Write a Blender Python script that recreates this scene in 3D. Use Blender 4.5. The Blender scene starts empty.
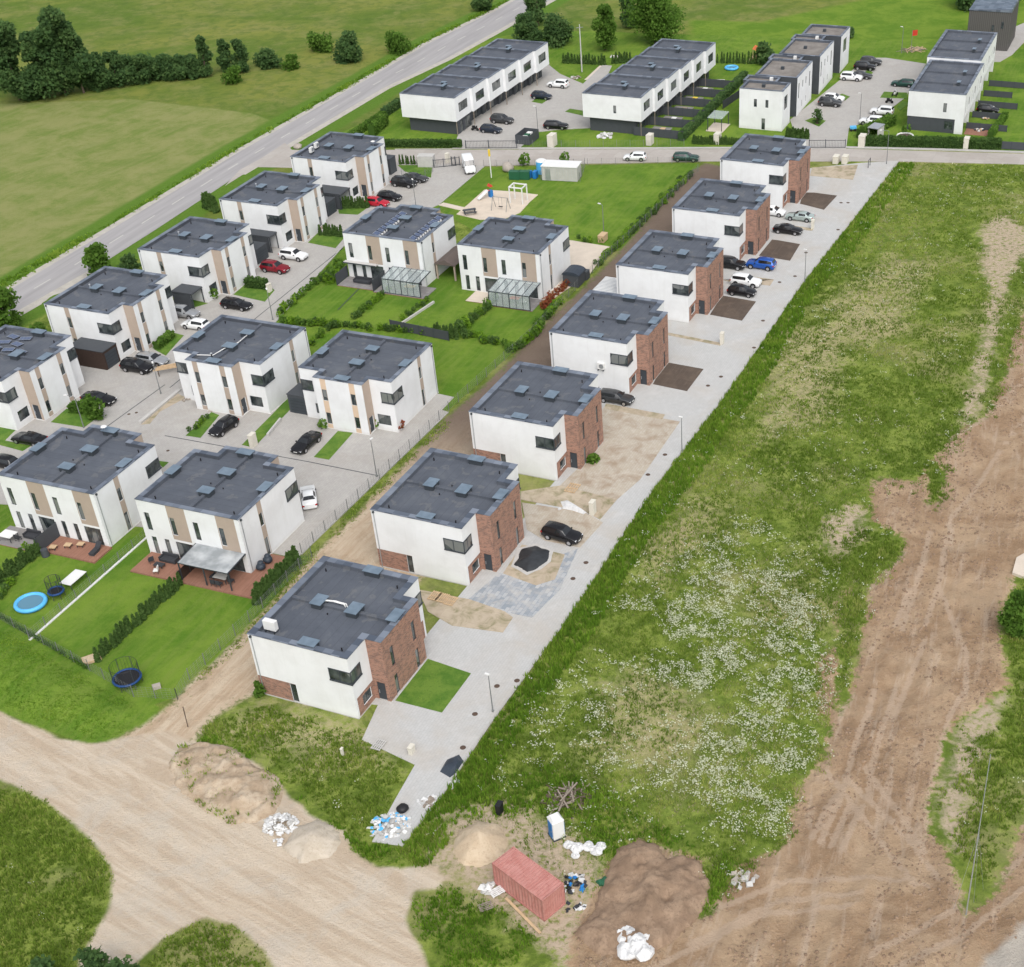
import bpy, math, random
import numpy as np
from mathutils import Vector, Matrix
random.seed(7); rng = np.random.default_rng(7)
PI = math.pi; R = math.radians
S = bpy.context.scene; C = S.collection

# ---------------------------------------------------------------- camera numbers (surveyed from the photograph)
CF, CPITCH, CROLL, CH = 1374.95, 0.629858, -0.0396823, 89.526
CCX, CCY = 637.13, 566.37
TB, TW = 1.163954, 1.187295           # headings of the two street grids
def at(px, py, z=0.0):
    """ground (or height z) point, in metres, of a spot on the survey photograph"""
    a, b = px-CCX, py-CCY; c, s = math.cos(CROLL), math.sin(CROLL)
    u, v = a*c+b*s, -a*s+b*c
    cp, sp = math.cos(CPITCH), math.sin(CPITCH); dy = -v/CF
    wy, wz = cp+dy*sp, -sp+dy*cp
    t = (z-CH)/wz
    return (u/CF*t, wy*t)
def ats(pts, z=0.0): return [at(x, y, z) for x, y in pts]

cam = bpy.data.cameras.new('camera'); camo = bpy.data.objects.new('camera', cam); C.objects.link(camo)
cam.sensor_width = 36; cam.lens = 36*CF/1024; cam.clip_end = 6000; cam.clip_start = 1
cam.shift_x = (512-CCX)/1024; cam.shift_y = (CCY-483.5)/1024
camo.location = (0, 0, CH)
camo.rotation_euler = (Matrix.Rotation(PI/2-CPITCH, 3, 'X') @ Matrix.Rotation(CROLL, 3, 'Z')).to_euler()
S.camera = camo

# ---------------------------------------------------------------- light
SUN_EL, SUN_AZ = R(52), R(283)        # azimuth of the direction towards the sun, counter-clockwise from +X
w = bpy.data.worlds.new('World'); S.world = w; w.use_nodes = True
nt = w.node_tree; bg = nt.nodes['Background']
sky = nt.nodes.new('ShaderNodeTexSky'); sky.sky_type = 'NISHITA'; sky.sun_disc = False
sky.sun_elevation = SUN_EL; sky.sun_rotation = PI/2-SUN_AZ
sky.air_density = 1.0; sky.dust_density = 4.0; sky.ozone_density = 1.0
hs = nt.nodes.new('ShaderNodeHueSaturation'); hs.inputs['Saturation'].default_value = 0.32
nt.links.new(sky.outputs[0], hs.inputs['Color']); nt.links.new(hs.outputs[0], bg.inputs[0]); bg.inputs[1].default_value = 0.15
sl = bpy.data.lights.new('sun', 'SUN'); sl.energy = 0.75; sl.angle = R(60); sl.color = (1, 0.985, 0.96)
so = bpy.data.objects.new('sun', sl); C.objects.link(so)
d = Vector((math.cos(SUN_EL)*math.cos(SUN_AZ), math.cos(SUN_EL)*math.sin(SUN_AZ), math.sin(SUN_EL)))
so.rotation_euler = d.to_track_quat('Z', 'Y').to_euler(); so.location = (0, 100, 150)
S.view_settings.view_transform = 'Standard'; S.view_settings.look = 'None'; S.view_settings.gamma = 1
S.view_settings.exposure = 0.54
S.render.engine = 'CYCLES'; S.cycles.max_bounces = 5

# ---------------------------------------------------------------- material helpers
class NT:
    def __init__(s, name):
        s.m = bpy.data.materials.new(name); s.m.use_nodes = True; s.t = s.m.node_tree
        s.b = s.t.nodes['Principled BSDF']; s.b.inputs['Roughness'].default_value = .85
        s.b.inputs['Specular IOR Level'].default_value = .25
    def n(s, typ, **kw):
        n = s.t.nodes.new('ShaderNode'+typ)
        for k, v in kw.items(): setattr(n, k, v)
        return n
    def l(s, a, b): s.t.links.new(a, b)
    def val(s, sock, v):
        if isinstance(v, (int, float)): sock.default_value = v
        elif isinstance(v, tuple): sock.default_value = (*v, 1) if len(v) == 3 and sock.type == 'RGBA' else v
        else: s.l(v, sock)
    def coord(s, kind='Object'): return s.n('TexCoord').outputs[kind]
    def geo(s): return s.n('NewGeometry').outputs['Position']
    def mapp(s, vec, scale=(1, 1, 1), rot=0):
        if rot: m = s.n('Mapping'); s.l(vec, m.inputs['Vector']); m.inputs['Rotation'].default_value = (0, 0, rot); vec = m.outputs[0]
        m = s.n('Mapping'); s.l(vec, m.inputs['Vector']); m.inputs['Scale'].default_value = scale; return m.outputs[0]
    def noise(s, vec, scale, detail=3, rough=.55, dist=0):
        n = s.n('TexNoise'); s.l(vec, n.inputs['Vector']); n.inputs['Scale'].default_value = scale
        n.inputs['Detail'].default_value = detail; n.inputs['Roughness'].default_value = rough
        n.inputs['Distortion'].default_value = dist; return n.outputs['Fac']
    def attr(s, name): return s.n('Attribute', attribute_name=name).outputs['Fac']
    def math(s, op, a, b=0.0, c=0.0):
        n = s.n('Math', operation=op); s.val(n.inputs[0], a); s.val(n.inputs[1], b); s.val(n.inputs[2], c); return n.outputs[0]
    def ss(s, x, a, b):
        n = s.n('MapRange', interpolation_type='SMOOTHSTEP'); s.val(n.inputs['Value'], x)
        n.inputs['From Min'].default_value = a; n.inputs['From Max'].default_value = b; return n.outputs[0]
    def mix(s, f, a, b, bt='MIX'):
        n = s.n('Mix', data_type='RGBA', blend_type=bt)
        s.val(n.inputs[0], f); s.val(n.inputs[6], a); s.val(n.inputs[7], b); return n.outputs[2]
    def ramp(s, f, stops):
        n = s.n('ValToRGB'); s.l(f, n.inputs[0]); e = n.color_ramp.elements
        while len(e) < len(stops): e.new(.5)
        for i, (p, c) in enumerate(stops): e[i].position = p; e[i].color = (*c, 1)
        return n.outputs[0]
    def col(s, c): s.val(s.b.inputs['Base Color'], c)
    def bump(s, h, st=.3, dist=.05):
        b = s.n('Bump'); b.inputs['Strength'].default_value = st; b.inputs['Distance'].default_value = dist
        s.l(h, b.inputs['Height']); s.l(b.outputs[0], s.b.inputs['Normal'])

def mat(name, col, rough=.8, metal=0, var=.12, scale=1.2, spec=.3, world=False):
    t = NT(name); v = t.geo() if world else t.coord()
    f = t.noise(v, scale, 4, .6)
    f2 = t.noise(v, scale*9, 3, .6)
    f = t.math('ADD', t.math('MULTIPLY', f, .65), t.math('MULTIPLY', f2, .35))
    t.col(t.ramp(f, [(.3, tuple(c*(1-var) for c in col)), (.7, tuple(min(.95, c*(1+var)) for c in col))]))
    t.b.inputs['Roughness'].default_value = rough; t.b.inputs['Metallic'].default_value = metal
    t.b.inputs['Specular IOR Level'].default_value = spec
    return t.m
M = {}
t = NT('white_render'); gp = t.geo(); sx = t.n('SeparateXYZ'); t.l(gp, sx.inputs[0])
f = t.noise(gp, .3, 5, .65, .3); s_ = t.noise(t.mapp(gp, (1.6, 1.6, .10)), 1.3, 4, .7); 
c = t.mix(t.ss(f, .35, .7), (.75, .76, .765), (.68, .685, .685)); c = t.mix(t.math('MULTIPLY', t.ss(s_, .5, .75), .22), c, (.60, .60, .58))
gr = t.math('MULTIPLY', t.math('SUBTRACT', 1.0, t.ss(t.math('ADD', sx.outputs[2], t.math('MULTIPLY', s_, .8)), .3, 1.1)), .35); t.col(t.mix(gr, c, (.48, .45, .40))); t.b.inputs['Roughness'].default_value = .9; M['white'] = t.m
M['beige'] = mat('beige_panel', (.40, .325, .265), .8, var=.06)
M['cream'] = mat('cream_panel', (.62, .47, .34), .8, var=.06)
M['frame'] = mat('anthracite_frame', (.045, .053, .062), .5)
M['anth'] = mat('anthracite_cladding', (.06, .066, .074), .65, var=.1)
M['black'] = mat('black_plastic', (.015, .015, .017), .5)
M['dark'] = mat('dark_opening', (.02, .02, .022), .8)
M['darkwood'] = mat('dark_stained_wood', (.045, .028, .022), .7, var=.25, scale=4)
M['concrete'] = mat('concrete', (.45, .44, .42), .9, var=.12)
M['whitep'] = mat('white_plastic', (.68, .68, .665), .45, var=.04)
M['creamp'] = mat('cream_cabinet', (.60, .57, .49), .6, var=.08)
M['metal'] = mat('galvanised_steel', (.42, .44, .46), .4, .6)
M['pole'] = mat('grey_pole', (.22, .23, .23), .5, .3)
M['blue'] = mat('blue_plastic', (.02, .17, .45), .45)
M['ltblue'] = mat('light_blue_plastic', (.10, .42, .75), .4)
M['wood'] = mat('pale_timber', (.50, .36, .22), .8, var=.2, scale=3)
M['oldwood'] = mat('weathered_wood', (.25, .21, .17), .9, var=.3, scale=3)
M['red'] = mat('red_plastic', (.5, .05, .03), .4)
M['orange'] = mat('orange_cloth', (.6, .16, .06), .7)
M['yellow'] = mat('yellow_plastic', (.7, .5, .05), .5)
M['green'] = mat('green_plastic', (.02, .10, .05), .5)
M['tarp'] = mat('dark_blue_tarpaulin', (.035, .045, .06), .45, var=.3)
M['sack'] = mat('white_sack_cloth', (.58, .58, .575), .7, var=.22, scale=3)
M['padblue'] = mat('dark_blue_pad', (.012, .05, .16), .5)
M['stone'] = mat('boulder_stone', (.36, .32, .28), .9, var=.25)
M['dark_fabric'] = mat('charcoal_fabric', (.04, .042, .048), .9, var=.2)
M['tyre'] = mat('tyre_rubber', (.015, .015, .016), .8)
M['rim'] = mat('alloy_rim', (.5, .5, .52), .3, .8)
M['lampred'] = mat('tail_lamp', (.35, .01, .01), .2)
M['lampw'] = mat('head_lamp', (.75, .77, .8), .15)
M['rust'] = mat('rusty_manhole', (.09, .06, .045), .8, var=.3)
M['panel_solar'] = mat('solar_cell', (.10, .13, .21), .12, .3, var=.3, scale=3)
M['brown_roof'] = mat('brown_roof_felt', (.12, .095, .085), .9, var=.1)

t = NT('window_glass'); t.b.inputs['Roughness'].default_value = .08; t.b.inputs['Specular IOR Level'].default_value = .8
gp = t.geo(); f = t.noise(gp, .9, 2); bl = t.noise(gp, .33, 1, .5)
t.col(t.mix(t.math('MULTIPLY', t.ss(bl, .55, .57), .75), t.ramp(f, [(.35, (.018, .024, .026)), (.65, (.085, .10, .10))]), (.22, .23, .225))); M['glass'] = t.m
t = NT('car_glass'); t.b.inputs['Roughness'].default_value = .06; t.b.inputs['Specular IOR Level'].default_value = .8
t.col((.012, .014, .016)); M['cglass'] = t.m
t = NT('clear_roof_glass'); t.b.inputs['Roughness'].default_value = .1; t.col((.55, .62, .62)); t.b.inputs['Alpha'].default_value = .32; t.b.inputs['Specular IOR Level'].default_value = .7; M['clear'] = t.m
t = NT('frosted_awning_sheet'); t.b.inputs['Roughness'].default_value = .2
v = t.coord(); f = t.noise(v, .5, 3); t.col(t.ramp(f, [(.35, (.26, .28, .29)), (.65, (.5, .52, .53))])); t.b.inputs['Alpha'].default_value = .93; M['awning'] = t.m

# brick: object coordinates, x+y runs along every wall
t = NT('clinker_brick'); v = t.coord(); sx = t.n('SeparateXYZ'); t.l(v, sx.inputs[0])
cx = t.n('CombineXYZ'); t.l(t.math('ADD', sx.outputs[0], sx.outputs[1]), cx.inputs[0]); t.l(sx.outputs[2], cx.inputs[1])
bk = t.n('TexBrick'); t.l(cx.outputs[0], bk.inputs['Vector']); bk.inputs['Scale'].default_value = 1
bk.inputs['Brick Width'].default_value = .36; bk.inputs['Row Height'].default_value = .13; bk.inputs['Mortar Size'].default_value = .012
bk.inputs['Color1'].default_value = (.35, .18, .125, 1); bk.inputs['Color2'].default_value = (.14, .075, .062, 1); bk.inputs['Mortar'].default_value = (.3, .25, .21, 1)
bk.inputs['Bias'].default_value = -.1
f = t.noise(cx.outputs[0], 1.6, 4, .7)
t.col(t.mix(t.ss(f, .45, .7), bk.outputs[0], (.36, .205, .15))); t.bump(bk.outputs[1], -.4, .02); M['brick'] = t.m

# bitumen roof
t = NT('bitumen_roof'); v = t.coord(); gp = t.geo()
f = t.noise(gp, .28, 5, .65, .6); g = t.noise(v, 7, 3, .7); pd = t.noise(gp, .55, 3, .5, .2)
c = t.ramp(f, [(.28, (.062, .073, .094)), (.55, (.085, .097, .12)), (.78, (.125, .135, .15))])
rg = t.math('MULTIPLY', t.ss(pd, .60, .63), t.math('SUBTRACT', 1.0, t.ss(pd, .66, .72))); c = t.mix(t.math('MULTIPLY', rg, .28), c, (.19, .185, .175))
br = t.n('TexBrick'); t.l(v, br.inputs['Vector']); br.inputs['Scale'].default_value = 1; br.offset = 0
br.inputs['Brick Width'].default_value = 30; br.inputs['Row Height'].default_value = 1.0; br.inputs['Mortar Size'].default_value = .02
br.inputs['Color1'].default_value = (.92, .92, .92, 1); br.inputs['Color2'].default_value = (1, 1, 1, 1); br.inputs['Mortar'].default_value = (.66, .66, .66, 1)
c = t.mix(1, c, br.outputs[0], 'MULTIPLY')
t.col(t.mix(t.math('MULTIPLY', g, .25), c, (.16, .165, .175))); M['roof'] = t.m
t = NT('gravelled_roof'); v = t.coord(); f = t.noise(v, .6, 4, .6); t.col(t.ramp(f, [(.3, (.15, .135, .12)), (.7, (.24, .22, .2))])); M['roof2'] = t.m
# metal coping in short folded sheets
t = NT('blue_grey_coping'); v = t.coord(); sn = t.n('VectorMath', operation='FLOOR')
t.l(t.mapp(v, (1.05, 1.05, 0)), sn.inputs[0]); wn = t.n('TexWhiteNoise'); t.l(sn.outputs[0], wn.inputs['Vector'])
t.col(t.ramp(wn.outputs['Value'], [(0, (.075, .092, .122)), (1, (.22, .25, .30))])); t.b.inputs['Roughness'].default_value = .45; t.b.inputs['Metallic'].default_value = .25; M['coping'] = t.m
t = NT('chimney_cap_metal'); f = t.noise(t.coord(), 1, 3); t.col(t.ramp(f, [(.3, (.14, .19, .24)), (.7, (.2, .26, .32))])); t.b.inputs['Roughness'].default_value = .4; t.b.inputs['Metallic'].default_value = .25; M['cap'] = t.m

def paver(name, c1, c2, bw=.9, rh=.45, stain=(.3, .27, .23), st=.35, rot=TW, ns=.12):
    t = NT(name); v = t.geo(); vm = t.mapp(v, (1, 1, 1), -rot)
    b = t.n('TexBrick'); t.l(vm, b.inputs['Vector']); b.inputs['Scale'].default_value = 1
    b.inputs['Brick Width'].default_value = bw; b.inputs['Row Height'].default_value = rh; b.inputs['Mortar Size'].default_value = .02
    b.inputs['Color1'].default_value = (*c1, 1); b.inputs['Color2'].default_value = (*c2, 1); b.inputs['Mortar'].default_value = (*[x*.88 for x in c1], 1)
    f = t.noise(v, ns, 6, .65, .6); f2 = t.noise(v, 1.7, 4, .7); f3 = t.noise(v, .35, 5, .7)
    c = t.mix(t.math('MULTIPLY', t.ss(f, .42, .72), st), b.outputs[0], stain)
    c = t.mix(t.math('MULTIPLY', t.ss(f2, .45, .75), .25), c, tuple(x*.7 for x in c1))
    c = t.mix(t.math('MULTIPLY', t.ss(f3, .5, .7), .3), c, tuple(min(.9, x*1.2) for x in c2))
    t.col(c); return t.m
M['paver'] = paver('grey_block_paving', (.37, .355, .335), (.40, .385, .36), .6, .3)
M['paver_new'] = paver('new_block_paving', (.43, .43, .42), (.455, .455, .445), .6, .3, stain=(.41, .36, .30), st=.5, rot=TB)
M['paver_blue'] = paver('wet_looking_pavers', (.24, .27, .30), (.42, .43, .44), stain=(.42, .40, .37), st=.9, rot=TB, ns=.7)
M['side_street'] = paver('worn_street_surface', (.36, .33, .30), (.40, .37, .34), 3, 3, rot=TW)
M['sandy'] = paver('sand_covered_paving', (.41, .36, .29), (.45, .405, .34), .6, .3, stain=(.29, .22, .155), st=.9, rot=TB, ns=.45)
M['tanbed'] = paver('bare_sand_bed', (.40, .33, .25), (.44, .37, .28), 5, 5, stain=(.18, .17, .08), st=.95, rot=TB, ns=.6)
M['soilbed'] = paver('dark_topsoil_bed', (.085, .065, .052), (.10, .078, .062), 3, .3, stain=(.16, .12, .09), st=.5, rot=TB, ns=.5)
M['deck'] = paver('brown_deck_boards', (.25, .125, .085), (.30, .155, .11), 4, .16, stain=(.2, .13, .1), st=.3, rot=TW)
M['terrace'] = paver('grey_terrace_tiles', (.2, .19, .19), (.25, .24, .235), .6, .6, st=.2)
M['pale_slab'] = mat('pale_concrete_slab', (.55, .48, .40), .9, var=.1, scale=.6, world=True)

t = NT('road_asphalt'); v = t.geo(); vs = t.mapp(v, (1, .06, 1), -(TW+.02)+PI/2)
f = t.noise(vs, .8, 4, .6); f2 = t.noise(v, .25, 4, .6)
c = t.ramp(f, [(.3, (.27, .262, .265)), (.7, (.36, .35, .35))]); t.col(t.mix(t.math('MULTIPLY', f2, .3), c, (.30, .28, .26))); M['asphalt'] = t.m
M['shoulder'] = mat('road_shoulder', (.40, .375, .33), .95, var=.2, scale=.8, world=True)
M['marking'] = mat('road_paint', (.46, .445, .41), .8, var=.15, scale=2, world=True)
M['kerb'] = mat('kerb_stone', (.40, .39, .37), .9, var=.12, world=True)
M['sandpit'] = mat('sandpit_sand', (.56, .48, .39), .95, var=.12, scale=.5, world=True)

def foliage(name, a, b, c=None, tr=.42, soft=.55):
    t = NT(name); f = t.attr('tint'); c = c or b
    pos = t.noise(t.geo(), .5, 3, .6)
    f = t.math('ADD', t.math('MULTIPLY', f, .6), t.math('MULTIPLY', pos, .4))
    t.col(t.ramp(f, [(.15, a), (.55, b), (.85, c)])); t.b.inputs['Roughness'].default_value = .75
    t.b.inputs['Specular IOR Level'].default_value = .15
    gn_ = t.n('NewGeometry'); sc = t.n('VectorMath', operation='SCALE'); t.l(gn_.outputs['Normal'], sc.inputs[0]); sc.inputs['Scale'].default_value = soft
    ad = t.n('VectorMath', operation='ADD'); t.l(sc.outputs[0], ad.inputs[0]); ad.inputs[1].default_value = (0, 0, 1)
    no = t.n('VectorMath', operation='NORMALIZE'); t.l(ad.outputs[0], no.inputs[0]); t.l(no.outputs[0], t.b.inputs['Normal'])
    tl = t.n('BsdfTranslucent'); mx = t.n('MixShader'); mx.inputs[0].default_value = tr
    out = t.t.nodes['Material Output']; cs = t.b.inputs['Base Color'].links[0].from_socket
    t.l(t.mix(1.0, cs, cs, 'ADD'), tl.inputs['Color']); t.l(t.b.outputs[0], mx.inputs[1]); t.l(tl.outputs[0], mx.inputs[2]); t.l(mx.outputs[0], out.inputs[0])
    return t.m
M['grass'] = foliage('meadow_grass', (.095, .16, .016), (.195, .285, .038), (.40, .42, .12), soft=.35)
M['lushgrass'] = foliage('lush_grass', (.07, .155, .01), (.15, .275, .022), (.27, .38, .05), soft=.35)
M['strawgrass'] = foliage('dry_grass', (.30, .275, .15), (.40, .36, .22), (.48, .44, .30), soft=.3)
M['flower'] = foliage('white_umbels', (.40, .42, .28), (.53, .54, .42), (.68, .69, .60))
M['leaf'] = foliage('tree_leaves', (.045, .10, .014), (.09, .175, .024), (.16, .26, .05), soft=.8)
M['darkleaf'] = foliage('dark_tree_leaves', (.04, .085, .03), (.075, .14, .042), (.13, .20, .065), soft=.8)
M['thuja'] = foliage('thuja_foliage', (.04, .085, .02), (.07, .13, .03), (.11, .18, .05), soft=.8)
M['redleaf'] = foliage('red_shrub_leaves', (.16, .03, .02), (.25, .07, .035), (.2, .16, .05))
M['bark'] = mat('bark', (.10, .075, .055), .95, var=.25, scale=3)

# ---------------------------------------------------------------- object helpers
def tag(o, label=None, cat=None, group=None, kind=None):
    if label: o['label'] = label
    if cat: o['category'] = cat
    if group: o['group'] = group
    if kind: o['kind'] = kind
    return o
def empty(name, loc=(0, 0, 0), rz=0, label=None, cat=None, group=None):
    o = bpy.data.objects.new(name, None); C.objects.link(o); o.empty_display_size = .3
    o.location = loc if len(loc) == 3 else (*loc, 0); o.rotation_euler = (0, 0, rz)
    return tag(o, label, cat, group)
KIDS = {}
def link(o, parent):
    C.objects.link(o)
    if parent: o.parent = parent; KIDS.setdefault(parent.name, []).append(o)
    return o
class MB:
    def __init__(s): s.v = []; s.f = []; s.mi = []; s.cur = 0
    def face(s, pts):
        i = len(s.v); s.v += [tuple(p) for p in pts]; s.f.append(tuple(range(i, i+len(pts)))); s.mi.append(s.cur); return s
    def box(s, x0, x1, y0, y1, z0, z1, rz=0, c=None):
        P = [(x0, y0, z0), (x1, y0, z0), (x1, y1, z0), (x0, y1, z0), (x0, y0, z1), (x1, y0, z1), (x1, y1, z1), (x0, y1, z1)]
        if rz:
            cx, cy = c or ((x0+x1)/2, (y0+y1)/2); k, q = math.cos(rz), math.sin(rz)
            P = [(cx+(x-cx)*k-(y-cy)*q, cy+(x-cx)*q+(y-cy)*k, z) for x, y, z in P]
        return s.hexa(P)
    def hexa(s, P):
        i = len(s.v); s.v += P
        for f in ((3, 2, 1, 0), (4, 5, 6, 7), (0, 1, 5, 4), (1, 2, 6, 5), (2, 3, 7, 6), (3, 0, 4, 7)):
            s.f.append(tuple(i+k for k in f)); s.mi.append(s.cur)
        return s
    def prism(s, pts, z0, z1):
        a = sum(x0*y1-x1*y0 for (x0, y0), (x1, y1) in zip(pts, pts[1:]+pts[:1]))
        if a < 0: pts = pts[::-1]
        n = len(pts); i = len(s.v); s.v += [(x, y, z0) for x, y in pts]+[(x, y, z1) for x, y in pts]
        s.f.append(tuple(i+n+k for k in range(n))); s.mi.append(s.cur)
        s.f.append(tuple(i+n-1-k for k in range(n))); s.mi.append(s.cur)
        for k in range(n):
            m = (k+1) % n; s.f.append((i+k, i+m, i+n+m, i+n+k)); s.mi.append(s.cur)
        return s
    def tube(s, p0, p1, r0, r1=None, n=8, cap=True):
        r1 = r0 if r1 is None else r1; p0 = Vector(p0); p1 = Vector(p1); d = (p1-p0).normalized()
        a = d.orthogonal().normalized(); b = d.cross(a); i = len(s.v)
        for p, r in ((p0, r0), (p1, r1)):
            for k in range(n):
                t = 2*PI*k/n; s.v.append(tuple(p+a*(r*math.cos(t))+b*(r*math.sin(t))))
        for k in range(n):
            m = (k+1) % n; s.f.append((i+k, i+m, i+n+m, i+n+k)); s.mi.append(s.cur)
        if cap:
            s.f.append(tuple(i+n+k for k in range(n))); s.f.append(tuple(i+n-1-k for k in range(n))); s.mi += [s.cur]*2
        return s
    def ball(s, c, r, sz=1, nu=10, nv=7, jit=0, half=False):
        i = len(s.v); rows = []
        for a in range(nv+1):
            ph = (PI/2 if half else PI)*a/nv
            row = []
            for b in range(nu):
                th = 2*PI*b/nu; rr = r*(1+random.uniform(-jit, jit))
                row.append(len(s.v)); s.v.append((c[0]+rr*math.sin(ph)*math.cos(th), c[1]+rr*math.sin(ph)*math.sin(th), c[2]+rr*sz*math.cos(ph)))
            rows.append(row)
        for a in range(nv):
            for b in range(nu):
                m = (b+1) % nu; s.f.append((rows[a][b], rows[a+1][b], rows[a+1][m], rows[a][m])); s.mi.append(s.cur)
        return s
    def torus(s, c, Rr, r, nu=20, nv=6):
        i = len(s.v)
        for a in range(nu):
            for b in range(nv):
                t, q = 2*PI*a/nu, 2*PI*b/nv; k = Rr+r*math.cos(q); s.v.append((c[0]+k*math.cos(t), c[1]+k*math.sin(t), c[2]+r*math.sin(q)))
        for a in range(nu):
            for b in range(nv):
                A, B = (a+1) % nu, (b+1) % nv; s.f.append((i+a*nv+b, i+A*nv+b, i+A*nv+B, i+a*nv+B)); s.mi.append(s.cur)
        return s
    def build(s, name, m, parent=None, smooth=False, loc=None, rz=0, bevel=0):
        me = bpy.data.meshes.new(name); me.from_pydata([tuple(map(float, p)) for p in s.v], [], s.f); me.update()
        ms = m if isinstance(m, (list, tuple)) else [m]
        for x in ms: me.materials.append(M[x] if isinstance(x, str) else x)
        if len(ms) > 1: me.polygons.foreach_set('material_index', s.mi)
        if smooth: me.polygons.foreach_set('use_smooth', [True]*len(me.polygons))
        o = bpy.data.objects.new(name, me); link(o, parent)
        if loc is not None: o.location = (*loc, 0) if len(loc) == 2 else loc; o.rotation_euler = (0, 0, rz)
        if bevel: b = o.modifiers.new('b', 'BEVEL'); b.width = bevel; b.segments = 2; b.limit_method = 'ANGLE'
        return o
def copy_tree(o, parent=None):
    c = o.copy(); link(c, parent)
    for ch in list(KIDS.get(o.name, [])): copy_tree(ch, c)
    return c
def place(o, loc, rz=0, label=None, group=None):
    o.location = (*loc, 0) if len(loc) == 2 else loc; o.rotation_euler = (0, 0, rz)
    if label: o['label'] = label
    if group: o['group'] = group
    return o
def sheet(name, pts, z, m, z0=-.3, px=True):
    P = ats(pts) if px else pts
    return tag(MB().prism(list(P), z0, z).build(name, m), kind='structure')

def npmesh(name, V, F, m, tint=None, parent=None, smooth=False):
    """V (n,3), F (k,3|4) -> mesh object, quick"""
    me = bpy.data.meshes.new(name); k = F.shape[1]
    me.vertices.add(len(V)); me.vertices.foreach_set('co', V.astype(np.float32).ravel())
    me.loops.add(F.size); me.loops.foreach_set('vertex_index', F.astype(np.int32).ravel())
    me.polygons.add(len(F)); me.polygons.foreach_set('loop_start', np.arange(0, F.size, k, dtype=np.int32))
    if smooth: me.polygons.foreach_set('use_smooth', np.ones(len(F), bool))
    me.update(calc_edges=True); me.validate()
    if tint is not None:
        a = me.attributes.new('tint', 'FLOAT', 'POINT'); a.data.foreach_set('value', tint.astype(np.float32))
    me.materials.append(M[m] if isinstance(m, str) else m)
    o = bpy.data.objects.new(name, me); link(o, parent); return o

def cards(P, size, up=.5, n_per=1, aspect=1.0, nrm=None):
    """leaf quads at points P (n,3): random orientation; up = bias of the normal to +z"""
    n = len(P); N = rng.normal(size=(n, 3)); N /= np.linalg.norm(N, axis=1)[:, None]
    if nrm is not None: N = N*.7+nrm
    N[:, 2] += up; N /= np.linalg.norm(N, axis=1)[:, None]
    A = np.cross(N, rng.normal(size=(n, 3))); A /= np.linalg.norm(A, axis=1)[:, None]; B = np.cross(N, A)
    s = (size*rng.uniform(.6, 1.4, n))[:, None]/2
    V = np.stack([P-A*s-B*s*aspect*.6, P+A*s*.8-B*s*aspect, P+A*s+B*s*aspect*.7, P-A*s*.7+B*s*aspect], 1).reshape(-1, 3)
    F = np.arange(4*n).reshape(-1, 4); return V, F

# value noise in numpy
def vnoise(x, y, seed=0):
    xi = np.floor(x).astype(np.int64); yi = np.floor(y).astype(np.int64); fx = x-xi; fy = y-yi
    def h(a, b):
        n = (a*374761393+b*668265263+seed*982451653) & 0x7fffffff; n = (n ^ (n >> 13))*1274126177 & 0x7fffffff
        return ((n ^ (n >> 16)) & 0xffff)/65535.0
    fx = fx*fx*(3-2*fx); fy = fy*fy*(3-2*fy)
    return (h(xi, yi)*(1-fx)+h(xi+1, yi)*fx)*(1-fy)+(h(xi, yi+1)*(1-fx)+h(xi+1, yi+1)*fx)*fy
def fbm(x, y, oct=4, seed=0):
    s = 0; a = .5; t = 0
    for o in range(oct): s = s+a*vnoise(x*2**o, y*2**o, seed+o); t += a; a *= .55
    return s/t
def sdf(X, Y, poly):
    """signed distance, + inside"""
    P = np.array(poly, float); n = len(P); d = np.full(X.shape, 1e9); ins = np.zeros(X.shape, bool)
    for i in range(n):
        ax, ay = P[i]; bx, by = P[(i+1) % n]; ex, ey = bx-ax, by-ay; L = ex*ex+ey*ey+1e-9
        t = np.clip(((X-ax)*ex+(Y-ay)*ey)/L, 0, 1); d = np.minimum(d, np.hypot(X-ax-t*ex, Y-ay-t*ey))
        if ay != by: ins ^= ((ay > Y) != (by > Y)) & (X < (bx-ax)*(Y-ay)/(by-ay)+ax)
    return np.where(ins, d, -d)

# house positions: name -> (x, y, heading)
HB = [(-29.93, 107.92), (-20.87, 128.79), (-11.74, 149.41), (-2.65, 169.95), (6.44, 190.67), (15.48, 211.42), (24.56, 232.33)]
HW = {1: (-83.3, 166.9, 0), 2: (-74.99, 185.8, 0), 3: (-66.71, 204.33, 0), 4: (-58.62, 223.99, 0), 5: (-50.35, 243.18, 0),
      6: (-51.96, 168.04, 1), 7: (-34.23, 161.81, 1), 8: (-64.7, 138.22, 2), 9: (-47.14, 131.86, 2), 10: (-35.18, 206.14, 2), 11: (-16.9, 199.77, 2)}
WANG = {0: TW, 1: TW-PI/2, 2: TW+PI/2}
def HL(k, x, y):
    cx, cy, r = HW[k]; a = WANG[r]; return (cx+x*math.cos(a)-y*math.sin(a), cy+x*math.sin(a)+y*math.cos(a))
def HBL(k, x, y):
    cx, cy = HB[k-1]; return (cx+x*math.cos(TB)-y*math.sin(TB), cy+x*math.sin(TB)+y*math.cos(TB))
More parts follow.
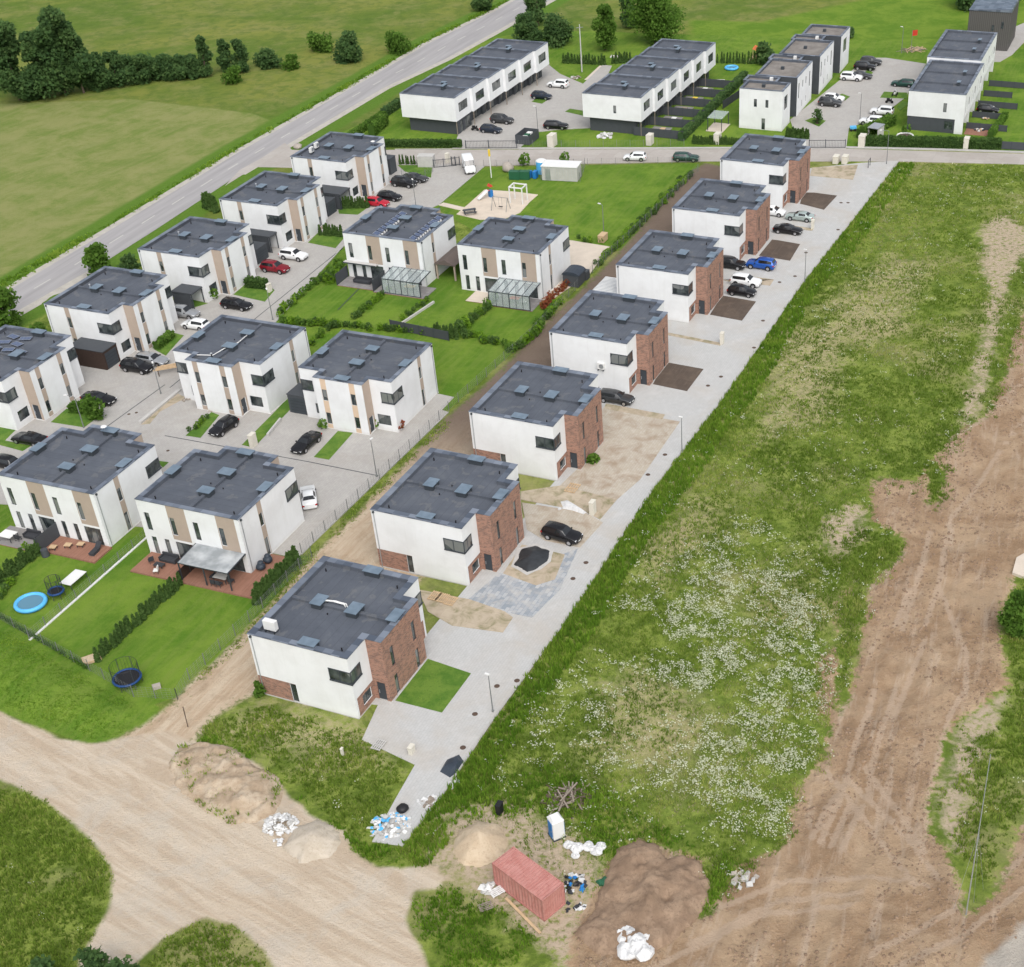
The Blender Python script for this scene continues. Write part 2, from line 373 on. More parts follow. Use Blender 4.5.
# ================================================================ GROUND
gravel_p = ats([(-60, 670), (0, 712), (60, 738), (90, 744), (130, 737), (170, 730), (190, 741), (232, 748), (262, 768), (284, 790), (310, 815), (345, 832), (352, 850), (375, 866), (400, 869), (440, 864), (442, 886), (415, 892), (405, 920), (418, 945), (440, 990), (460, 1030), (-60, 1030)])
isl = [ats([(-60, 735), (0, 780), (45, 800), (90, 838), (112, 868), (112, 900), (95, 935), (80, 960), (70, 1030), (-90, 1030)]),
       ats([(120, 1030), (135, 965), (165, 938), (205, 918), (235, 925), (262, 948), (280, 975), (295, 1030)])]
track_p = ats([(704, 163), (690, 172), (660, 205), (620, 251), (575, 295), (530, 338), (500, 370), (443, 420), (400, 468), (350, 520), (312, 557), (285, 590), (250, 625), (215, 660), (190, 682), (165, 710), (120, 738), (190, 750), (215, 718), (262, 690)])+[HBL(1, -7, 0), HBL(1, -3, 0), HBL(7, 6, 0), HBL(7, 9, 5)]
soil_p = ats([(1100, 250), (1040, 290), (1015, 330), (1003, 380), (985, 418), (955, 432), (940, 452), (918, 482), (885, 478), (872, 480), (872, 525), (854, 581), (835, 604), (839, 645), (820, 656), (820, 712), (831, 722), (824, 757), (797, 791), (786, 840), (772, 853), (735, 866), (712, 905), (690, 890), (700, 862), (640, 838), (605, 868), (590, 905), (572, 935), (575, 980), (560, 1030), (1100, 1030)])
gr_p = ats([(1100, 520), (1024, 562), (1004, 600), (1000, 635), (1005, 685), (970, 712), (951, 724), (929, 802), (929, 829), (947, 850), (958, 886), (961, 905), (968, 916), (994, 896), (1010, 860), (1024, 825), (1100, 700)])
soil_isl = [gr_p, ats([(805, 575), (820, 545), (872, 520), (905, 540), (905, 552), (870, 585), (862, 640), (850, 700), (838, 712), (836, 650), (838, 605), (852, 585)]),
            ats([(925, 455), (945, 470), (942, 500), (928, 505)]), ats([(722, 850), (740, 870), (728, 888), (712, 912), (698, 918), (706, 885)])]
bare_p = [ats([(975, 712), (955, 735), (935, 800), (940, 830), (955, 850), (965, 800), (985, 740), (1000, 700)]), ats([(822, 520), (850, 508), (866, 512), (862, 535), (840, 560), (826, 552)]), ats([(985, 225), (1005, 215), (1040, 240), (1012, 275), (1000, 320), (990, 370), (972, 420), (962, 424), (980, 350), (992, 290), (980, 265)]),
          ats([(425, 870), (450, 840), (440, 815), (500, 800), (560, 830), (600, 860), (620, 900), (580, 960), (540, 950), (470, 885)])]
straw_p = [ats([(600, 690), (640, 668), (690, 690), (700, 740), (660, 760), (600, 750)]), ats([(830, 300), (890, 255), (930, 265), (900, 330), (850, 350)]),
           ats([(780, 330), (850, 320), (830, 420), (760, 440)]), ats([(640, 540), (700, 500), (720, 520), (660, 590)]), ats([(265, 700), (370, 730), (390, 760), (320, 770), (230, 730)])]
lawn_ps = [ats([(-60, 600), (0, 619), (90, 672), (150, 706), (178, 697), (250, 625), (312, 557)])+[HL(9, -6.7, 1), HL(8, 6.7, 1)]+ats([(-60, 470)]),
           ats([(343, 246), (273, 322)])+[HL(6, -6.7, 2), HL(6, 6.7, 2), HL(7, 6.7, 3)]+ats([(447, 411), (530, 337), (560, 305), (500, 240)]),
           ats([(484, 167), (702, 163), (620, 251), (578, 250), (490, 240), (430, 205)]),
           ats([(305, 147), (375, 118), (480, 40), (540, 30), (1030, 45), (1030, 152), (850, 147), (395, 147)]),
           ats([(-60, 640), (0, 619), (90, 672), (160, 708), (150, 725), (120, 742), (85, 744), (0, 712), (-60, 685)])]
field_p = [ats([(-200, 130), (0, 104), (130, 99), (250, 113), (275, 122), (150, 205), (0, 290), (-200, 400)])]
bright_p = [ats([(690, 20), (760, 22), (1000, -30), (1100, 20), (960, 45), (900, 60), (720, 62), (690, 50)]), ats([(590, 30), (690, 40), (735, 68), (600, 70), (560, 60)])]
RL = [(-60, 330), (0, 294.6), (108.5, 230), (240, 150.7), (369, 77.5), (426, 44), (500, 8)]
RR = [(-60, 356), (26, 307.5), (90.5, 271), (155, 230), (240, 174), (302, 137), (385, 88), (447, 59), (500, 30), (527, 14)]
def ext(a, b, t): return (b[0]+(b[0]-a[0])*t, b[1]+(b[1]-a[1])*t)
rl = ats(RL); rr = ats(RR)
rl = [ext(rl[1], rl[0], 5)]+rl; rr = [ext(rr[1], rr[0], 4)]+rr
dirn = Vector((rl[-1][0]-rl[-4][0], rl[-1][1]-rl[-4][1])).normalized()
rl.append((rl[-1][0]+dirn.x*500, rl[-1][1]+dirn.y*500)); rr.append((rr[-1][0]+dirn.x*480, rr[-1][1]+dirn.y*480))
road_poly = rl+rr[::-1]
street_poly = ats([(225, 186), (240, 170), (262, 158), (285, 143), (292, 150), (330, 151), (395, 150), (640, 149.5), (850, 149), (1024, 154), (1200, 162), (1200, 176), (1024, 164.5), (898, 161.5), (700, 161.5), (482, 166), (395, 164), (300, 168), (255, 167)])
court_poly = ats([(398, 163), (455, 165), (484, 166), (439, 204), (343, 246), (275, 322)])+[HL(6, -6.6, 3), HL(6, 6.6, 3), HL(7, -6.6, 3), HL(7, 6.6, 5.2)]+ats([(434, 408), (448, 412), (301, 554)])+[HL(9, -10.2, 1.3), HL(9, -6.6, 1.3), HL(9, 6.6, 1), HL(8, -6.6, 1), HL(8, 6.6, 1)]+ats([(-60, 500), (-120, 430)])+[HL(1, -6, 0), HL(1, 6, 0), HL(2, -6, 0), HL(2, 6, 0), HL(3, -6, 0), HL(4, 0, 0), HL(5, 0, 0), HL(5, 6, -3)]
brick_st = ats([(401, 846), (372, 842), (395, 800), (415, 765), (362, 740), (378, 705)])+[HBL(1, -4.5, -5.4), HBL(1, 6, -5.4), HBL(2, -6, -5.4), HBL(3, 0, -5.4), HBL(3, 6.6, -4), HBL(4, -6.6, 3), HBL(5, -6.6, 3), HBL(6, -6.6, 3), HBL(7, -6.6, 3), HBL(7, 6, 0)]+ats([(812, 168), (862, 163), (898, 161), (860, 210), (803, 282), (720, 402), (650, 493), (566, 620), (491, 722), (440.5, 797)])
t1_court = ats([(452, 149), (519, 149), (538, 132), (556, 130), (590, 128), (600, 110), (603, 85), (612, 66), (603, 65), (583, 84), (560, 74), (545, 62), (470, 110)])
t3_court = ats([(808, 149), (846, 149), (849, 128), (880, 117), (905, 98), (926, 64), (886, 58), (868, 58), (790, 120), (797, 139)])
paved = [road_poly, street_poly, court_poly, brick_st, t1_court, t3_court]

def lines(a, b, step): return list(np.arange(a, b, step))
gx = [-4000, -2500, -1500, -900, -600, -420, -320, -260]+lines(-220, -75, 1.5)+lines(-75, -50, .8)+lines(-50, 45, .4)+lines(45, 125, 1.3)+[130, 160, 220, 320, 500, 900, 1600, 4000]
gy = [-2000, -900, -400, -150, -40, 20, 50]+lines(62, 130, .4)+lines(130, 190, .65)+lines(190, 420, 1.5)+[425, 450, 500, 580, 700, 900, 1300, 2000, 3500, 6000]
gx = np.array(gx, float); gy = np.array(gy, float)
X, Y = np.meshgrid(gx, gy); nX, nY = len(gx), len(gy); X = X.ravel(); Y = Y.ravel()
def smax(ps): 
    r = np.full(X.shape, -50.0)
    for p in ps: r = np.maximum(r, sdf(X, Y, p))
    return r
m_gravel = sdf(X, Y, gravel_p)
for i in isl: m_gravel = np.minimum(m_gravel, -sdf(X, Y, i))
m_soil = sdf(X, Y, soil_p)
for i in soil_isl: m_soil = np.minimum(m_soil, -sdf(X, Y, i))
m_track = sdf(X, Y, track_p); m_bare = smax(bare_p); m_straw = smax(straw_p); m_lawn = smax(lawn_ps)
m_field = smax(field_p); m_bright = smax(bright_p); m_paved = smax(paved)
m_road = sdf(X, Y, road_poly)
m_pale = sdf(X, Y, ats([(965, 1030), (985, 960), (1000, 945), (1024, 925), (1100, 880), (1100, 1030)]))
m_track = np.minimum(m_track, 5)
RUTS = [[(930, 531), (919, 577), (902, 630)], [(947, 536), (940, 581), (925, 626)], [(910, 589), (895, 626)], [(940, 589), (966, 652), (966, 690), (951, 712), (936, 765), (929, 799)], [(874, 690), (867, 716), (859, 731), (848, 772), (838, 800)], [(895, 690), (886, 720), (878, 742), (871, 772), (868, 800)],
        [(844, 776), (910, 840), (940, 880)], [(827, 772), (880, 840), (915, 885)], [(865, 769), (902, 817), (925, 850)], [(842, 795), (820, 842)], [(834, 797), (811, 839)], [(852, 800), (831, 846)], [(862, 806), (842, 850)], [(1040, 340), (985, 395), (955, 425), (925, 452)], [(1040, 365), (990, 415), (950, 440)], [(1040, 400), (1000, 450), (975, 490), (950, 520)],
        [(701, 915), (786, 882), (871, 877), (930, 885)], [(690, 945), (780, 900), (860, 893)], [(640, 975), (760, 915), (850, 905)], [(871, 955), (946, 915), (1000, 880), (1030, 850)], [(880, 975), (965, 935), (1024, 888)], [(925, 640), (905, 690), (893, 720)], [(870, 600), (850, 640), (845, 690)], [(905, 552), (870, 590)]]
m_rut = np.full(X.shape, 9.)
for q in RUTS:
    q = ats(q)
    for (ax, ay), (bx_, by_) in zip(q, q[1:]):
        ex, ey = bx_-ax, by_-ay; t_ = np.clip(((X-ax)*ex+(Y-ay)*ey)/(ex*ex+ey*ey), 0, 1); m_rut = np.minimum(m_rut, np.hypot(X-ax-t_*ex, Y-ay-t_*ey))
m_rut = np.clip(1-m_rut/.6, 0, 1)
clamp = lambda a: np.clip(a, -12, 12)
sm = lambda a, lo, hi: (lambda t: t*t*(3-2*t))(np.clip((a-lo)/(hi-lo), 0, 1))
far = sm(Y, 170, 260)
zz = .22*(fbm(X/3, Y/3, 4, 3)-.4)*(1-far*.6)                               # gentle meadow relief
zs = .75*(fbm(X/5, Y/5, 3, 11)-.45)+.40*(fbm(X/.9, Y/.9, 3, 12)-.5)
k1 = np.cos(R(62)); k2 = np.sin(R(62)); tr = -X*k2+Y*k1                    # wheel ruts running with the haul route
zs *= 1-.6*m_rut; zs += .10*np.sin(tr*2.4+2.5*fbm(X/14, Y/14, 2, 5)*4)*sm(fbm(X/7, Y/7, 2, 9), .42, .6)
zz = zz*(1-sm(m_soil, -1, 1))+zs*sm(m_soil, -.5, 2)
zz *= (1-.7*sm(m_gravel, -1, 1)); zz += .05*(fbm(X/.7, Y/.7, 2, 4)-.5)*sm(m_gravel, 0, 1)
zz *= (1-.95*sm(m_lawn, -.5, .8)); zz *= (1-.7*sm(m_track, -.5, 1))
zz = zz*(1-sm(m_paved, -1.5, -.2))-.06*sm(m_paved, -.1, .5)
bank = ats([(-60, 640), (0, 621), (90, 674), (150, 708), (120, 738), (85, 740), (0, 706), (-60, 675)])
zz += .5*sm(sdf(X, Y, bank), 0, 3)
zz *= 1-sm(np.hypot(X, Y-200), 400, 600)
V = np.stack([X, Y, zz], 1); ii = np.arange((nX-1)*(nY-1)); r_, c_ = ii//(nX-1), ii % (nX-1); b0 = r_*nX+c_
F = np.stack([b0, b0+1, b0+1+nX, b0+nX], 1)

t = NT('ground'); v = t.geo()
n1 = t.noise(v, .05, 5, .6, .4); n2 = t.noise(v, .35, 5, .65, .5); n3 = t.noise(v, 1.6, 4, .7); n4 = t.noise(v, 6, 3, .7)
def edge(name, amp=1.2, wdt=.4, off=0, nn=None):
    a = t.attr(name); x = t.math('ADD', a, t.math('MULTIPLY', t.math('SUBTRACT', nn or n2, .5), amp*3)); x = t.math('ADD', x, off)
    return t.ss(x, -wdt, wdt)
g = t.mix(t.ss(n2, .38, .62), (.10, .15, .022), (.20, .25, .05))
g = t.mix(t.math('MULTIPLY', t.ss(n3, .45, .7), .6), g, (.065, .095, .02))
g = t.mix(t.math('MULTIPLY', t.ss(n1, .48, .66), .7), g, (.30, .27, .13))
farf = t.attr('far')
fn = t.noise(v, .025, 5, .6, .3); fn2 = t.noise(v, .12, 6, .75, .3)
fg = t.mix(t.ss(fn, .4, .62), (.10, .155, .024), (.185, .205, .045)); fg = t.mix(t.math('MULTIPLY', t.ss(fn2, .42, .68), .75), fg, (.20, .205, .07)); fg = t.mix(t.math('MULTIPLY', t.ss(n2, .42, .66), .6), fg, (.075, .125, .022))
g = t.mix(farf, g, fg)
# pale mown field with faint swaths
vs = t.mapp(v, (.07, 1, 1), -1.05); sw = t.noise(vs, .6, 5, .75)
pf = t.mix(t.ss(fn2, .36, .64), (.14, .19, .042), (.225, .235, .085)); pf = t.mix(t.math('MULTIPLY', t.ss(sw, .42, .65), .3), pf, (.25, .245, .11))
g = t.mix(edge('field', .3, .4), g, pf)
g = t.mix(t.ss(t.attr('road'), -5.5, -4.0), g, t.mix(n3, (.06, .135, .015), (.125, .21, .03)))
br_ = t.mix(t.ss(fn2, .4, .6), (.095, .18, .018), (.145, .225, .028)); g = t.mix(edge('bright', .8, 1.5), g, br_)
# mown lawns
ls = t.noise(t.mapp(v, (.10, 1, 1), -TW), 1.2, 3, .6)
lw = t.mix(t.ss(fn2, .38, .64), (.08, .165, .016), (.15, .235, .03)); lw = t.mix(t.math('MULTIPLY', t.ss(ls, .4, .65), .4), lw, (.165, .22, .045)); lw = t.mix(t.math('MULTIPLY', t.ss(n1, .5, .7), .35), lw, (.05, .12, .012))
g = t.mix(t.ss(t.attr('lawn'), -.1, .1), g, lw)
st = t.mix(n3, (.34, .29, .155), (.45, .38, .24)); g = t.mix(t.math('MULTIPLY', t.math('MULTIPLY', edge('straw', 3.2, 2.4), .75), t.ss(n3, .3, .6)), g, st)
tn = t.noise(t.mapp(v, (.10, 1, 1), -TB), .9, 5, .7)
tr_ = t.mix(t.ss(tn, .35, .65), (.40, .30, .205), (.50, .41, .305)); tr_ = t.mix(t.math('MULTIPLY', t.ss(n2, .5, .7), .5), tr_, (.30, .225, .15))
tr_ = t.mix(t.attr('darkt'), tr_, t.mix(n2, (.135, .10, .078), (.20, .155, .12)))
tr_ = t.mix(t.math('MULTIPLY', t.ss(t.math('ADD', n3, t.math('MULTIPLY', t.attr('track'), -.12)), .42, .6), .8), tr_, (.115, .15, .04))
g = t.mix(edge('track', .5, .5), g, tr_)
ba = t.mix(n3, (.34, .26, .18), (.46, .38, .29)); g = t.mix(t.math('MULTIPLY', edge('bare', 2.6, 1.2), t.ss(n3, .32, .55)), g, ba)
gn = t.noise(t.mapp(v, (.12, 1, 1), .62), .8, 7, .62, .6); gn2 = t.noise(v, .2, 6, .7, .6)
gv = t.mix(t.ss(gn, .38, .62), (.43, .345, .255), (.52, .44, .345)); gv = t.mix(t.math('MULTIPLY', t.ss(gn2, .45, .68), .55), gv, (.46, .42, .36)); gv = t.mix(t.math('MULTIPLY', t.ss(n4, .55, .75), .35), gv, (.32, .26, .19))
g = t.mix(edge('gravel', .35, .3), g, gv)
sn1 = t.noise(t.mapp(v, (.12, 1, 1), -TB-.12), .8, 6, .7, .5); sn2 = t.noise(v, .16, 6, .7, .5); sn3 = t.noise(v, 1.5, 9, .8, .3)
so_ = t.mix(t.ss(sn2, .38, .62), (.30, .20, .122), (.415, .30, .195)); so_ = t.mix(t.math('MULTIPLY', t.ss(sn1, .5, .68), .7), so_, (.47, .37, .28)); so_ = t.mix(t.math('MULTIPLY', t.ss(sn3, .52, .72), .75), so_, (.14, .096, .068))
so_ = t.mix(t.math('MULTIPLY', t.ss(n4, .58, .72), .5), so_, (.5, .40, .30))
so_ = t.mix(t.math('MULTIPLY', t.ss(t.math('ADD', t.attr('rut'), t.math('MULTIPLY', t.math('SUBTRACT', n3, .5), 1.4)), .35, .7), .75), so_, (.44, .335, .245))
g = t.mix(edge('soil', 1.9, .4, 0, t.math('ADD', t.math('MULTIPLY', n2, .5), t.math('MULTIPLY', n3, .5))), g, so_)
g = t.mix(edge('pale', .6, .5), g, t.mix(n4, (.5, .46, .4), (.38, .34, .29)))
t.col(g); t.b.inputs['Roughness'].default_value = .95; t.b.inputs['Specular IOR Level'].default_value = .1
bm_ = t.math('ADD', n4, t.math('MULTIPLY', n3, 1.5)); bm_ = t.math('ADD', bm_, t.math('MULTIPLY', t.math('MULTIPLY', sn3, t.ss(t.attr('soil'), -.2, .6)), 3.0)); t.bump(bm_, .8, .13)
M['ground'] = t.m
go = npmesh('ground', V, F, 'ground', smooth=True); tag(go, kind='structure')
dk = sm(Y, 138, 160)
for nm, a in dict(gravel=clamp(m_gravel), soil=clamp(m_soil), track=clamp(m_track), bare=clamp(m_bare), straw=clamp(m_straw), lawn=clamp(m_lawn), field=clamp(m_field), bright=clamp(m_bright), road=clamp(m_road), pale=clamp(m_pale), rut=m_rut, far=sm(Y-.35*X, 235, 262), darkt=dk).items():
    at_ = go.data.attributes.new(nm, 'FLOAT', 'POINT'); at_.data.foreach_set('value', np.asarray(a, np.float32))
GZ = zz.reshape(nY, nX)
def gz(x, y):
    x = np.asarray(x, float); y = np.asarray(y, float)
    i = np.clip(np.searchsorted(gx, x)-1, 0, nX-2); j = np.clip(np.searchsorted(gy, y)-1, 0, nY-2)
    fx = (x-gx[i])/(gx[i+1]-gx[i]); fy = (y-gy[j])/(gy[j+1]-gy[j])
    return GZ[j, i]*(1-fx)*(1-fy)+GZ[j, i+1]*fx*(1-fy)+GZ[j+1, i]*(1-fx)*fy+GZ[j+1, i+1]*fx*fy

# ---- roads and paving
sheet('road', road_poly, .03, 'asphalt', px=False)
def strip(name, line, w0, w1, z, m, z0=-.2):
    mb = MB(); P = [Vector(p) for p in line]; A = []; B = []
    for i, p in enumerate(P):
        d_ = (P[min(i+1, len(P)-1)]-P[max(i-1, 0)]).normalized(); n_ = Vector((-d_.y, d_.x)); A.append(p+n_*w0); B.append(p+n_*w1)
    for i in range(len(P)-1):
        q = [A[i], A[i+1], B[i+1], B[i]]; mb.hexa([(*x, z0) for x in q[::-1]]+[(*x, z) for x in q[::-1]] if w0 > w1 else [(*x, z0) for x in q]+[(*x, z) for x in q])
    return tag(mb.build(name, m), kind='structure')
strip('road_shoulder', rl, 1.0, -.3, .036, 'shoulder'); strip('road_shoulder', rr[:4], .3, -1.5, .036, 'shoulder'); strip('road_shoulder', rr[5:], .3, -1.2, .036, 'shoulder')
# dashed centre line
def polyat(L, s):
    for a, b in zip(L, L[1:]):
        d_ = math.dist(a, b)
        if s <= d_: return (a[0]+(b[0]-a[0])*s/d_, a[1]+(b[1]-a[1])*s/d_)
        s -= d_
    return L[-1]
def polylen(L): return sum(math.dist(a, b) for a, b in zip(L, L[1:]))
mb = MB(); L1, L2 = polylen(rl), polylen(rr); n = int(L1/9)
for i in range(n):
    for s0 in (i*9.0,):
        a = [polyat(rl, s0), polyat(rl, s0+3.6)]; cpts = []
        for p in a:
            q = min((polyat(rr, s_) for s_ in np.arange(0, L2, 1.0)), key=lambda q: math.dist(p, q)) if math.dist(p, (-60, 250)) < 260 else None
            if q: cpts.append(((p[0]+q[0])/2, (p[1]+q[1])/2))
        if len(cpts) == 2:
            d_ = Vector((cpts[1][0]-cpts[0][0], cpts[1][1]-cpts[0][1])).normalized()*.0; e = (Vector(cpts[1])-Vector(cpts[0])).normalized(); nn = Vector((-e.y, e.x))*.11
            mb.face([(*(Vector(cpts[0])-nn), .036), (*(Vector(cpts[1])-nn), .036), (*(Vector(cpts[1])+nn), .036), (*(Vector(cpts[0])+nn), .036)][::1])
tag(mb.build('road_marking', 'marking'), kind='structure')
sheet('side_street', street_poly, .045, 'side_street', px=False)
sheet('housing_court', court_poly, .055, 'paver', px=False)
sheet('new_street', brick_st, .05, 'paver_new', px=False)
sheet('terrace_court', t1_court, .065, 'paver', px=False); sheet('terrace_court', t3_court, .065, 'paver', px=False)
kl = ats([(395, 149.6), (452, 149.3)]); strip('kerb', kl, .0, -.15, .16, 'kerb')
strip('sidewalk', ats([(519, 148.6), (640, 148.4), (808, 147.8)]), .4, -.4, .10, 'kerb')
strip('sidewalk', ats([(846, 147.6), (930, 149.5), (1024, 152.5), (1200, 160)]), .5, -.4, .10, 'kerb')
strip('kerb', ats([(898, 162), (860, 210), (803, 282), (720, 402), (650, 493), (566, 620), (491, 722), (440.5, 797), (401, 847)]), -.02, .14, .12, 'kerb')
strip('kerb', ats([(448, 412.5), (301, 554.5)]), -.05, .12, .13, 'kerb')
strip('kerb', ats([(484, 166.5), (439, 204.5), (343, 246.5), (275, 322.5)]), -.05, .12, .12, 'kerb')
strip('footpath', ats([(441, 204), (458, 208), (486, 214)]), .7, -.7, .05, 'pale_slab')
strip('footpath', ats([(603, 66), (588, 80)]), .8, -.8, .06, 'pale_slab')
# drain lines in the courts
for a, b in (((170, 388), (343, 248)), ((100, 432), (165, 385)), ((165, 436), (308, 462)), ((308, 462), (378, 476)), ((338, 330-20), (440, 207))):
    strip('drain_channel', ats([a, b]), .07, -.07, .059, 'frame', .05)
GP = [[(397.7, 165.4), (432.5, 165.4), (431, 178), (405, 172)], [(337, 203), (369, 207), (358, 215), (339, 214)], [(308, 243), (318, 233), (342.6, 231), (343.5, 239), (335.6, 248.5)],
      [(233.4, 295), (244.8, 285.3), (270.3, 287), (274.7, 290.6), (265, 302)], [(153.5, 349.5), (173, 333), (184, 335.8), (172, 349), (166, 356)], [(178, 301), (190, 299.4), (208, 303.8), (190, 309)],
      [(51, 422.5), (66.8, 409), (99.3, 416.4), (84.4, 427.8)], [(-20, 424), (0, 426), (16.7, 429.5), (5, 441), (31.6, 446), (22.8, 451.5), (-20, 440)], [(185.8, 436), (211.6, 412.5), (219.4, 415.6), (200.6, 438.3)],
      [(242, 445.3), (276, 411), (289, 397), (293, 407), (254, 448)], [(314, 457.4), (338, 431.5), (353, 433.2), (329, 460.2)], [(156.5, 461), (168.8, 462.7), (163, 468)]]
t = NT('mown_lawn'); v = t.geo(); a = t.noise(v, .4, 5, .7); b = t.noise(v, 4, 4, .7)
c = t.mix(t.ss(a, .38, .62), (.065, .145, .016), (.115, .195, .028)); t.col(t.mix(t.math('MULTIPLY', t.ss(b, .5, .7), .5), c, (.04, .095, .012))); t.bump(b, .6, .05); M['lawn'] = t.m
for p in GP: sheet('lawn', p, .085, 'lawn')
for p in [[(538, 133), (556, 131), (590, 129), (590, 146), (525, 146)]]: pass
for p in ([(531.5, 102), (536, 99), (548, 100), (542, 104)], [(565, 112), (570, 109), (583, 111), (583, 116)], [(880, 98), (884, 92), (907, 93), (907, 99)], [(897, 107), (903, 101), (909, 104), (900, 111)], [(805, 121), (812, 118), (826, 121), (819, 127)], [(838, 96), (842, 94), (850, 97), (845, 101)], [(865, 72), (869, 70), (873, 73), (870, 76)]):
    sheet('lawn', p, .09, 'lawn')
# beds and drives in front of the brick houses
sheet('topsoil_bed', [(803, 193), (814, 193), (837, 196), (824, 210), (800, 204)], .09, 'soilbed')
sheet('topsoil_bed', [(772, 240), (777, 240.5), (800, 244.5), (790, 261), (759, 256)], .09, 'soilbed')
sheet('topsoil_bed', [(722, 296), (728, 297), (756, 302), (742, 321), (710, 315)], .09, 'soilbed')
sheet('topsoil_bed', [(664, 364), (668, 363), (703.5, 369.5), (687, 391.5), (653, 384.5)], .09, 'soilbed')
sheet('grass_bed', [(428, 659.5), (471, 674), (442, 713), (395.5, 701)], .10, 'lawn')
sheet('sand_yard', [(812, 168), (858, 165), (853, 180), (810, 176)], .09, 'tanbed')
sheet('sand_yard', [(603, 408), (680, 422), (640, 480), (617, 500), (560, 486), (585, 462)], .085, 'sandy')
sheet('sand_yard', [(521, 492), (560, 486), (617, 500), (600, 520), (585, 512)]+[(521, 500)], .089, 'tanbed')
sheet('sand_yard', [(522, 503), (585, 513), (603, 523), (580, 548), (545, 541), (527, 530)], .083, 'sandy')
sheet('sand_yard', [(503, 574), (522, 545), (565, 555), (555, 580), (536, 586)], .087, 'tanbed')
sheet('wet_paving', [(468, 600), (500, 573), (536, 585), (548, 560), (578, 549), (560, 590), (532, 618), (470, 605)], .079, 'paver_blue')
sheet('sand_yard', [(418, 590), (470, 600), (505, 612), (513, 618), (503, 633), (452, 626), (428, 612)], .091, 'tanbed')
sheet('sand_yard', [(606, 404), (612, 405), (665, 415), (662, 420), (604, 409)], .095, 'tanbed')
sheet('sand_yard', [(668, 333), (722, 343.5), (720, 346), (668, 335.5)], .09, 'tanbed')
sheet('sand_yard', [(722, 280), (735, 284), (752, 277), (774, 280), (770, 286), (755, 284)], .09, 'tanbed')
sheet('sand_yard', [(785, 225), (814, 229), (812, 231), (806, 230.5)], .09, 'tanbed')
sheet('playground_sand', [(456.5, 214.5), (470, 203), (484.5, 190), (515, 192), (538, 195), (530, 202), (520, 213), (505, 219), (480, 220)], .08, 'sandpit')
sheet('side_terrace', [HL(11, -2, -16.6), HL(11, -9.2, -16), HL(11, -10.1, -5.5), HL(11, -8, 5.7), HL(11, -6.6, 5.7), HL(11, -6.6, -5), HL(11, 3, -12)], .07, 'pale_slab', px=False)
sheet('side_terrace', [HL(7, 6.6, 5.2), HL(7, 9.4, 5.0), HL(7, 9.6, -4), HL(7, 6.6, -4)], .058, 'paver', px=False)
sheet('concrete_slab', [(1012, 575), (1016, 560), (1030, 552), (1060, 560), (1040, 585)], .35, 'pale_slab')
sheet('path', [(985, 62), (1008, 30), (1040, 16), (1040, 26), (1012, 55), (1000, 62)], .06, 'paver')
# manhole covers
mh = MB(); mh.tube((0, 0, 0), (0, 0, .012), .36, n=16); mh.tube((0, 0, .012), (0, 0, .018), .25, n=16)
m0 = None
for i, (px, py) in enumerate([(475, 714.5), (463, 748), (497, 686.5), (517, 681), (586, 563), (573, 579), (665, 455), (648, 475), (721, 377), (708, 386), (754, 348), (763, 321), (795, 276.5), (779.5, 282.5), (841, 203), (848, 203), (838, 230), (806, 253), (129, 414.5), (136.5, 413), (168, 451)]):
    o = m0.copy() if m0 else mh.build('manhole_cover', 'rust')
    if m0: C.objects.link(o)
    m0 = m0 or o; place(o, (*at(px, py), .056)); k = .8 if i < 18 else .6; o.scale = (k, k, 1)
    tag(o, 'round rusty manhole cover set flush in the pale paving', 'manhole cover', 'manhole covers in the paved streets')
# ================================================================ BUILDINGS
def facade(reg, P0, ux, nrm, w, z0, z1, default, zones=(), holes=(), depth=.14):
    """one wall plane cut into cells: zones = (s0,s1,za,zb,key), holes = (s0,s1,za,zb); reg: key -> MB"""
    ux = Vector((*ux, 0)); nrm = Vector((*nrm, 0)); P0 = Vector((*P0, 0))
    S_ = sorted({0, w, *[q for z in zones for q in z[:2]], *[q for z in holes for q in z[:2]]})
    Z_ = sorted({z0, z1, *[q for z in zones for q in z[2:4]], *[q for z in holes for q in z[2:4]]})
    S_ = [s for s in S_ if -1e-6 <= s <= w+1e-6]; Z_ = [z for z in Z_ if z0-1e-6 <= z <= z1+1e-6]
    flip = ux.cross(Vector((0, 0, 1))).dot(nrm) < 0
    def pt(s, z, d=0): return P0+ux*s-nrm*d+Vector((0, 0, z))
    def q(mb, pts): mb.face(pts[::-1] if flip else pts)
    for a, b in zip(S_, S_[1:]):
        for c, d in zip(Z_, Z_[1:]):
            ms, mz = (a+b)/2, (c+d)/2
            if any(h[0] < ms < h[1] and h[2] < mz < h[3] for h in holes): continue
            key = default
            for z in zones:
                if z[0] < ms < z[1] and z[2] < mz < z[3]: key = z[4]
            q(reg.setdefault(key, MB()), [pt(a, c), pt(b, c), pt(b, d), pt(a, d)])
    mb = reg.setdefault(default, MB())
    for s0, s1, za, zb in [h[:4] for h in holes]:
        D_ = depth
        q(mb, [pt(s0, za), pt(s0, za, D_), pt(s0, zb, D_), pt(s0, zb)][::-1]); q(mb, [pt(s1, za), pt(s1, za, D_), pt(s1, zb, D_), pt(s1, zb)])
        q(mb, [pt(s0, zb), pt(s0, zb, D_), pt(s1, zb, D_), pt(s1, zb)][::-1]); q(mb, [pt(s0, za), pt(s0, za, D_), pt(s1, za, D_), pt(s1, za)])
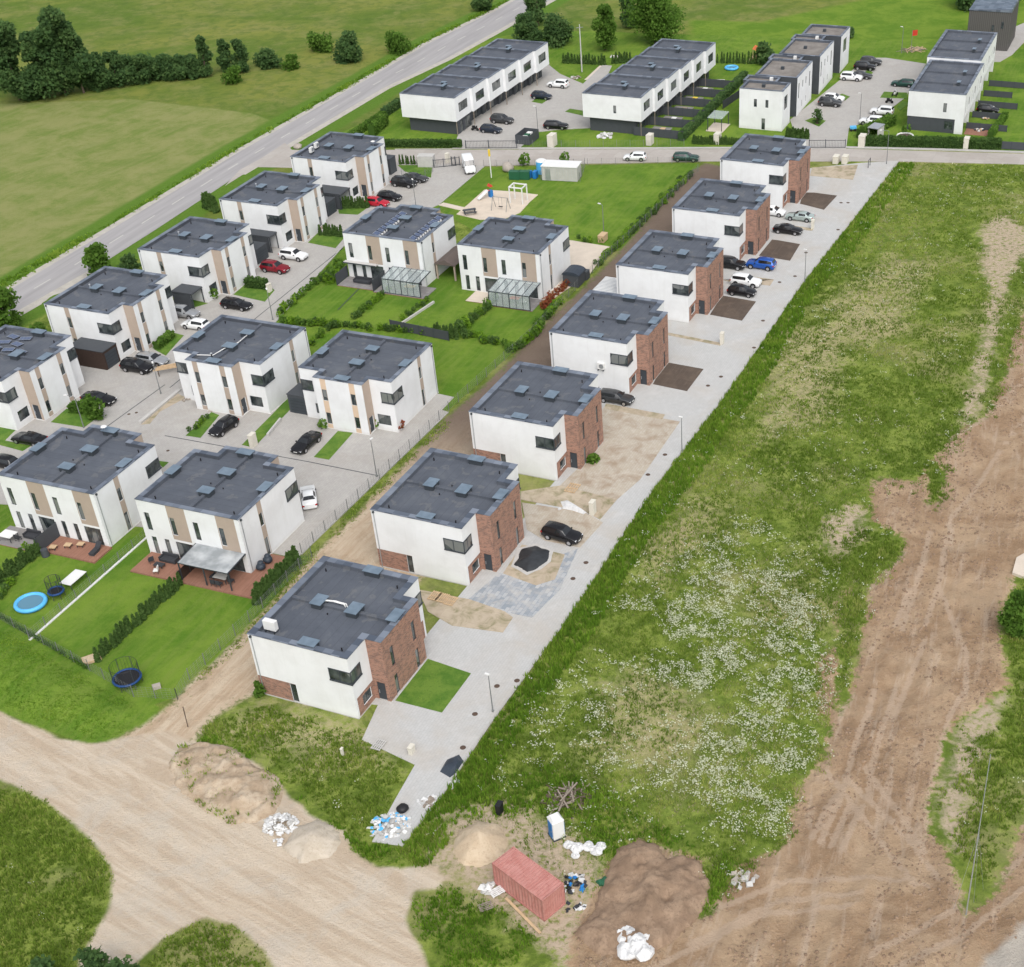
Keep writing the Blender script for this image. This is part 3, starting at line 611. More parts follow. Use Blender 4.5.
def window(parent, P0, ux, nrm, s0, s1, za, zb, depth=.12, mull=1, name='window', glass='glass', f=.07, out=.04):
    ux = Vector((*ux, 0)); nrm = Vector((*nrm, 0)); P0 = Vector((*P0, 0)); fr = MB()
    def bar(a, b, c, d):
        P = [P0+ux*s-nrm*dd+Vector((0, 0, z)) for s, dd, z in ((a, depth, c), (b, depth, c), (b, depth-out, c), (a, depth-out, c), (a, depth, d), (b, depth, d), (b, depth-out, d), (a, depth-out, d))]
        if ux.cross(-nrm).z < 0: P = [P[i] for i in (3, 2, 1, 0, 7, 6, 5, 4)]
        fr.hexa([tuple(p) for p in P])
    bar(s0, s1, za, za+f); bar(s0, s1, zb-f, zb); bar(s0, s0+f, za+f, zb-f); bar(s1-f, s1, za+f, zb-f)
    for k in range(1, mull):
        x = s0+(s1-s0)*k/mull; bar(x-f*.4, x+f*.4, za+f, zb-f)
    o = fr.build(name, 'frame', parent)
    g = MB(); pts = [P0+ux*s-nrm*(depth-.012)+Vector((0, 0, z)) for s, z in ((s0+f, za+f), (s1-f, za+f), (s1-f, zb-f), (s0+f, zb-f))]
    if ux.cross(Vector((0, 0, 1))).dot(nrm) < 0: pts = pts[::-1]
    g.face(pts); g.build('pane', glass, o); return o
def inset(poly, d):
    """offset of a rectilinear polygon (counter-clockwise) inwards by d"""
    n = len(poly); out = []
    for i in range(n):
        p, a, b = Vector(poly[i]), Vector(poly[i-1]), Vector(poly[(i+1) % n]); e1 = (p-a).normalized(); e2 = (b-p).normalized()
        n1 = Vector((-e1.y, e1.x)); n2 = Vector((-e2.y, e2.x)); out.append(p+n1*d+(n2*d if abs(n1.dot(n2)) < .5 else Vector((0, 0))))
    return [tuple(p) for p in out]
def coping(poly, wid, z, th, m, parent, name='coping', out=.05):
    A = inset(poly, -out); B = inset(poly, wid); mb = MB(); n = len(poly)
    for i in range(n):
        j = (i+1) % n
        mb.face([(*A[i], z+th), (*A[j], z+th), (*B[j], z+th+.0), (*B[i], z+th)])
        mb.face([(*A[i], z), (*A[j], z), (*A[j], z+th), (*A[i], z+th)])
        mb.face([(*A[j], z), (*A[i], z), (*B[i], z), (*B[j], z)])
        mb.face([(*B[i], z+th), (*B[j], z+th), (*B[j], z-.0), (*B[i], z-.0)])
    mb.build(name, m, parent)
    q = MB()
    for i in range(n):
        j = (i+1) % n; q.face([(*B[j], z-.55), (*B[i], z-.55), (*B[i], z), (*B[j], z)][::-1])
    q.build('parapet', 'roof', parent)
LX, DY, AN, PR = 13.52, 11.14, 3.2, 1.75

def duplex(kind, mirror, label):
    h = 7.6 if kind == 'B' else 7.32
    hx, hy = LX/2, DY/2; bx = hx-AN; fy = -hy-PR
    root = empty('duplex_house', (0, 0, 0), 0, label, 'house')
    reg = {}; n_ = [0]; main = 'wall'
    def zk(kind_):
        n_[0] += 1; return (kind_, n_[0])
    wins = []
    def F(P0, ux, nrm, w, zones=(), holes=(), wn=(), default='wall'):
        facade(reg, P0, ux, nrm, w, 0, h-.001, default, zones, [x[:4] for x in holes])
        for x in holes: wins.append((P0, ux, nrm)+tuple(x))
    if kind == 'W':
        # front centre block (local -y side), seen from the street
        zs = [(bx+s-.0, bx+s+.8, 0, h, zk('cladding_panel')) for s in (-2.6, 1.6)]
        ho = [(bx+s+.04, bx+s+.76, a, b, 1, 'window') for s in (-2.6, 1.6) for a, b in ((4.15, 5.75), (.75, 2.4))]
        F((-bx, fy), (1, 0), (0, -1), 2*bx, zs, ho)
        for sx in (-1, 1):                                           # side walls of the block, with the doors
            if sx < 0: F((-bx, -hy), (0, -1), (-1, 0), PR, [(0, PR, 0, h, zk('cladding_panel'))], [(.35, 1.35, .02, 2.3, 1, 'door')])
            else: F((bx, fy), (0, 1), (1, 0), PR, [(0, PR, 0, h, zk('cladding_panel'))], [(.4, 1.4, .02, 2.3, 1, 'door')])
            wide = (sx > 0) != mirror
            g = (.45, 2.35) if wide else (.85, 1.65)
            # wing front, s measured from the block outwards
            if sx > 0: F((bx, -hy), (1, 0), (0, -1), AN, [], [(g[0], g[1], .85, 2.35, 2 if wide else 1, 'window')])
            else: F((-hx, -hy), (1, 0), (0, -1), AN, [], [(AN-g[1], AN-g[0], .85, 2.35, 2 if wide else 1, 'window')])
            P0, ux = ((hx, -hy), (0, 1)) if sx > 0 else ((-hx, hy), (0, -1)); s = 6.9 if sx > 0 else DY-6.9-.82
            F(P0, ux, (sx, 0), DY, [(s, s+.82, 0, h, zk('cladding_panel'))], [(s+.06, s+.7, 4.15, 5.8, 1, 'window'), (s+.06, s+.7, .1, 2.5, 1, 'window')])
        # garden front
        zs = []; ho = []
        for o_ in (0, -6.5):                                          # s runs from +x to -x on this side
            f = lambda x: hx-(x+o_)
            zs.append((f(2.8), f(.35), 2.75, h, zk('cladding_panel')))
            ho += [(f(6.1), f(5.4), 3.35, 5.75, 1, 'window'), (f(2.7), f(2.05), 3.35, 5.7, 1, 'window'), (f(5.95), f(5.3), .05, 2.5, 1, 'window'), (f(4.22), f(3.56), .05, 2.5, 1, 'window'), (f(2.7), f(.4), .05, 2.45, 3, 'glazed_door')]
        F((hx, hy), (-1, 0), (0, 1), LX, zs, ho)
    else:
        zb = [(0, 2*bx, 0, h, 'brick_facade')]
        ho = [(bx+s, bx+s+.62, a, b, 1, 'window') for s in (-2.35, 1.75) for a, b in ((3.6, 6.0), (.1, 2.5))]
        F((-bx, fy), (1, 0), (0, -1), 2*bx, [], ho, default='brick_facade')
        for sx in (-1, 1):
            if sx < 0: F((-bx, -hy), (0, -1), (-1, 0), PR, [], [(.4, 1.35, .02, 2.35, 1, 'door')], default='brick_facade')
            else: F((bx, fy), (0, 1), (1, 0), PR, [], [(.4, 1.35, .02, 2.35, 1, 'door')], default='brick_facade')
            x0 = bx if sx > 0 else -hx; a = (.5, 2.0) if sx > 0 else (AN-2.0, AN-.5)
            F((x0, -hy), (1, 0), (0, -1), AN, [(0 if sx > 0 else .3, AN-(.3 if sx > 0 else 0), 0, 2.4, ('brick_panel', sx))], [(a[0], a[1], .8, 2.0, 2, 'window')])
            P0, ux = ((hx, -hy), (0, 1)) if sx > 0 else ((-hx, hy), (0, -1))
            s = (DY-4.4, DY) if sx > 0 else (0, 4.4); w2 = (DY-4.4, DY-3.7) if sx > 0 else (3.7, 4.4)
            F(P0, ux, (sx, 0), DY, [(s[0], s[1], 0, 2.45, ('brick_panel', sx*2))], [(w2[0], w2[1], .03, 2.42, 1, 'glazed_door')])
        ho = []
        for o_ in (0, -6.5):
            f = lambda x: hx-(x+o_); ho += [(f(6.0), f(5.2), 3.4, 5.8, 1, 'window'), (f(2.7), f(1.6), 3.4, 5.8, 1, 'window'), (f(5), f(.8), .05, 2.45, 4, 'glazed_door')]
        F((hx, hy), (-1, 0), (0, 1), LX, [], ho)
    mats = dict(wall='white', cladding_panel='beige', brick_facade='brick', brick_panel='brick')
    for k, mb in reg.items():
        nm = k if isinstance(k, str) else k[0]; mb.build(nm, mats[nm], root)
    for P0, ux, nrm, s0, s1, za, zb_, mull, nm in wins:
        if nm == 'door':
            U = Vector((*ux, 0)); N = Vector((*nrm, 0)); Q = Vector((*P0, 0)); mb = MB()
            pts = [Q+U*s-N*.1+Vector((0, 0, z)) for s, z in ((s0, za), (s1, za), (s1, zb_), (s0, zb_))]
            mb.face(pts if U.cross(Vector((0, 0, 1))).dot(N) > 0 else pts[::-1]); dr = mb.build('door', 'frame', root)
            hp = Q+U*(s0+.15)-N*.05; MB().box(hp.x-.03, hp.x+.03, hp.y-.03, hp.y+.03, .9, 1.3).build('handle', 'metal', dr)
        else: window(root, P0, ux, nrm, s0, s1, za, zb_, mull=mull, name=nm)
    # corner windows wrap round both street corners, standing a little proud
    zc = (4.4, 5.9) if kind == 'B' else (4.18, 5.68)
    for sx in (-1, 1):
        X0 = sx*hx; mb = MB(); o_ = .05
        x1 = sx*(hx-1.75); y1 = -hy+2.42
        def bx_(xa, xb, ya, yb, za, zb): mb.box(min(xa, xb), max(xa, xb), min(ya, yb), max(ya, yb), za, zb)
        xo = X0+sx*o_; yo = -hy-o_; f_ = .1
        for za, zb in ((zc[0]-.04, zc[0]+f_), (zc[1]-f_, zc[1])):
            ex = .06 if za < zc[0] else 0
            bx_(x1, xo+sx*ex, yo-ex, -hy+.02, za, zb); bx_(X0-sx*.02, xo+sx*ex, -hy+.02, y1, za, zb)
        for a_ in (x1, (x1+xo)/2, xo-sx*f_): bx_(a_, a_+sx*f_*.8, yo, -hy+.02, zc[0]+f_, zc[1]-f_)
        for a_ in (y1-f_, (yo+y1)/2): bx_(X0-sx*.02, xo, a_, a_+f_*.8, zc[0]+f_, zc[1]-f_)
        o = mb.build('corner_window', 'frame', root)
        g = MB(); g.box(min(x1+sx*.05, xo-sx*.03), max(x1+sx*.05, xo-sx*.03), yo+.025, -hy+.03, zc[0]+.05, zc[1]-.05)
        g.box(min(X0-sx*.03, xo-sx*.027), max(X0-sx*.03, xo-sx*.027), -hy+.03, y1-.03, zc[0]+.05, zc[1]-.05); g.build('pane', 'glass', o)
    # roof
    poly = [(-hx, -hy), (-bx, -hy), (-bx, fy), (bx, fy), (bx, -hy), (hx, -hy), (hx, hy), (-hx, hy)]
    coping(poly, .68 if kind == 'B' else .56, h, .07, 'coping', root)
    MB().prism(inset(poly, .3), h-.75, h-.42).build('roof', 'roof', root)
    dv = MB(); dv.box(-.2, .2, -hy-PR+.5, hy-.55, h-.42, h-.12); dv.build('party_parapet', 'roof', root)
    caps = [(.0, 1.75, 1.7, 1.3), (0, -2.3, 1.8, 1.4), (-hx+.75, -.9, 1.15, 1.9), (hx-.55, -.7, 1.15, 1.9), (.4, -hy-PR+.65, 2.0, 1.15)]
    for i, (x, y, a, b) in enumerate(caps):
        st_ = MB().box(x-a/2+.12, x+a/2-.12, y-b/2+.12, y+b/2-.12, h-.45, h+.2).build('chimney', 'frame', root)
        MB().box(x-a/2, x+a/2, y-b/2, y+b/2, h+.2, h+.27).build('cap', 'cap', st_)
    for x, y in ((-hx+1.3, -hy+1.4), (hx-1.8, -hy+1.4), (hx-1.7, hy-1.3), (-hx+1.5, hy-1.4), (-1.1, .2), (.9, -.3)):
        MB().tube((x, y, h-.42), (x, y, h-.05 if abs(x) > 2 else h-.25), .07, n=7).build('vent_pipe', 'black', root)
    for sx in (-1, 1):
        dx = sx*(hx+.06); dp_ = MB().tube((dx, hy-.35, .1), (dx, hy-.35, h-.1), .05, n=6).build('downpipe', 'metal', root)
        MB().box(dx-.12, dx+.12, hy-.45, hy-.25, h-.3, h-.08).build('rain_hopper', 'frame', dp_)
    # plinth and step
    MB().prism(inset(poly, -.03), -.3, .12).build('plinth', 'concrete' if kind == 'B' else 'white', root)
    return root

BL = ['nearest brick-fronted white duplex, beside the sand heaps, with an outdoor unit on its roof',
      'brick-fronted white duplex between the nearest one and the sandy yard, black tarpaulin mound in front',
      'third brick-fronted white duplex from the camera, bare sandy yard and a leafy shrub in front',
      'brick-fronted white duplex with one dark grey car parked in front of its white side wall',
      'brick-fronted white duplex beside the white and the black car parked side by side',
      'brick-fronted white duplex between the bright blue car and the silvery green car',
      'farthest brick-fronted white duplex, next to the side street']
b0 = duplex('B', False, BL[0]); brick_h = []
for i, (x, y) in enumerate(HB):
    o = b0 if i == 0 else copy_tree(b0); brick_h.append(o); place(o, (x, y), TB, BL[i], 'white duplex houses with brick fronts along the new street')
WL = {1: 'white duplex cut by the left photo edge, dark solar panels lying on its roof',
      2: 'white duplex with a dark brown garage against its side wall',
      3: 'white duplex between the red car and the silver van, beige strips on its front',
      4: 'white duplex with the white suv parked in front, black carport at its side',
      5: 'white duplex nearest the junction of road and side street, white box units on its roof',
      6: 'white duplex with stepped front, black compact car before its door',
      7: 'white duplex with stepped front and cream strips beside the track fence, black coupe in front',
      8: 'white duplex with brown deck and dark privacy screen on its garden side',
      9: 'white duplex with a grey awning over its deck, nearest white duplex without brick',
      10: 'white duplex with two rows of tilted solar panels, glass pergola on its garden side',
      11: 'white duplex beside the playground lawn, glass veranda on its garden side'}
wA = wB = None
for k, (x, y, r) in HW.items():
    if r == 0:
        if wA is None: wA = o = duplex('W', True, WL[k])
        else: o = copy_tree(wA)
    else:
        if wB is None: wB = o = duplex('W', False, WL[k])
        else: o = copy_tree(wB)
    place(o, (x, y), WANG[r], WL[k], 'white duplex houses with beige strips')
    if k == 7:
        for ch in KIDS[o.name]:
            if ch.name.startswith('cladding_panel') and ch.data.vertices:
                ch.data = ch.data.copy(); ch.data.materials[0] = M['cream'] if all(abs(v.co.y+DY/2+PR) < .01 for v in ch.data.vertices) else M['beige']

def local_thing(name, x, y, ang, label, cat, group=None): return empty(name, (x, y, 0), ang, label, cat, group)
def flat_box(name, k, x0, x1, y0, y1, h, wallm, roofm, label, cat, door=None, parent_kids=True, roofn='roof'):
    cx, cy = HL(k, (x0+x1)/2, (y0+y1)/2); a = WANG[HW[k][2]]; w_, d_ = (x1-x0)/2, (y1-y0)/2
    r = empty(name, (cx, cy, 0), a, label, cat)
    MB().box(-w_, w_, -d_, d_, 0, h).build('wall', wallm, r)
    MB().box(-w_-.06, w_+.06, -d_-.06, d_+.06, h, h+.1).box(-w_+.1, w_-.1, -d_+.1, d_-.1, h+.1, h+.104).build(roofn, roofm, r)
    if door is not None:
        dm = MB()
        if door == '-y': dm.box(-w_+.3, w_-.3, -d_-.03, -d_+.02, .05, h-.35)
        elif door == '+y': dm.box(-w_+.3, w_-.3, d_-.02, d_+.03, .05, h-.35)
        dd = dm.build('garage_door', 'frame', r)
        dl = MB()
        for q in range(1, 5):
            z = .05+q*(h-.4)/5; yy = -d_-.034 if door == '-y' else d_+.034; dl.box(-w_+.32, w_-.32, yy-.004, yy+.004, z-.015, z+.015)
        dl.build('seam', 'black', dd)
    return r
def open_carport(k, x0, x1, y0, y1, h, m, label, wallm=None, back=True):
    cx, cy = HL(k, (x0+x1)/2, (y0+y1)/2); a = WANG[HW[k][2]]; w_, d_ = (x1-x0)/2, (y1-y0)/2
    r = empty('carport', (cx, cy, 0), a, label, 'carport')
    MB().box(-w_, w_, -d_, d_, h-.25, h).build('roof', m, r)
    for sx in (-1, 1):
        for sy in (-1, 1): MB().box(sx*(w_-.12)-.06, sx*(w_-.12)+.06, sy*(d_-.15)-.06, sy*(d_-.15)+.06, 0, h-.25).build('post', 'frame', r)
    if back: MB().box(-w_+.05, -w_+.1, -d_+.3, d_-.1, .1, h-.3).build('side_panel', wallm or 'anth', r)
    return r
flat_box('garage', 2, -9.75, -6.79, -5.5, .45, 2.8, 'darkwood', 'anth', 'dark brown timber garage with a black door beside the white duplex', 'garage', '-y')
open_carport(3, -9.6, -6.8, -5.0, -1.3, 2.6, 'anth', 'open grey carport with a silver van under its edge')
open_carport(4, -9.0, -6.8, -4.6, 1.4, 2.9, 'anth', 'black carport at the side wall behind the white suv')
flat_box('garage', 3, 7.6, 10.8, -5.0, -.4, 2.4, 'anth', 'anth', 'low dark grey garage behind the dark red car', 'garage', '-y')
open_carport(5, -10.2, -6.8, -5.7, -.2, 2.9, 'anth', 'black carport between the two far left duplexes')
flat_box('garage', 4, 7.4, 10.1, -5.4, -1.5, 2.4, 'anth', 'anth', 'low dark blue-grey garage beside the thuja row and the pink-red car', 'garage', '-y')
flat_box('garden_shed', 5, 7.5, 9.7, -5.6, -3.6, 2.9, 'anth', 'anth', 'tall dark shed at the end wall of the junction duplex', 'shed')
flat_box('garage', 7, -9.7, -6.8, -5.2, -2.2, 2.7, 'anth', 'anth', 'small anthracite garage squeezed between the two stepped-front duplexes', 'garage', '-y')

# roof equipment ---------------------------------------------------------
hw, hb = 7.32-.42, 7.6-.42
def roofpt(k, x, y, z=0, B=False):
    p = HBL(k, x, y) if B else HL(k, x, y); return (*p, (hb if B else hw)+z)
def ac_unit(loc, rz, label):
    r = empty('outdoor_unit', loc, rz, label, 'air conditioner')
    MB().box(-.5, .5, -.2, .2, .25, 1.15).build('casing', 'whitep', r, bevel=.02)
    MB().tube((.12, -.2, .7), (.12, -.215, .7), .33, n=18).build('fan_grille', 'metal', r)
    for x in (-.4, .35): MB().box(x, x+.06, -.25, .25, 0, .25).build('foot', 'frame', r)
    return r
x_, y_, z_ = roofpt(1, -5.2, 3.9, 0, True); ac_unit((x_, y_, z_), TB+PI/2, 'white outdoor unit standing on the roof of the nearest brick duplex').scale = (1.35, 1.35, 1.2)
ac_unit(roofpt(5, -3.5, 3.2, .1), TW, 'white box unit on the roof of the junction duplex, left one')
ac_unit(roofpt(5, -1.2, 3.6, .1), TW, 'white box unit on the roof of the junction duplex, right one')
wu = ac_unit(HBL(4, -6.95, -1.8)+(3.2,), TB-PI/2, 'small white outdoor unit fixed on the blank white side wall above the dark grey car')
mb = MB(); pts = [roofpt(1, .1, 1.6, .55, True), roofpt(1, .3, .3, .6, True), roofpt(1, .5, -.8, .35, True), roofpt(1, .35, -1.0, .05, True)]
for a, b in zip(pts, pts[1:]): mb.tube(a, b, .06, n=6); mb.tube((a[0]+.18, a[1]+.05, a[2]), (b[0]+.18, b[1]+.05, b[2]), .06, n=6)
tag(mb.build('insulated_pipe', 'whitep'), 'pair of white insulated pipes bent over the roof of the nearest brick duplex', 'pipe')
mb = MB(); pts = [roofpt(6, -3.2, -5.6, .35), roofpt(6, -1.2, -4.6, .1), roofpt(6, -.4, -3.0, .45), roofpt(6, .4, -1.0, .45), roofpt(6, .3, 1.2, .45)]
for a, b in zip(pts, pts[1:]): mb.tube(a, b, .06, n=6)
tag(mb.build('insulated_pipe', 'whitep'), 'white pipe running along the roof ridge of the stepped-front duplex', 'pipe')
for k in (2, 3, 4, 6): # chimney pots of polished steel
    r = empty('flue_pipe', roofpt(k, -.5, 2.4, .5) if k != 6 else roofpt(6, -.4, -5.8, .5), 0, {2: 'steel flue on the roof of the duplex with the brown garage', 3: 'steel flue on the roof behind the silver van', 4: 'steel flue on the roof of the duplex with the white suv', 6: 'black flue by the front roof edge of the stepped duplex'}[k], 'flue')
    MB().tube((0, 0, 0), (0, 0, .55), .09, n=8).build('pipe', 'metal' if k != 6 else 'black', r); MB().tube((0, 0, .6), (0, 0, .7), .17, .05, n=10).build('cowl', 'metal', r)
def antenna(loc, label):
    r = empty('satellite_dish', loc, R(-60), label, 'satellite dish')
    MB().tube((0, 0, 0), (0, 0, .8), .03, n=6).build('mast', 'metal', r)
    MB().ball((0, 0, .8), .38, .35, 12, 4, half=True).build('dish', 'whitep', r)
antenna(roofpt(8, .9, -6.3, .4), 'white satellite dish on the front roof edge of the deck duplex'); antenna(roofpt(5, 2.2, -6.0, .4), 'white satellite dish on the roof of the junction duplex')
# solar panels
sp = empty('solar_panel', (0, 0, 0), 0, 'x', 'solar panel')
MB().hexa([(-.5, -.8, .10), (.5, -.8, .10), (.5, .8, .10), (-.5, .8, .10), (-.5, -.8, .13), (.5, -.8, .13), (.5, .8, .13), (-.5, .8, .13)]).build('module', 'panel_solar', sp)
MB().box(-.5, -.44, -.8, .8, .131, .14).box(.44, .5, -.8, .8, .131, .14).box(-.44, .44, -.8, -.76, .131, .14).box(-.44, .44, .76, .8, .131, .14).build('frame', 'metal', sp)
first = True
def put_panel(loc, rz, tilt, label, grp):
    global first
    o = sp if first else copy_tree(sp); first = False
    place(o, loc, rz, label, grp); o.rotation_euler = (0, tilt, rz)
for row, x0 in enumerate((1.5, -4.9)):
    for i in range(8):
        put_panel(roofpt(10, x0, 4.0-i*1.12 if i < 8 else 0, .28), WANG[2], R(-16), 'tilted solar panel in the %s row on the roof of the pergola duplex' % ('left' if row == 0 else 'right'), 'solar panels of the %s row on the pergola duplex roof' % ('left' if row == 0 else 'right'))
for i in range(7):
    put_panel(roofpt(1, 1.2+(i % 3)*1.7, 2.4-(i//3)*2.1, .08), TW+(.35 if i % 2 else -.2), 0, 'dark solar panel lying flat on the roof at the left photo edge', 'flat solar panels on the leftmost roof')
br_ = MB()
for row, x0 in enumerate((.85, -5.5)):
    for i in range(12):
        x_, y_, z_ = roofpt(10, x0+.0, 4.4-i*.74, 0); br_.box(x_-.14, x_+.14, y_-.1, y_+.1, z_, z_+.25, TW)
for k in range(1): tag(br_.build('ballast_block', 'whitep'), 'white ballast blocks along the solar rows', 'ballast block', kind='stuff')

# ---------------------------------------------------------------- terraces
def box_faces_windows(root, name): pass
def terrace_block(root, x0, x1, y0, y1, z0, z1, m, holes_by_face, wallname='wall', roofm='roof', cop=.35, copm='coping', roof=True, side=None):
    """faces: 'f' (-y, street), 'b' (+y), 'l' (-x, near end), 'r' (+x)"""
    reg = {}
    FD = dict(f=((x0, y0), (1, 0), (0, -1), x1-x0), b=((x1, y1), (-1, 0), (0, 1), x1-x0), l=((x0, y1), (0, -1), (-1, 0), y1-y0), r=((x1, y0), (0, 1), (1, 0), y1-y0))
    for k, (P0, ux, nr, w_) in FD.items():
        ho = holes_by_face.get(k, []); facade(reg, P0, ux, nr, w_, z0, z1-.002, 's' if (side and k == 'l') else 'w', [], [h[:4] for h in ho])
        for h in ho: window(root, P0, ux, nr, *h[:4], mull=h[4] if len(h) > 4 else 1)
    mb = reg['w']; mb.face([(x0, y0, z0), (x0, y1, z0), (x1, y1, z0), (x1, y0, z0)])
    mb.build(wallname, m, root)
    if 's' in reg: reg['s'].build('dark_side_wall', side, root)
    if roof:
        P = [(x0, y0), (x1, y0), (x1, y1), (x0, y1)]
        coping(P, cop, z1, .07, copm, root); MB().prism(inset(P, .2), z1-.6, z1-.4).build('roof', roofm, root)
# T1: forecourt on its +v side
def row_terrace(origin, label, n, unit, dep, stag, kind):
    r = empty('terrace_house', (*origin, 0), TW, label, 'terraced houses')
    for i in range(n):
        x0, x1, s = i*unit, (i+1)*unit, -i*stag
        ww = 1.9 if kind == 1 else 1.7; ho = {'f': [(unit/2-ww, unit/2+ww, 4.2, 5.95, 3)]}
        if i == 0 and kind == 2: ho['l'] = [(dep*.55-.3, dep*.55+.3, 4.0, 5.5, 1)]
        terrace_block(r, x0, x1-.002*i, -dep+s, s, 2.8, 7.35, 'white', ho, cop=.38)
        # recessed dark ground floor
        ov = 1.9 if kind == 1 else 1.5
        terrace_block(r, x0+(.9 if i == 0 else .0), x1-.003, -dep+s+(ov if (i or kind == 2) else .25), s-1.0, 0, 2.8, 'anth', {'f': [(1.0, 2.2, .05, 2.3, 1), (3.0, 5.4, .05, 2.4, 3)]}, 'ground_floor_wall', roof=False)
        MB().box(x0+.15, x0+.27, -dep+s+.12, -dep+s+.24, 0, 2.8).build('post', 'oldwood', r)
        st_ = MB().box(x1-1.5, x1+.3, -dep*.58+s, -dep*.58+s+.55, 6.9, 7.7).build('chimney', 'frame', r) if i % 2 == 0 else MB().box(x0+1.5, x0+2.2, -dep*.45+s, -dep*.45+s+.9, 6.95, 7.45).build('roof_vent', 'frame', r)
        MB().box(st_.data.vertices[0].co.x-.1, st_.data.vertices[1].co.x+.1, st_.data.vertices[0].co.y-.1, st_.data.vertices[3].co.y+.1, st_.data.vertices[4].co.z, st_.data.vertices[4].co.z+.07).build('cap', 'cap', st_)
    return r
U2 = Vector((math.cos(TW), math.sin(TW))); V2 = Vector((math.sin(TW), -math.cos(TW)))
def UV(u, v): p = U2*u+V2*v; return (p.x, p.y)
def frameUV(P): P = Vector(P); return (P.dot(U2), P.dot(V2))
row_terrace(UV(236.9, -141.7), 'long white terrace with dark ground floor overlooking parked cars, nearest the main road', 6, 6.63, 11.95, .46, 1)
row_terrace(UV(246.2, -106.9), 'long white terrace overhanging small fenced back gardens, middle of the three rows', 6, 6.5, 12.1, .46, 2)
# T3: white boxes linked by recessed dark bays
r = empty('terrace_house', (*UV(256.0, -78.2), 0), TW, 'terrace of white boxes stepped with dark recessed bays, fronting the far car court', 'terraced houses')
x = 0
for i, (ln, white) in enumerate(((5.6, 1), (3.4, 0), (11.5, 1), (3.4, 0), (11.5, 1), (3.6, 0), (7.8, 1))):
    s = -.045*x
    if white:
        dp = 8.6
        if i == 0: ho = {'f': [(1.2, 3.6, 3.6, 6.2, 2)], 'l': [(2.9, 3.5, 4.3, 5.8), (5.2, 5.8, 4.3, 5.8), (4.5, 5.2, .05, 2.2)]}
        elif i == 6: ho = {'f': [(2.2, 5.2, 3.6, 6.3, 2)]}
        else: ho = {'f': [(1.0, 1.9, 3.2, 6.2), (4.0, 4.7, 4.6, 6.0), (6.4, 7.1, 4.6, 6.0), (9.2, 10.1, 3.2, 6.2), (3.8, 4.3, .9, 2.2), (6.8, 7.3, .9, 2.2)]}
        terrace_block(r, x, x+ln-.002, -dp+s, s, 0, 7.6, 'white', ho, roofm='roof2', cop=.4, side='anth' if i else None)
    else:
        terrace_block(r, x, x+ln-.004, -5.4+s, s+1.2, 0, 7.45, 'anth', {'f': [(.8, 2.2, .05, 2.2, 2), (1.0, 2.2, 3.8, 5.6)]}, 'recessed_wall', roofm='roof2', cop=.4)
    MB().box(x+ln*.5, x+ln*.5+.6, -4.2+s, -3.6+s, 7.1, 7.75).build('roof_vent', 'whitep' if i % 2 else 'frame', r)
    x += ln
# T4
r = empty('terrace_house', (*UV(263.3, -47.0), 0), TW, 'white terrace block in two steps with grey base, far right behind the long hedge', 'terraced houses')
for i, (x0, ln, s, hh) in enumerate(((0, 20.6, 0, 7.4), (20.62, 20.4, .6, 7.9))):
    ho = {'f': []}
    for u_ in range(3):
        b = 6.8*u_; ho['f'] += [(b+1.2, b+1.9, 3.4, 6.0), (b+3.4, b+4.1, 3.4, 6.0), (b+4.7, b+5.9, 4.0, 5.6, 2)]
    if i == 0: ho['l'] = [(6.7, 7.35, 3.9, 5.6)]
    terrace_block(r, x0, x0+ln, -10.7+s, s, 2.7, hh, 'white', ho, cop=.55)
    terrace_block(r, x0+.12, x0+ln-.12, -9.1+s, s-.1, 0, 2.7, 'anth', {'f': [(1.2+6.8*j, 4.8+6.8*j, .05, 2.4, 3) for j in range(3)], 'l': [(7.0, 8.7, .6, 2.2, 2)] if i == 0 else []}, 'ground_floor_wall', roof=False)
    for j in range(4): MB().box(x0+min(j*6.8, ln-.35), x0+min(j*6.8, ln-.35)+.35, -10.7+s+.01, -9.1+s, 0, 2.7).build('white_pier', 'white', r)
    for j in range(1, 3): MB().box(x0+6.8*j-.15, x0+6.8*j+.15, -10.1+s, s-.6, hh-.4, hh-.06).build('party_parapet', 'roof', r); q = MB().box(x0+6.8*j-.5, x0+6.8*j+.6, -8.4+s, -7.9+s, hh-.4, hh+.3).build('chimney', 'frame', r); MB().box(x0+6.8*j-.6, x0+6.8*j+.7, -8.5+s, -7.8+s, hh+.3, hh+.37).build('cap', 'cap', q)
# dark house beyond
t = NT('dark_vertical_cladding'); v = t.coord(); sx_ = t.n('SeparateXYZ'); t.l(v, sx_.inputs[0]); wv = t.math('FRACT', t.math('MULTIPLY', t.math('ADD', sx_.outputs[0], sx_.outputs[1]), 2.4))
t.col(t.mix(t.ss(wv, .75, .95), (.10, .095, .09), (.045, .043, .042))); M['clad'] = t.m
r = empty('cladded_house', (*UV(319.5, -45.3), 0), TW, 'dark grey timber-clad house with metal roof in the far right corner', 'house')
MB().box(0, 11.6, -9.1, 0, 0, 8.2).build('wall', 'clad', r)
MB().hexa([(-.1, -9.2, 8.2), (11.7, -9.2, 8.2), (11.7, .1, 8.2), (-.1, .1, 8.2), (-.1, -9.2, 8.75), (11.7, -9.2, 8.75), (11.7, .1, 8.3), (-.1, .1, 8.3)]).build('roof', 'coping', r)
sm_ = MB()
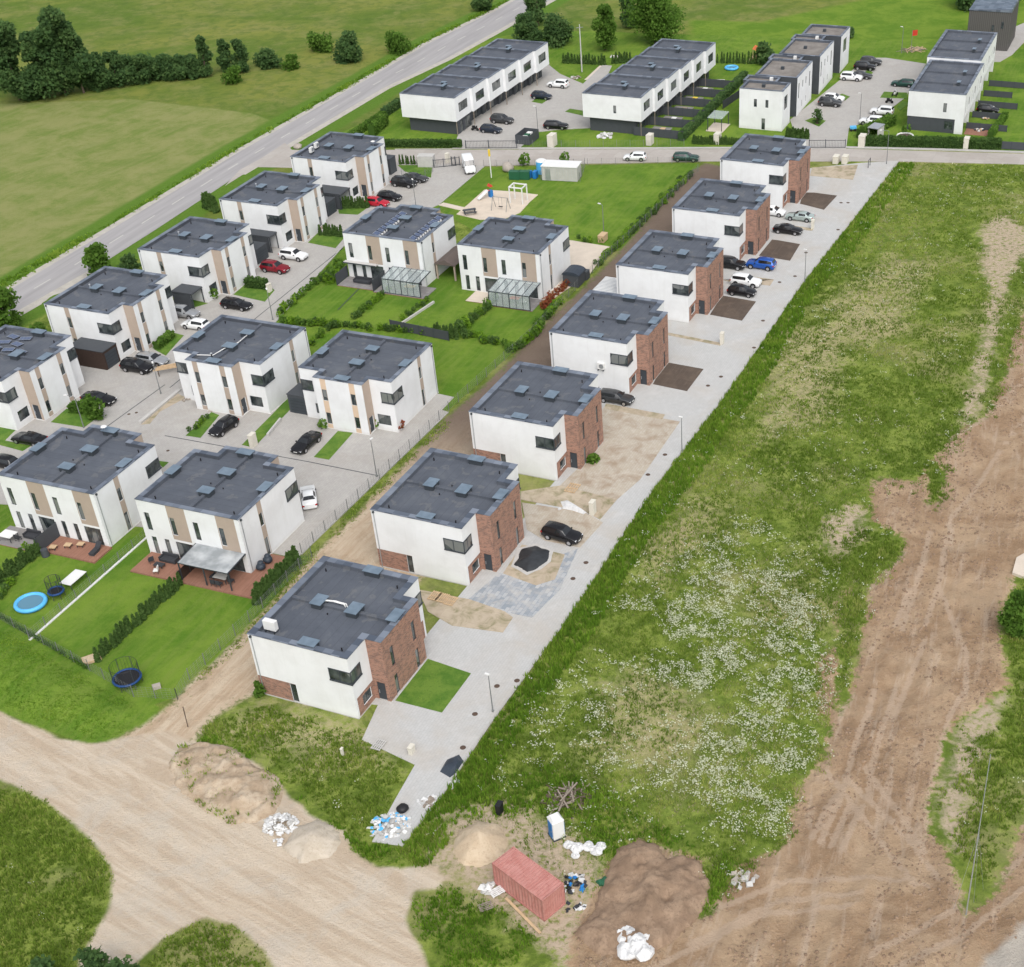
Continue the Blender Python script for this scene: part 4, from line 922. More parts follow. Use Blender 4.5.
for i in range(9): sm_.hexa([(.6+i*1.2, -9.0, 8.74), (.7+i*1.2, -9.0, 8.74), (.7+i*1.2, 0, 8.3), (.6+i*1.2, 0, 8.3), (.6+i*1.2, -9.0, 8.84), (.7+i*1.2, -9.0, 8.84), (.7+i*1.2, 0, 8.4), (.6+i*1.2, 0, 8.4)])
sm_.build('roof_seam', 'cap', r)
for y0_ in (-5.2, -7.2): window(r, (0, 0), (0, -1), (-1, 0), -y0_, -y0_+.5, 4.2 if y0_ > -6 else 4.8, 5.4 if y0_ > -6 else 6.2, depth=-.03)
# ================================================================ VEHICLES
def paint(name, c, metal=.3): return mat('paint_'+name, c, .22, metal, var=.03, spec=.6)
PC = dict(black=paint('black', (.012, .012, .014)), darkgrey=paint('dark_grey', (.05, .052, .055)), navy=paint('navy', (.018, .026, .042)), white=paint('white', (.72, .73, .73), 0), silver=paint('silver', (.42, .43, .44), .6), blue=paint('blue', (.015, .085, .36)), red=paint('dark_red', (.22, .012, .022)), brightred=paint('bright_red', (.5, .02, .04)), palegreen=paint('pale_green', (.40, .47, .45), .4), dkgreen=paint('dark_green', (.015, .06, .045)))
CT = {  # length, width, height, stations: x(0 rear..1), lower z, shoulder z, top z, half-width of top
 'hatch': dict(L=4.25, W=1.8, H=1.5, bel=.92, prof=[(0, .35, .80, .88, .66), (.02, .22, .92, 1.02, .74), (.10, .20, .94, 1.42, .60), (.25, .20, .94, 1.49, .62), (.45, .20, .93, 1.5, .62), (.57, .20, .92, 1.44, .60), (.73, .20, .90, .97, .72), (.9, .20, .82, .88, .68), (.98, .24, .66, .72, .60), (1, .32, .58, .62, .55)], ws=(5, 6), rw=(1, 2), side=(2, 5)),
 'sedan': dict(L=4.75, W=1.83, H=1.43, prof=[(0, .35, .82, .88, .62), (.02, .22, .92, .98, .70), (.14, .20, .95, 1.03, .70), (.27, .20, .95, 1.36, .58), (.42, .20, .94, 1.43, .60), (.54, .20, .93, 1.38, .58), (.70, .20, .90, .97, .72), (.9, .20, .80, .86, .68), (.98, .24, .64, .70, .6), (1, .32, .56, .6, .55)], ws=(5, 6), rw=(2, 3), side=(3, 5)),
 'wagon': dict(L=4.8, W=1.85, H=1.48, prof=[(0, .35, .85, .95, .66), (.015, .22, .94, 1.05, .72), (.08, .20, .96, 1.40, .60), (.25, .20, .95, 1.47, .62), (.45, .20, .94, 1.48, .62), (.56, .20, .93, 1.42, .60), (.71, .20, .90, .97, .72), (.9, .20, .82, .88, .68), (.98, .24, .66, .72, .60), (1, .32, .58, .62, .55)], ws=(5, 6), rw=(1, 2), side=(2, 5)),
 'suv': dict(L=4.6, W=1.9, H=1.7, prof=[(0, .42, .95, 1.05, .68), (.015, .28, 1.04, 1.18, .76), (.08, .26, 1.07, 1.60, .64), (.25, .26, 1.06, 1.68, .66), (.45, .26, 1.05, 1.69, .66), (.57, .26, 1.04, 1.62, .64), (.71, .26, 1.02, 1.10, .76), (.9, .26, .96, 1.02, .72), (.98, .3, .80, .86, .64), (1, .38, .70, .74, .6)], ws=(5, 6), rw=(1, 2), side=(2, 5)),
 'van': dict(L=5.4, W=2.0, H=2.4, prof=[(0, .42, 1.1, 2.2, .82), (.01, .30, 1.15, 2.32, .86), (.08, .28, 1.2, 2.4, .86), (.3, .28, 1.2, 2.42, .86), (.55, .28, 1.2, 2.4, .86), (.72, .28, 1.2, 2.3, .82), (.85, .28, 1.15, 1.35, .80), (.95, .28, 1.0, 1.1, .74), (.985, .32, .85, .9, .66), (1, .42, .7, .75, .6)], ws=(5, 6), rw=None, side=(4, 5)),
}
def car_surface(ct):
    rows = []
    W = ct['W']/2; L = ct['L']
    for (x, zb, zs, zt, wt) in ct['prof']:
        tp = 1-.10*max(0, (abs(x-.5)-.36)/.14)**1.5
        w = W*tp; wr = W*wt/.92*1.0 if zt > zs+.2 else w*.86
        wr = wt*W*1.08 if zt > zs+.2 else w*.88
        rows.append([((x-.5)*L, a, b) for a, b in ((0, zb), (w*.86, zb), (w*.985, zb+.12), (w, (zb+zs)/2+.05), (w*.985, zs-.04), (w*.93, zs+.01), (wr, zt-.05), (wr*.86, zt), (0, zt+.025))])
    return rows
def make_car(kind):
    ct = CT[kind]; rows = car_surface(ct); root = empty('parked_car')
    mb = MB(); n = len(rows[0]); idx = []
    for r_ in rows:
        full = r_+[(x, -y, z) for x, y, z in r_[1:-1]][::-1]; idx.append(range(len(mb.v), len(mb.v)+len(full))); mb.v += full
    m = len(idx[0])
    for a, b in zip(idx, idx[1:]):
        for k in range(m): j = (k+1) % m; mb.f.append((a[k], b[k], b[j], a[j])); mb.mi.append(0)
    mb.f.append(tuple(idx[0])); mb.f.append(tuple(idx[-1])[::-1]); mb.mi += [0, 0]
    body = mb.build('body', PC['black'], root, smooth=True)
    body.material_slots[0].link = 'OBJECT'
    for p in body.data.polygons:
        if len(p.vertices) > 4: p.use_smooth = False
    def patch(name, i, j, k0, k1, u0, u1, v0, v1, m_, sides=(1,), off=.018):
        """glass laid on the body between stations i..j and section points k0..k1"""
        g = MB()
        for s in sides:
            st = [rows[q] for q in range(i, j+1)]
            grid = []
            for a in (v0, (v0+v1)/2, v1):
                line = []
                for q, r_ in enumerate(st):
                    p0, p1 = Vector(r_[k0]), Vector(r_[k1]); line.append(p0.lerp(p1, a))
                # trim ends
                P = list(line); P[0] = line[0].lerp(line[1], u0); P[-1] = line[-2].lerp(line[-1], u1); grid.append(P)
            for a in range(2):
                for q in range(len(st)-1):
                    f = [grid[a][q], grid[a][q+1], grid[a+1][q+1], grid[a+1][q]]
                    nr = (f[1]-f[0]).cross(f[3]-f[0]).normalized(); c_ = sum(f, Vector())/4
                    if nr.dot(Vector((0, c_.y, max(.0, c_.z-.9)))) < 0: nr = -nr; f = f[::-1]
                    f = [p+nr*off for p in f]
                    if s < 0: f = [Vector((p.x, -p.y, p.z)) for p in f[::-1]]
                    g.face([tuple(p) for p in f])
        return g.build(name, m_, root)
    i, j = ct['side']; patch('side_window', i, j, 5, 6, .0, .75, .12, .9, 'cglass', (1,)); patch('side_window', i, j, 5, 6, .0, .75, .12, .9, 'cglass', (-1,))
    def screen(name, i, a0, a1):
        A, B = rows[i], rows[i+1]; g = MB(); P = []
        for a in (a0, a1):
            q = [Vector(A[k]).lerp(Vector(B[k]), a) for k in (6, 7, 8)]
            if a == max(a0, a1) or True: q[0] = q[0]*.0+Vector((q[0].x, q[0].y*.97, q[0].z))
            P.append([q[0], q[1], q[2], Vector((q[1].x, -q[1].y, q[1].z)), Vector((q[0].x, -q[0].y, q[0].z))])
        for k in range(4):
            f = [P[0][k], P[1][k], P[1][k+1], P[0][k+1]]; nr = (f[1]-f[0]).cross(f[3]-f[0]).normalized()
            if nr.z < 0: nr = -nr; f = f[::-1]
            g.face([tuple(p+nr*.018) for p in f])
        return g.build(name, 'cglass', root)
    screen('windscreen', ct['ws'][0], .08, .92)
    if ct['rw']: screen('rear_window', ct['rw'][0], .15, .9)
    L, W = ct['L'], ct['W']; R_ = .36 if kind in ('suv', 'van') else .33
    for sx in (-.30, .305):
        for sy in (-1, 1):
            wh = MB().tube((0, 0, 0), (0, .22*sy, 0), R_, n=18)
            wh.torus((0, 0, 0), .01, .01, 4, 3)
            o = wh.build('wheel', 'tyre', root); o.location = (sx*L, sy*(W/2-.19), R_)
            MB().tube((0, .2*sy, 0), (0, .235*sy, 0), R_*.64, n=14).build('rim', 'rim', o)
            MB().tube((sx*L, sy*(W/2-.10), R_+.04), (sx*L, sy*(W/2+.006), R_+.04), R_+.07, n=20).build('wheel_arch', 'black', root)
    F_, B_ = rows[-2], rows[1]
    for sy in (-1, 1):
        hz = F_[4][2]; MB().box(L/2-.30, L/2-.03, min(sy*W*.30, sy*W*.45), max(sy*W*.30, sy*W*.45), hz-.10, hz+.05).build('headlight', 'lampw', root)
        hz = B_[4][2]; MB().box(-L/2-.015, -L/2+.16, min(sy*W*.34, sy*W*.475), max(sy*W*.34, sy*W*.475), hz-.22, hz-.02).build('tail_light', 'lampred', root)
    MB().box(-L/2-.02, -L/2+.02, -.26, .26, .55, .66).build('number_plate', 'whitep', root); MB().box(L/2-.02, L/2+.02, -.26, .26, .42, .52).build('number_plate', 'whitep', root)
    MB().box(L/2-.06, L/2+.008, -W*.28, W*.28, .32, .5).build('grille', 'black', root)
    for sy in (-1, 1): x_ = rows[ct['ws'][1]][5][0]-.25; MB().box(x_-.08, x_+.08, min(sy*W*.49, sy*W*.56), max(sy*W*.49, sy*W*.56), rows[5][4][2]+.0, rows[5][4][2]+.14).build('wing_mirror', 'black', root)
    return root
U_, V_ = TW, TW-PI/2; UB, VB = TB, TB-PI/2
CARS = [
 ('wagon', 'darkgrey', 616, 397, VB, 'dark grey car parked beside the white side wall, rear hidden by the brick-fronted house'),
 ('suv', 'black', 562, 534, VB-.1, 'black suv on the brown driveway next to the black tarpaulin mound'),
 ('hatch', 'black', 742, 290.5, VB, 'black hatchback parked side by side with a white suv'),
 ('suv', 'white', 746, 281, VB, 'white suv parked side by side with a black hatchback'),
 ('suv', 'blue', 761, 264, VB+PI, 'bright blue car in front of the brick-fronted houses'),
 ('suv', 'black', 731, 263.5, VB, 'black suv half hidden behind the brick house beside the blue car'),
 ('sedan', 'black', 788, 229, VB, 'black sedan next to the pale green sedan'),
 ('sedan', 'palegreen', 800, 216, VB+PI, 'pale silvery green sedan next to the black sedan'),
 ('hatch', 'white', 773, 211, VB, 'white car nearly hidden behind the brick facade'),
 ('hatch', 'white', 635, 156.5, TB-1.35+PI, 'white hatchback standing on the side street'),
 ('wagon', 'dkgreen', 686, 157, TB-1.35, 'dark green car standing on the side street'),
 ('suv', 'white', 558, 84, V_+PI, 'white suv at the far end of the forecourt of the long terrace'),
 ('hatch', 'navy', 541.5, 95.5, V_, 'dark blue hatchback beside the small lawn in the terrace forecourt'),
 ('suv', 'darkgrey', 502, 119.5, V_, 'dark grey suv parked under the long terrace'),
 ('hatch', 'navy', 491, 129, V_, 'dark blue hatchback nearest the terrace gate'),
 ('wagon', 'black', 556, 125, V_+.15, 'black estate car alone on the right side of the terrace forecourt'),
 ('suv', 'white', 851.5, 77, V_, 'white suv before the stepped terrace'),
 ('sedan', 'darkgrey', 861, 75, V_, 'dark sedan partly behind the white suv before the stepped terrace'),
 ('suv', 'black', 865, 66.5, V_, 'black suv at the far end of the stepped terrace, nearer of two'),
 ('suv', 'darkgrey', 871, 61.5, V_, 'dark grey suv at the far end of the stepped terrace, farther of two'),
 ('suv', 'darkgrey', 830, 102.5, V_, 'dark grey suv in the car court, nearest the stepped terrace front'),
 ('hatch', 'white', 834, 97.5, V_, 'white and blue hatchback behind the dark grey suv'),
 ('wagon', 'dkgreen', 903, 83, V_+PI, 'dark green car alone at the right edge of the far court'),
 ('suv', 'white', 882, 111, V_+PI, 'white suv beside the far hedge, farther of two white cars'),
 ('suv', 'white', 871.5, 121, V_+PI, 'white suv beside the far hedge, nearer of two white cars'),
 ('suv', 'black', 404, 182.5, V_, 'black suv between two other dark cars at the junction duplex'),
 ('sedan', 'darkgrey', 415, 177.5, V_, 'dark grey sedan farthest in the row beside the junction duplex'),
 ('hatch', 'black', 389.5, 196, V_, 'black hatchback next to the pink-red hatchback'),
 ('hatch', 'brightred', 377, 202, V_, 'pinkish red hatchback partly hidden by the solar panel roof'),
 ('suv', 'white', 293.5, 255, V_, 'white suv parked before the black carport'),
 ('suv', 'red', 275, 267.5, V_, 'dark red suv before the low garage'),
 ('wagon', 'black', 236.5, 304, V_, 'black estate car beside the small lawn with clipped hedge'),
 ('suv', 'silver', 184.5, 312.5, V_, 'silver van-like car tucked at the grey carport'),
 ('hatch', 'white', 195.5, 324, V_+PI, 'white hatchback half hidden behind a grey roof'),
 ('suv', 'black', 137, 366.5, V_, 'black suv before the dark brown garage'),
 ('wagon', 'silver', 152, 359, V_, 'silver estate car beside the black suv and the front lawn'),
 ('sedan', 'black', 98.5, 398, V_, 'black sedan beside the bushy hedge corner'),
 ('sedan', 'black', 29, 438, V_+PI, 'black sedan between two lawn strips near the left edge'),
 ('hatch', 'black', 2, 461, V_+PI, 'black car cut by the left photo edge'),
 ('hatch', 'black', 223.5, 426, U_+PI-.12, 'black compact car beside the narrow planted strip'),
 ('sedan', 'black', 306, 442, U_+PI-.05, 'long black coupe beside the narrow lawn strip'),
 ('sedan', 'white', 308.5, 496, None, 'white sedan parked beside the duplex with the awning'),
 ('hatch', 'black', 988, 109, V_, 'black car beneath the far right terrace'),
]
protos = {}
for kind, colr, px, py, hd, lab in CARS:
    if kind not in protos: o = protos[kind] = make_car(kind)
    else: o = copy_tree(protos[kind])
    p = at(px, py, .7)
    if hd is None: a, b = at(309.5, 504, .6), at(307, 487, .6); hd = math.atan2(b[1]-a[1], b[0]-a[0])
    place(o, (*p, .066), hd, lab, 'parked cars'); o['category'] = 'car'
    for ch in KIDS[o.name]:
        if ch.name.startswith('body'): ch.material_slots[0].link = 'OBJECT'; ch.material_slots[0].material = PC[colr]
o = make_car('van'); vk = KIDS[o.name]; o.name = 'parked_van'; p = at(468.5, 164, 1.2); a, b = at(466, 158, 1), at(471, 170, 1)
place(o, (*p, .06), math.atan2(b[1]-a[1], b[0]-a[0]), 'white delivery van at the gate of the housing court'); o['category'] = 'van'
for ch in vk:
    if ch.name.startswith('body'): ch.material_slots[0].link = 'OBJECT'; ch.material_slots[0].material = PC['white']
def scooter(loc, rz, lab, cover):
    r = empty('motor_scooter' if not cover else 'quad_bike', loc, rz, lab, 'scooter' if not cover else 'quad bike')
    MB().box(-.5, .35, -.16, .16, .35, .75).box(-.55, .1, -.14, .14, .75, .9).box(.35, .5, -.2, .2, .3, 1.0).build('body', 'black' if not cover else 'whitep', r, bevel=.04)
    for x in (-.5, .6):
        for y in ((0,) if not cover else (-.4, .4)): MB().tube((x, y-.08, .28), (x, y+.08, .28), .28, n=12).build('wheel', 'tyre', r)
    MB().tube((.45, -.35, 1.05), (.45, .35, 1.05), .03, n=6).build('handlebar', 'metal', r); MB().box(-.5, .05, -.17, .17, .9, .98).build('saddle', 'black', r)
scooter((*at(475, 131), .07), V_, 'black motor scooter between the terrace end and the dark blue hatchback', False)
scooter((*at(894.7, 96), .1), U_, 'small black and white quad bike on the far lawn strip', True)
scooter((*at(889, 103.5), .07), V_, 'dark motor scooter beside the farther white suv in the far court', False)

# ================================================================ VEGETATION
def shrub_mesh(r, h, n, size, m, core=.7, name='crown', lumps=3, parent=None, up=.3, zmin=.02, seed_cone=0):
    """leaf-clump crown, base at z=0"""
    P = []
    cs = [(rng.normal(0, r*.33), rng.normal(0, r*.33), h*rng.uniform(.35, .75), rng.uniform(.5, .8)) for _ in range(lumps)]+[(0, 0, h*.5, 1)]
    tot = sum(c[3]**2 for c in cs)
    for cx, cy, cz, k in cs:
        q = int(n*k*k/tot); D = rng.normal(size=(q, 3)); D /= np.linalg.norm(D, axis=1)[:, None]; rad = rng.uniform(core, 1.02, q)**.6
        P.append(np.stack([cx+D[:, 0]*r*k*rad, cy+D[:, 1]*r*k*rad, np.maximum(zmin, cz+D[:, 2]*h*.5*k*rad)], 1))
    P = np.concatenate(P); V_q, F_q = cards(P, size, up)
    t_ = np.repeat(np.clip(fbm(P[:, 0]*2/r+9, P[:, 1]*2/r+P[:, 2], 3, 5)+rng.normal(0, .12, len(P)), 0, 1), 4)
    return npmesh(name, V_q, F_q, m, t_, parent)
def make_tree(name, h, r, n, size, m, label, trunk=.25, lumps=6, base=.22, group=None, cat='tree', flat=1.0):
    root = empty(name, (0, 0, 0), 0, label, cat, group)
    P = []; T = []; limbs = []
    cz0 = h*base
    lumps = max(lumps*2, 12)
    for i in range(lumps+2):
        a = rng.uniform(0, 2*PI); t_ = (i+.5)/(lumps+2); z_ = cz0+(h-cz0)*(.08+.84*t_); rr = r*rng.uniform(.15, .85)*(1-abs(t_-.4)*1.1)*flat
        c_ = np.array([rr*math.cos(a), rr*math.sin(a), z_]); k = r*rng.uniform(.3, .55)*(1-.3*t_)*(1.25 if r < 2.6 else 1); limbs.append((c_, k))
        q = int(n/(lumps+2)); D = rng.normal(size=(q, 3)); D /= np.linalg.norm(D, axis=1)[:, None]
        rad = rng.uniform(.1, 1.3, q)**.6
        # uneven clumps with gaps
        nz = fbm(D[:, 0]*2.6+i*7, D[:, 1]*2.6+D[:, 2]*2.1, 2, 31+i); keep = nz > .30
        D = D[keep]; rad = rad[keep]*(.8+.4*nz[keep])
        P.append(c_+D*rad[:, None]*np.array([k, k, k*.9])); T.append(np.clip(nz[keep]*.7+rng.uniform(-.1, .3)+rng.normal(0, .14, keep.sum()), 0, 1))
    P = np.concatenate(P); T = np.concatenate(T); P[:, 2] = np.maximum(P[:, 2], .15)
    Vq, Fq = cards(P, size, .4); npmesh('crown', Vq, Fq, m, np.repeat(T, 4), root)
    tb = MB().tube((0, 0, -.1), (0, 0, h*.4), trunk, trunk*.7, 8, False).tube((0, 0, h*.4), (.1*r, 0, h*.8), trunk*.7, trunk*.2, 7, False)
    for c_, k in limbs[::2]: tb.tube((0, 0, c_[2]*.55), tuple(c_), trunk*.4, trunk*.1, 5, False)
    tb.build('trunk', 'bark', root); return root
def tree_px(px, py, ptop, wpx, n=1800, size=.55, m='leaf', label='', name='leafy_tree', base=.18, **kw):
    p = at(px, py); D_ = math.hypot(math.hypot(*p), CH); sc = CF/D_*1.0
    el = math.atan2(CH, math.hypot(*p)); h = (py-ptop)/sc/math.cos(el)*1.0; r = wpx/sc/2
    if size > .5: n, size = int(n*2.2), size*.66
    o = make_tree(name, h, r, n, size, m, label, base=base, **kw); place(o, p, random.uniform(0, 6)); return o
tg = 'trees and bushes beyond the main road'
tree_px(20, 100, 36, 46, 4200, .8, 'darkleaf', 'dark bushy tree at the left end of the field clump', group=tg, base=.04, trunk=.3)
tree_px(46, 98, 44, 44, 3600, .8, 'darkleaf', 'dark bushy tree second from the left in the field clump', group=tg, base=.04)
tree_px(66, 96, 24, 44, 4600, .8, 'darkleaf', 'tallest pointed dark tree of the field clump', group=tg, base=.04)
tree_px(84, 93, 34, 42, 4000, .8, 'darkleaf', 'dark bushy tree at the right end of the field clump', group=tg, base=.04)
for i, (x, y, t_, w_) in enumerate([(103, 88, 60, 30), (118, 85, 57, 28), (134, 83, 60, 30), (150, 81, 60, 30), (166, 80, 60, 30), (182, 78, 61, 28), (196, 77, 60, 24)]):
    tree_px(x, y, t_, w_, 2000, .6, 'darkleaf', '%s low dark bush right of the dark field clump' % ['first', 'second', 'third', 'fourth', 'fifth', 'sixth', 'seventh'][i], 'field_bush', base=.02, group=tg, cat='bush')
tree_px(207, 76, 41, 14, 1500, .6, 'darkleaf', 'slim dark tree left of the paired trees in the field', group=tg, base=.04)
tree_px(228, 72, 44, 14, 1500, .6, 'darkleaf', 'slim dark tree of the pair in the field, left one', group=tg, base=.04)
tree_px(243, 72, 44, 17, 1500, .6, 'darkleaf', 'dark tree of the pair in the field, right one', group=tg, base=.04)
tree_px(236, 83, 69, 22, 700, .6, 'leaf', 'brownish low bush in front of the paired trees', 'field_bush', base=.02, group=tg, cat='bush')
tree_px(268, 67, 53, 26, 1200, .6, 'darkleaf', 'low dark bush to the right of the paired trees', 'field_bush', base=.02, group=tg, cat='bush')
tree_px(293, 69, 57, 16, 600, .6, 'leaf', 'small green bush between two larger dark bushes in the field', 'field_bush', base=.02, group=tg, cat='bush')
tree_px(320, 52, 37, 30, 1000, .6, 'leaf', 'pale spreading bush in the rough field above the round one', 'field_bush', base=.02, group=tg, cat='bush')
tree_px(350, 61, 38, 34, 2000, .6, 'darkleaf', 'round dark bush alone in the rough field', 'field_bush', base=.02, group=tg, cat='bush')
tree_px(397, 53, 36, 28, 1600, .55, 'leaf', 'bush with white blossom close to the main road', 'field_bush', base=.02, group=tg, cat='bush')
tree_px(484, 11, -8, 24, 1500, .7, 'darkleaf', 'dark tree at the roadside near the top edge', group=tg, base=.05)
tree_px(538, 26, -22, 28, 2600, .7, 'darkleaf', 'tall dark tree between the main road and the first terrace, cut by the top edge', group=tg, base=.05)
tree_px(527, 42, 18, 34, 2500, .65, 'darkleaf', 'dark rounded tree behind the first terrace, left one', group=tg, base=.03)
tree_px(557, 44, 20, 36, 2500, .65, 'darkleaf', 'dark rounded tree behind the first terrace, right one', group=tg, base=.03)
tree_px(605, 50, 11, 31, 2600, .6, 'leaf', 'small round tree on the lawn between the two terraces', group=tg, base=.16)
tree_px(629, 28, -2, 26, 1600, .6, 'darkleaf', 'dark tree behind the broad tree beyond the middle terrace', group=tg, base=.05)
tree_px(655, 44, 2, 62, 5200, .6, 'leaf', 'broad spreading tree beyond the middle terrace', group=tg, base=.16, trunk=.4, lumps=10)
tree_px(968, 8, -22, 50, 3000, .8, 'darkleaf', 'dark dense tree at the top right corner, left one', group=tg, base=.02)
tree_px(1000, 2, -26, 50, 2600, .8, 'darkleaf', 'dark dense tree at the top right corner behind the clad house', group=tg, base=.02)
tree_px(101, 278, 250, 28, 2200, .42, 'leaf', 'bushy tree between the main road and the duplex with the brown garage', group='trees between the road and the houses', base=.05)
tree_px(8, 330, 290, 38, 2800, .45, 'leaf', 'large bushy tree cut by the left edge beside the road', group='trees between the road and the houses', base=.05)
tree_px(130, 274, 257, 18, 900, .4, 'darkleaf', 'low dark shrub beside the bushy roadside tree', 'garden_bush', base=.02, cat='bush')
tree_px(40, 338, 326, 18, 900, .35, 'leaf', 'green shrub behind the solar roof duplex', 'garden_bush', base=.02, cat='bush')
tree_px(134, 310-14, 280, 14, 700, .35, 'leaf', 'small shrub behind the duplex with plain grey roof', 'garden_bush', base=.02, cat='bush')
tree_px(850, 38, 30, 10, 300, .5, 'darkleaf', 'dark round shrub behind the stepped terrace end', 'garden_bush', base=.02, cat='bush')
tree_px(763, 50+14, 46, 20, 1200, .5, 'darkleaf', 'dark shrub clump at the back of the stepped terrace', 'garden_bush', base=.02, cat='bush')
tree_px(1014, 632, 594, 32, 2400, .3, 'leaf', 'bright green willow bush at the right edge beside the bare soil', 'willow_bush', base=.02, cat='bush')
tree_px(262, 694, 682, 16, 400, .3, 'leaf', 'leafy shrub at the rear corner of the nearest brick duplex', 'garden_bush', base=.02, cat='bush')
tree_px(593, 463, 455, 14, 400, .3, 'leaf', 'low leafy shrub against the brick front above the sandy yard', 'garden_bush', base=.02, cat='bush')
tree_px(95, 418, 398, 24, 1200, .3, 'leaf', 'bushy shrub in front of the solar roof duplex', 'garden_bush', base=.02, cat='bush')
tree_px(817, 124, 110, 10, 400, .3, 'darkleaf', 'small spruce on the island in the far car court', 'spruce_tree', base=.02)
for i, (x, y) in enumerate([(128, 990), (50, 985), (100, 975)]): tree_px(x, y+6, y-22, 36, 900, .3, 'darkleaf', ['dark green bush at the bottom edge between the two road arms', 'low bush at the bottom edge in the left grass', 'middle low bush at the bottom edge'][i], 'road_bush', base=.02, cat='bush')

# thujas and row shrubs (individual plants)
def thuja_mesh(h=1.8, r=.31, n=130):
    z = rng.uniform(0, 1, n)**.85; a = rng.uniform(0, 2*PI, n); rr = r*(1-z)**.7*rng.uniform(.75, 1.1, n)
    P = np.stack([rr*np.cos(a), rr*np.sin(a), z*h+.05], 1); N = np.stack([np.cos(a), np.sin(a), np.full(n, .3)], 1)
    Vq, Fq = cards(P, .26, .0, nrm=N, aspect=1.3); core = MB().tube((0, 0, 0), (0, 0, h*.95), r*.8, .04, 7)
    V0 = np.array(core.v); F0 = [f for f in core.f if len(f) == 4]
    V_all = np.concatenate([Vq, V0]); F_all = np.concatenate([Fq, np.array(F0)+len(Vq)])
    t_ = np.concatenate([np.repeat(rng.uniform(.2, .9, n), 4), np.full(len(V0), .25)])
    o = npmesh('thuja_shrub', V_all, F_all, 'thuja', t_); return o
th0 = [thuja_mesh() for _ in range(3)]; used = [False]*3
def row(name, a, b, n, label, group, h=1.8, jitter=.08, cat='conifer shrub', protos_=None, flags=None, sw=1.0, world=False, m=None):
    pr = protos_ or th0; fl = flags or used
    A = Vector(a if world else at(*a)); B = Vector(b if world else at(*b))
    for i in range(n):
        k = random.randrange(len(pr)); o = pr[k] if not fl[k] else pr[k].copy()
        if fl[k]: C.objects.link(o)
        fl[k] = True; p = A.lerp(B, (i+.5)/n); s = h/1.8*random.uniform(.85, 1.15)
        o.name = name; place(o, (p.x+random.gauss(0, jitter), p.y+random.gauss(0, jitter), .03), random.uniform(0, 6)); o.scale = (s*sw, s*sw, s)
        tag(o, label, cat, group)
row('thuja_shrub', (182, 584), (97, 662), 24, 'small conical thuja in the line between the two lowest left gardens', 'thujas between the two lowest gardens', 1.7)
row('thuja_shrub', (299, 562), (254, 606), 13, 'dense thuja beside the deck with the awning, along the track fence', 'thujas beside the awning deck', 2.0, sw=1.25)
row('thuja_shrub', (42, 552), (-12, 592), 15, 'thuja in the line behind the grey terrace at the left edge', 'thujas by the left edge garden', 1.7, sw=1.15)
row('thuja_shrub', (399, 164.5), (433, 164.5), 12, 'slim thuja in the line beside the court gate and side street', 'thujas by the court gate', 1.7, sw=.8)
row('thuja_shrub', (337, 209), (369, 205+3), 11, 'thuja in the line before the low dark blue-grey garage', 'thujas near the pink-red car', 1.9)
row('thuja_shrub', (318, 235), (343, 237), 9, 'thuja in the line on the front lawn behind the white suv', 'thujas behind the white suv', 1.9)
row('thuja_shrub', (204, 207), (218, 213), 4, 'thuja at the roadside end wall of the duplex with the white suv', 'roadside thujas', 2.6, sw=1.3)
row('thuja_shrub', (562, 63), (606, 65), 15, 'thuja in the line on the lawn between the two terraces', 'thujas between the terraces', 2.0)
row('thuja_shrub', (612, 64), (632, 62), 7, 'thuja left of the middle terrace beyond the path', 'thujas beyond the path', 2.0)
row('thuja_shrub', (717, 63), (762, 64), 15, 'slim thuja in the pale line beyond the garden with the pool', 'thujas beyond the pool garden', 2.2, sw=.7)
row('thuja_shrub', (692, 144), (745, 145), 26, 'thuja in the line along the side street before the stepped terrace garden', 'thujas along the side street', 1.4, sw=1.2)
row('thuja_shrub', (786, 138), (809, 139), 9, 'thuja in the short line at the gate of the far car court', 'thujas at the far court gate', 1.9, sw=1.2)
row('thuja_shrub', (434, 336), (458, 339), 8, 'thuja along the dark garden screen of the middle gardens', 'thujas by the dark garden screen', 1.9)
# deciduous young shrubs
def small_shrub(m, n=70, r=.45, h=1.0, size=.22):
    o = shrub_mesh(r, h, n, size, m, name='garden_shrub', lumps=2); return o
sh0 = [small_shrub('leaf'), small_shrub('lushgrass'), small_shrub('thuja')]; shf = [False]*3
rd0 = [small_shrub('redleaf'), small_shrub('redleaf')]; rdf = [False]*2
def srow(a, b, n, label, group, h=1.8, j=.25, red=False, world=False): row('garden_shrub', a, b, n, label, group, h, j, 'shrub', rd0 if red else sh0, rdf if red else shf, 1.0, world)
srow((282, 324), (340, 327), 26, 'small mixed shrub in the border behind the first middle garden', 'shrubs behind the first middle garden', 2.0)
srow((340, 327), (430, 334), 30, 'small shrub in the row running to the dark garden screen', 'shrubs running to the dark screen', 1.7)
srow((302, 352), (330, 330), 10, 'small shrub between the two stepped-front duplexes gardens', 'shrubs between the stepped-front gardens', 1.6)
srow((276, 318), (342, 262), 26, 'young shrub in the sparse row beside the court street', 'young shrubs beside the court street', 1.9)
srow((342, 268), (330, 285), 7, 'bushy shrub at the corner of the first middle garden', 'bushy shrubs at the first garden corner', 2.8, .6)
srow((388, 292), (352, 321), 15, 'yellowish shrub in the divider between the first and second gardens', 'shrubs between first and second gardens', 1.7)
srow((429, 300), (402, 321), 11, 'shrub along the low wall between the second and third gardens', 'shrubs between second and third gardens', 1.4)
srow((498, 300), (456, 335), 17, 'loose shrub in the divider between the third and fourth gardens', 'shrubs between third and fourth gardens', 2.4, .35)
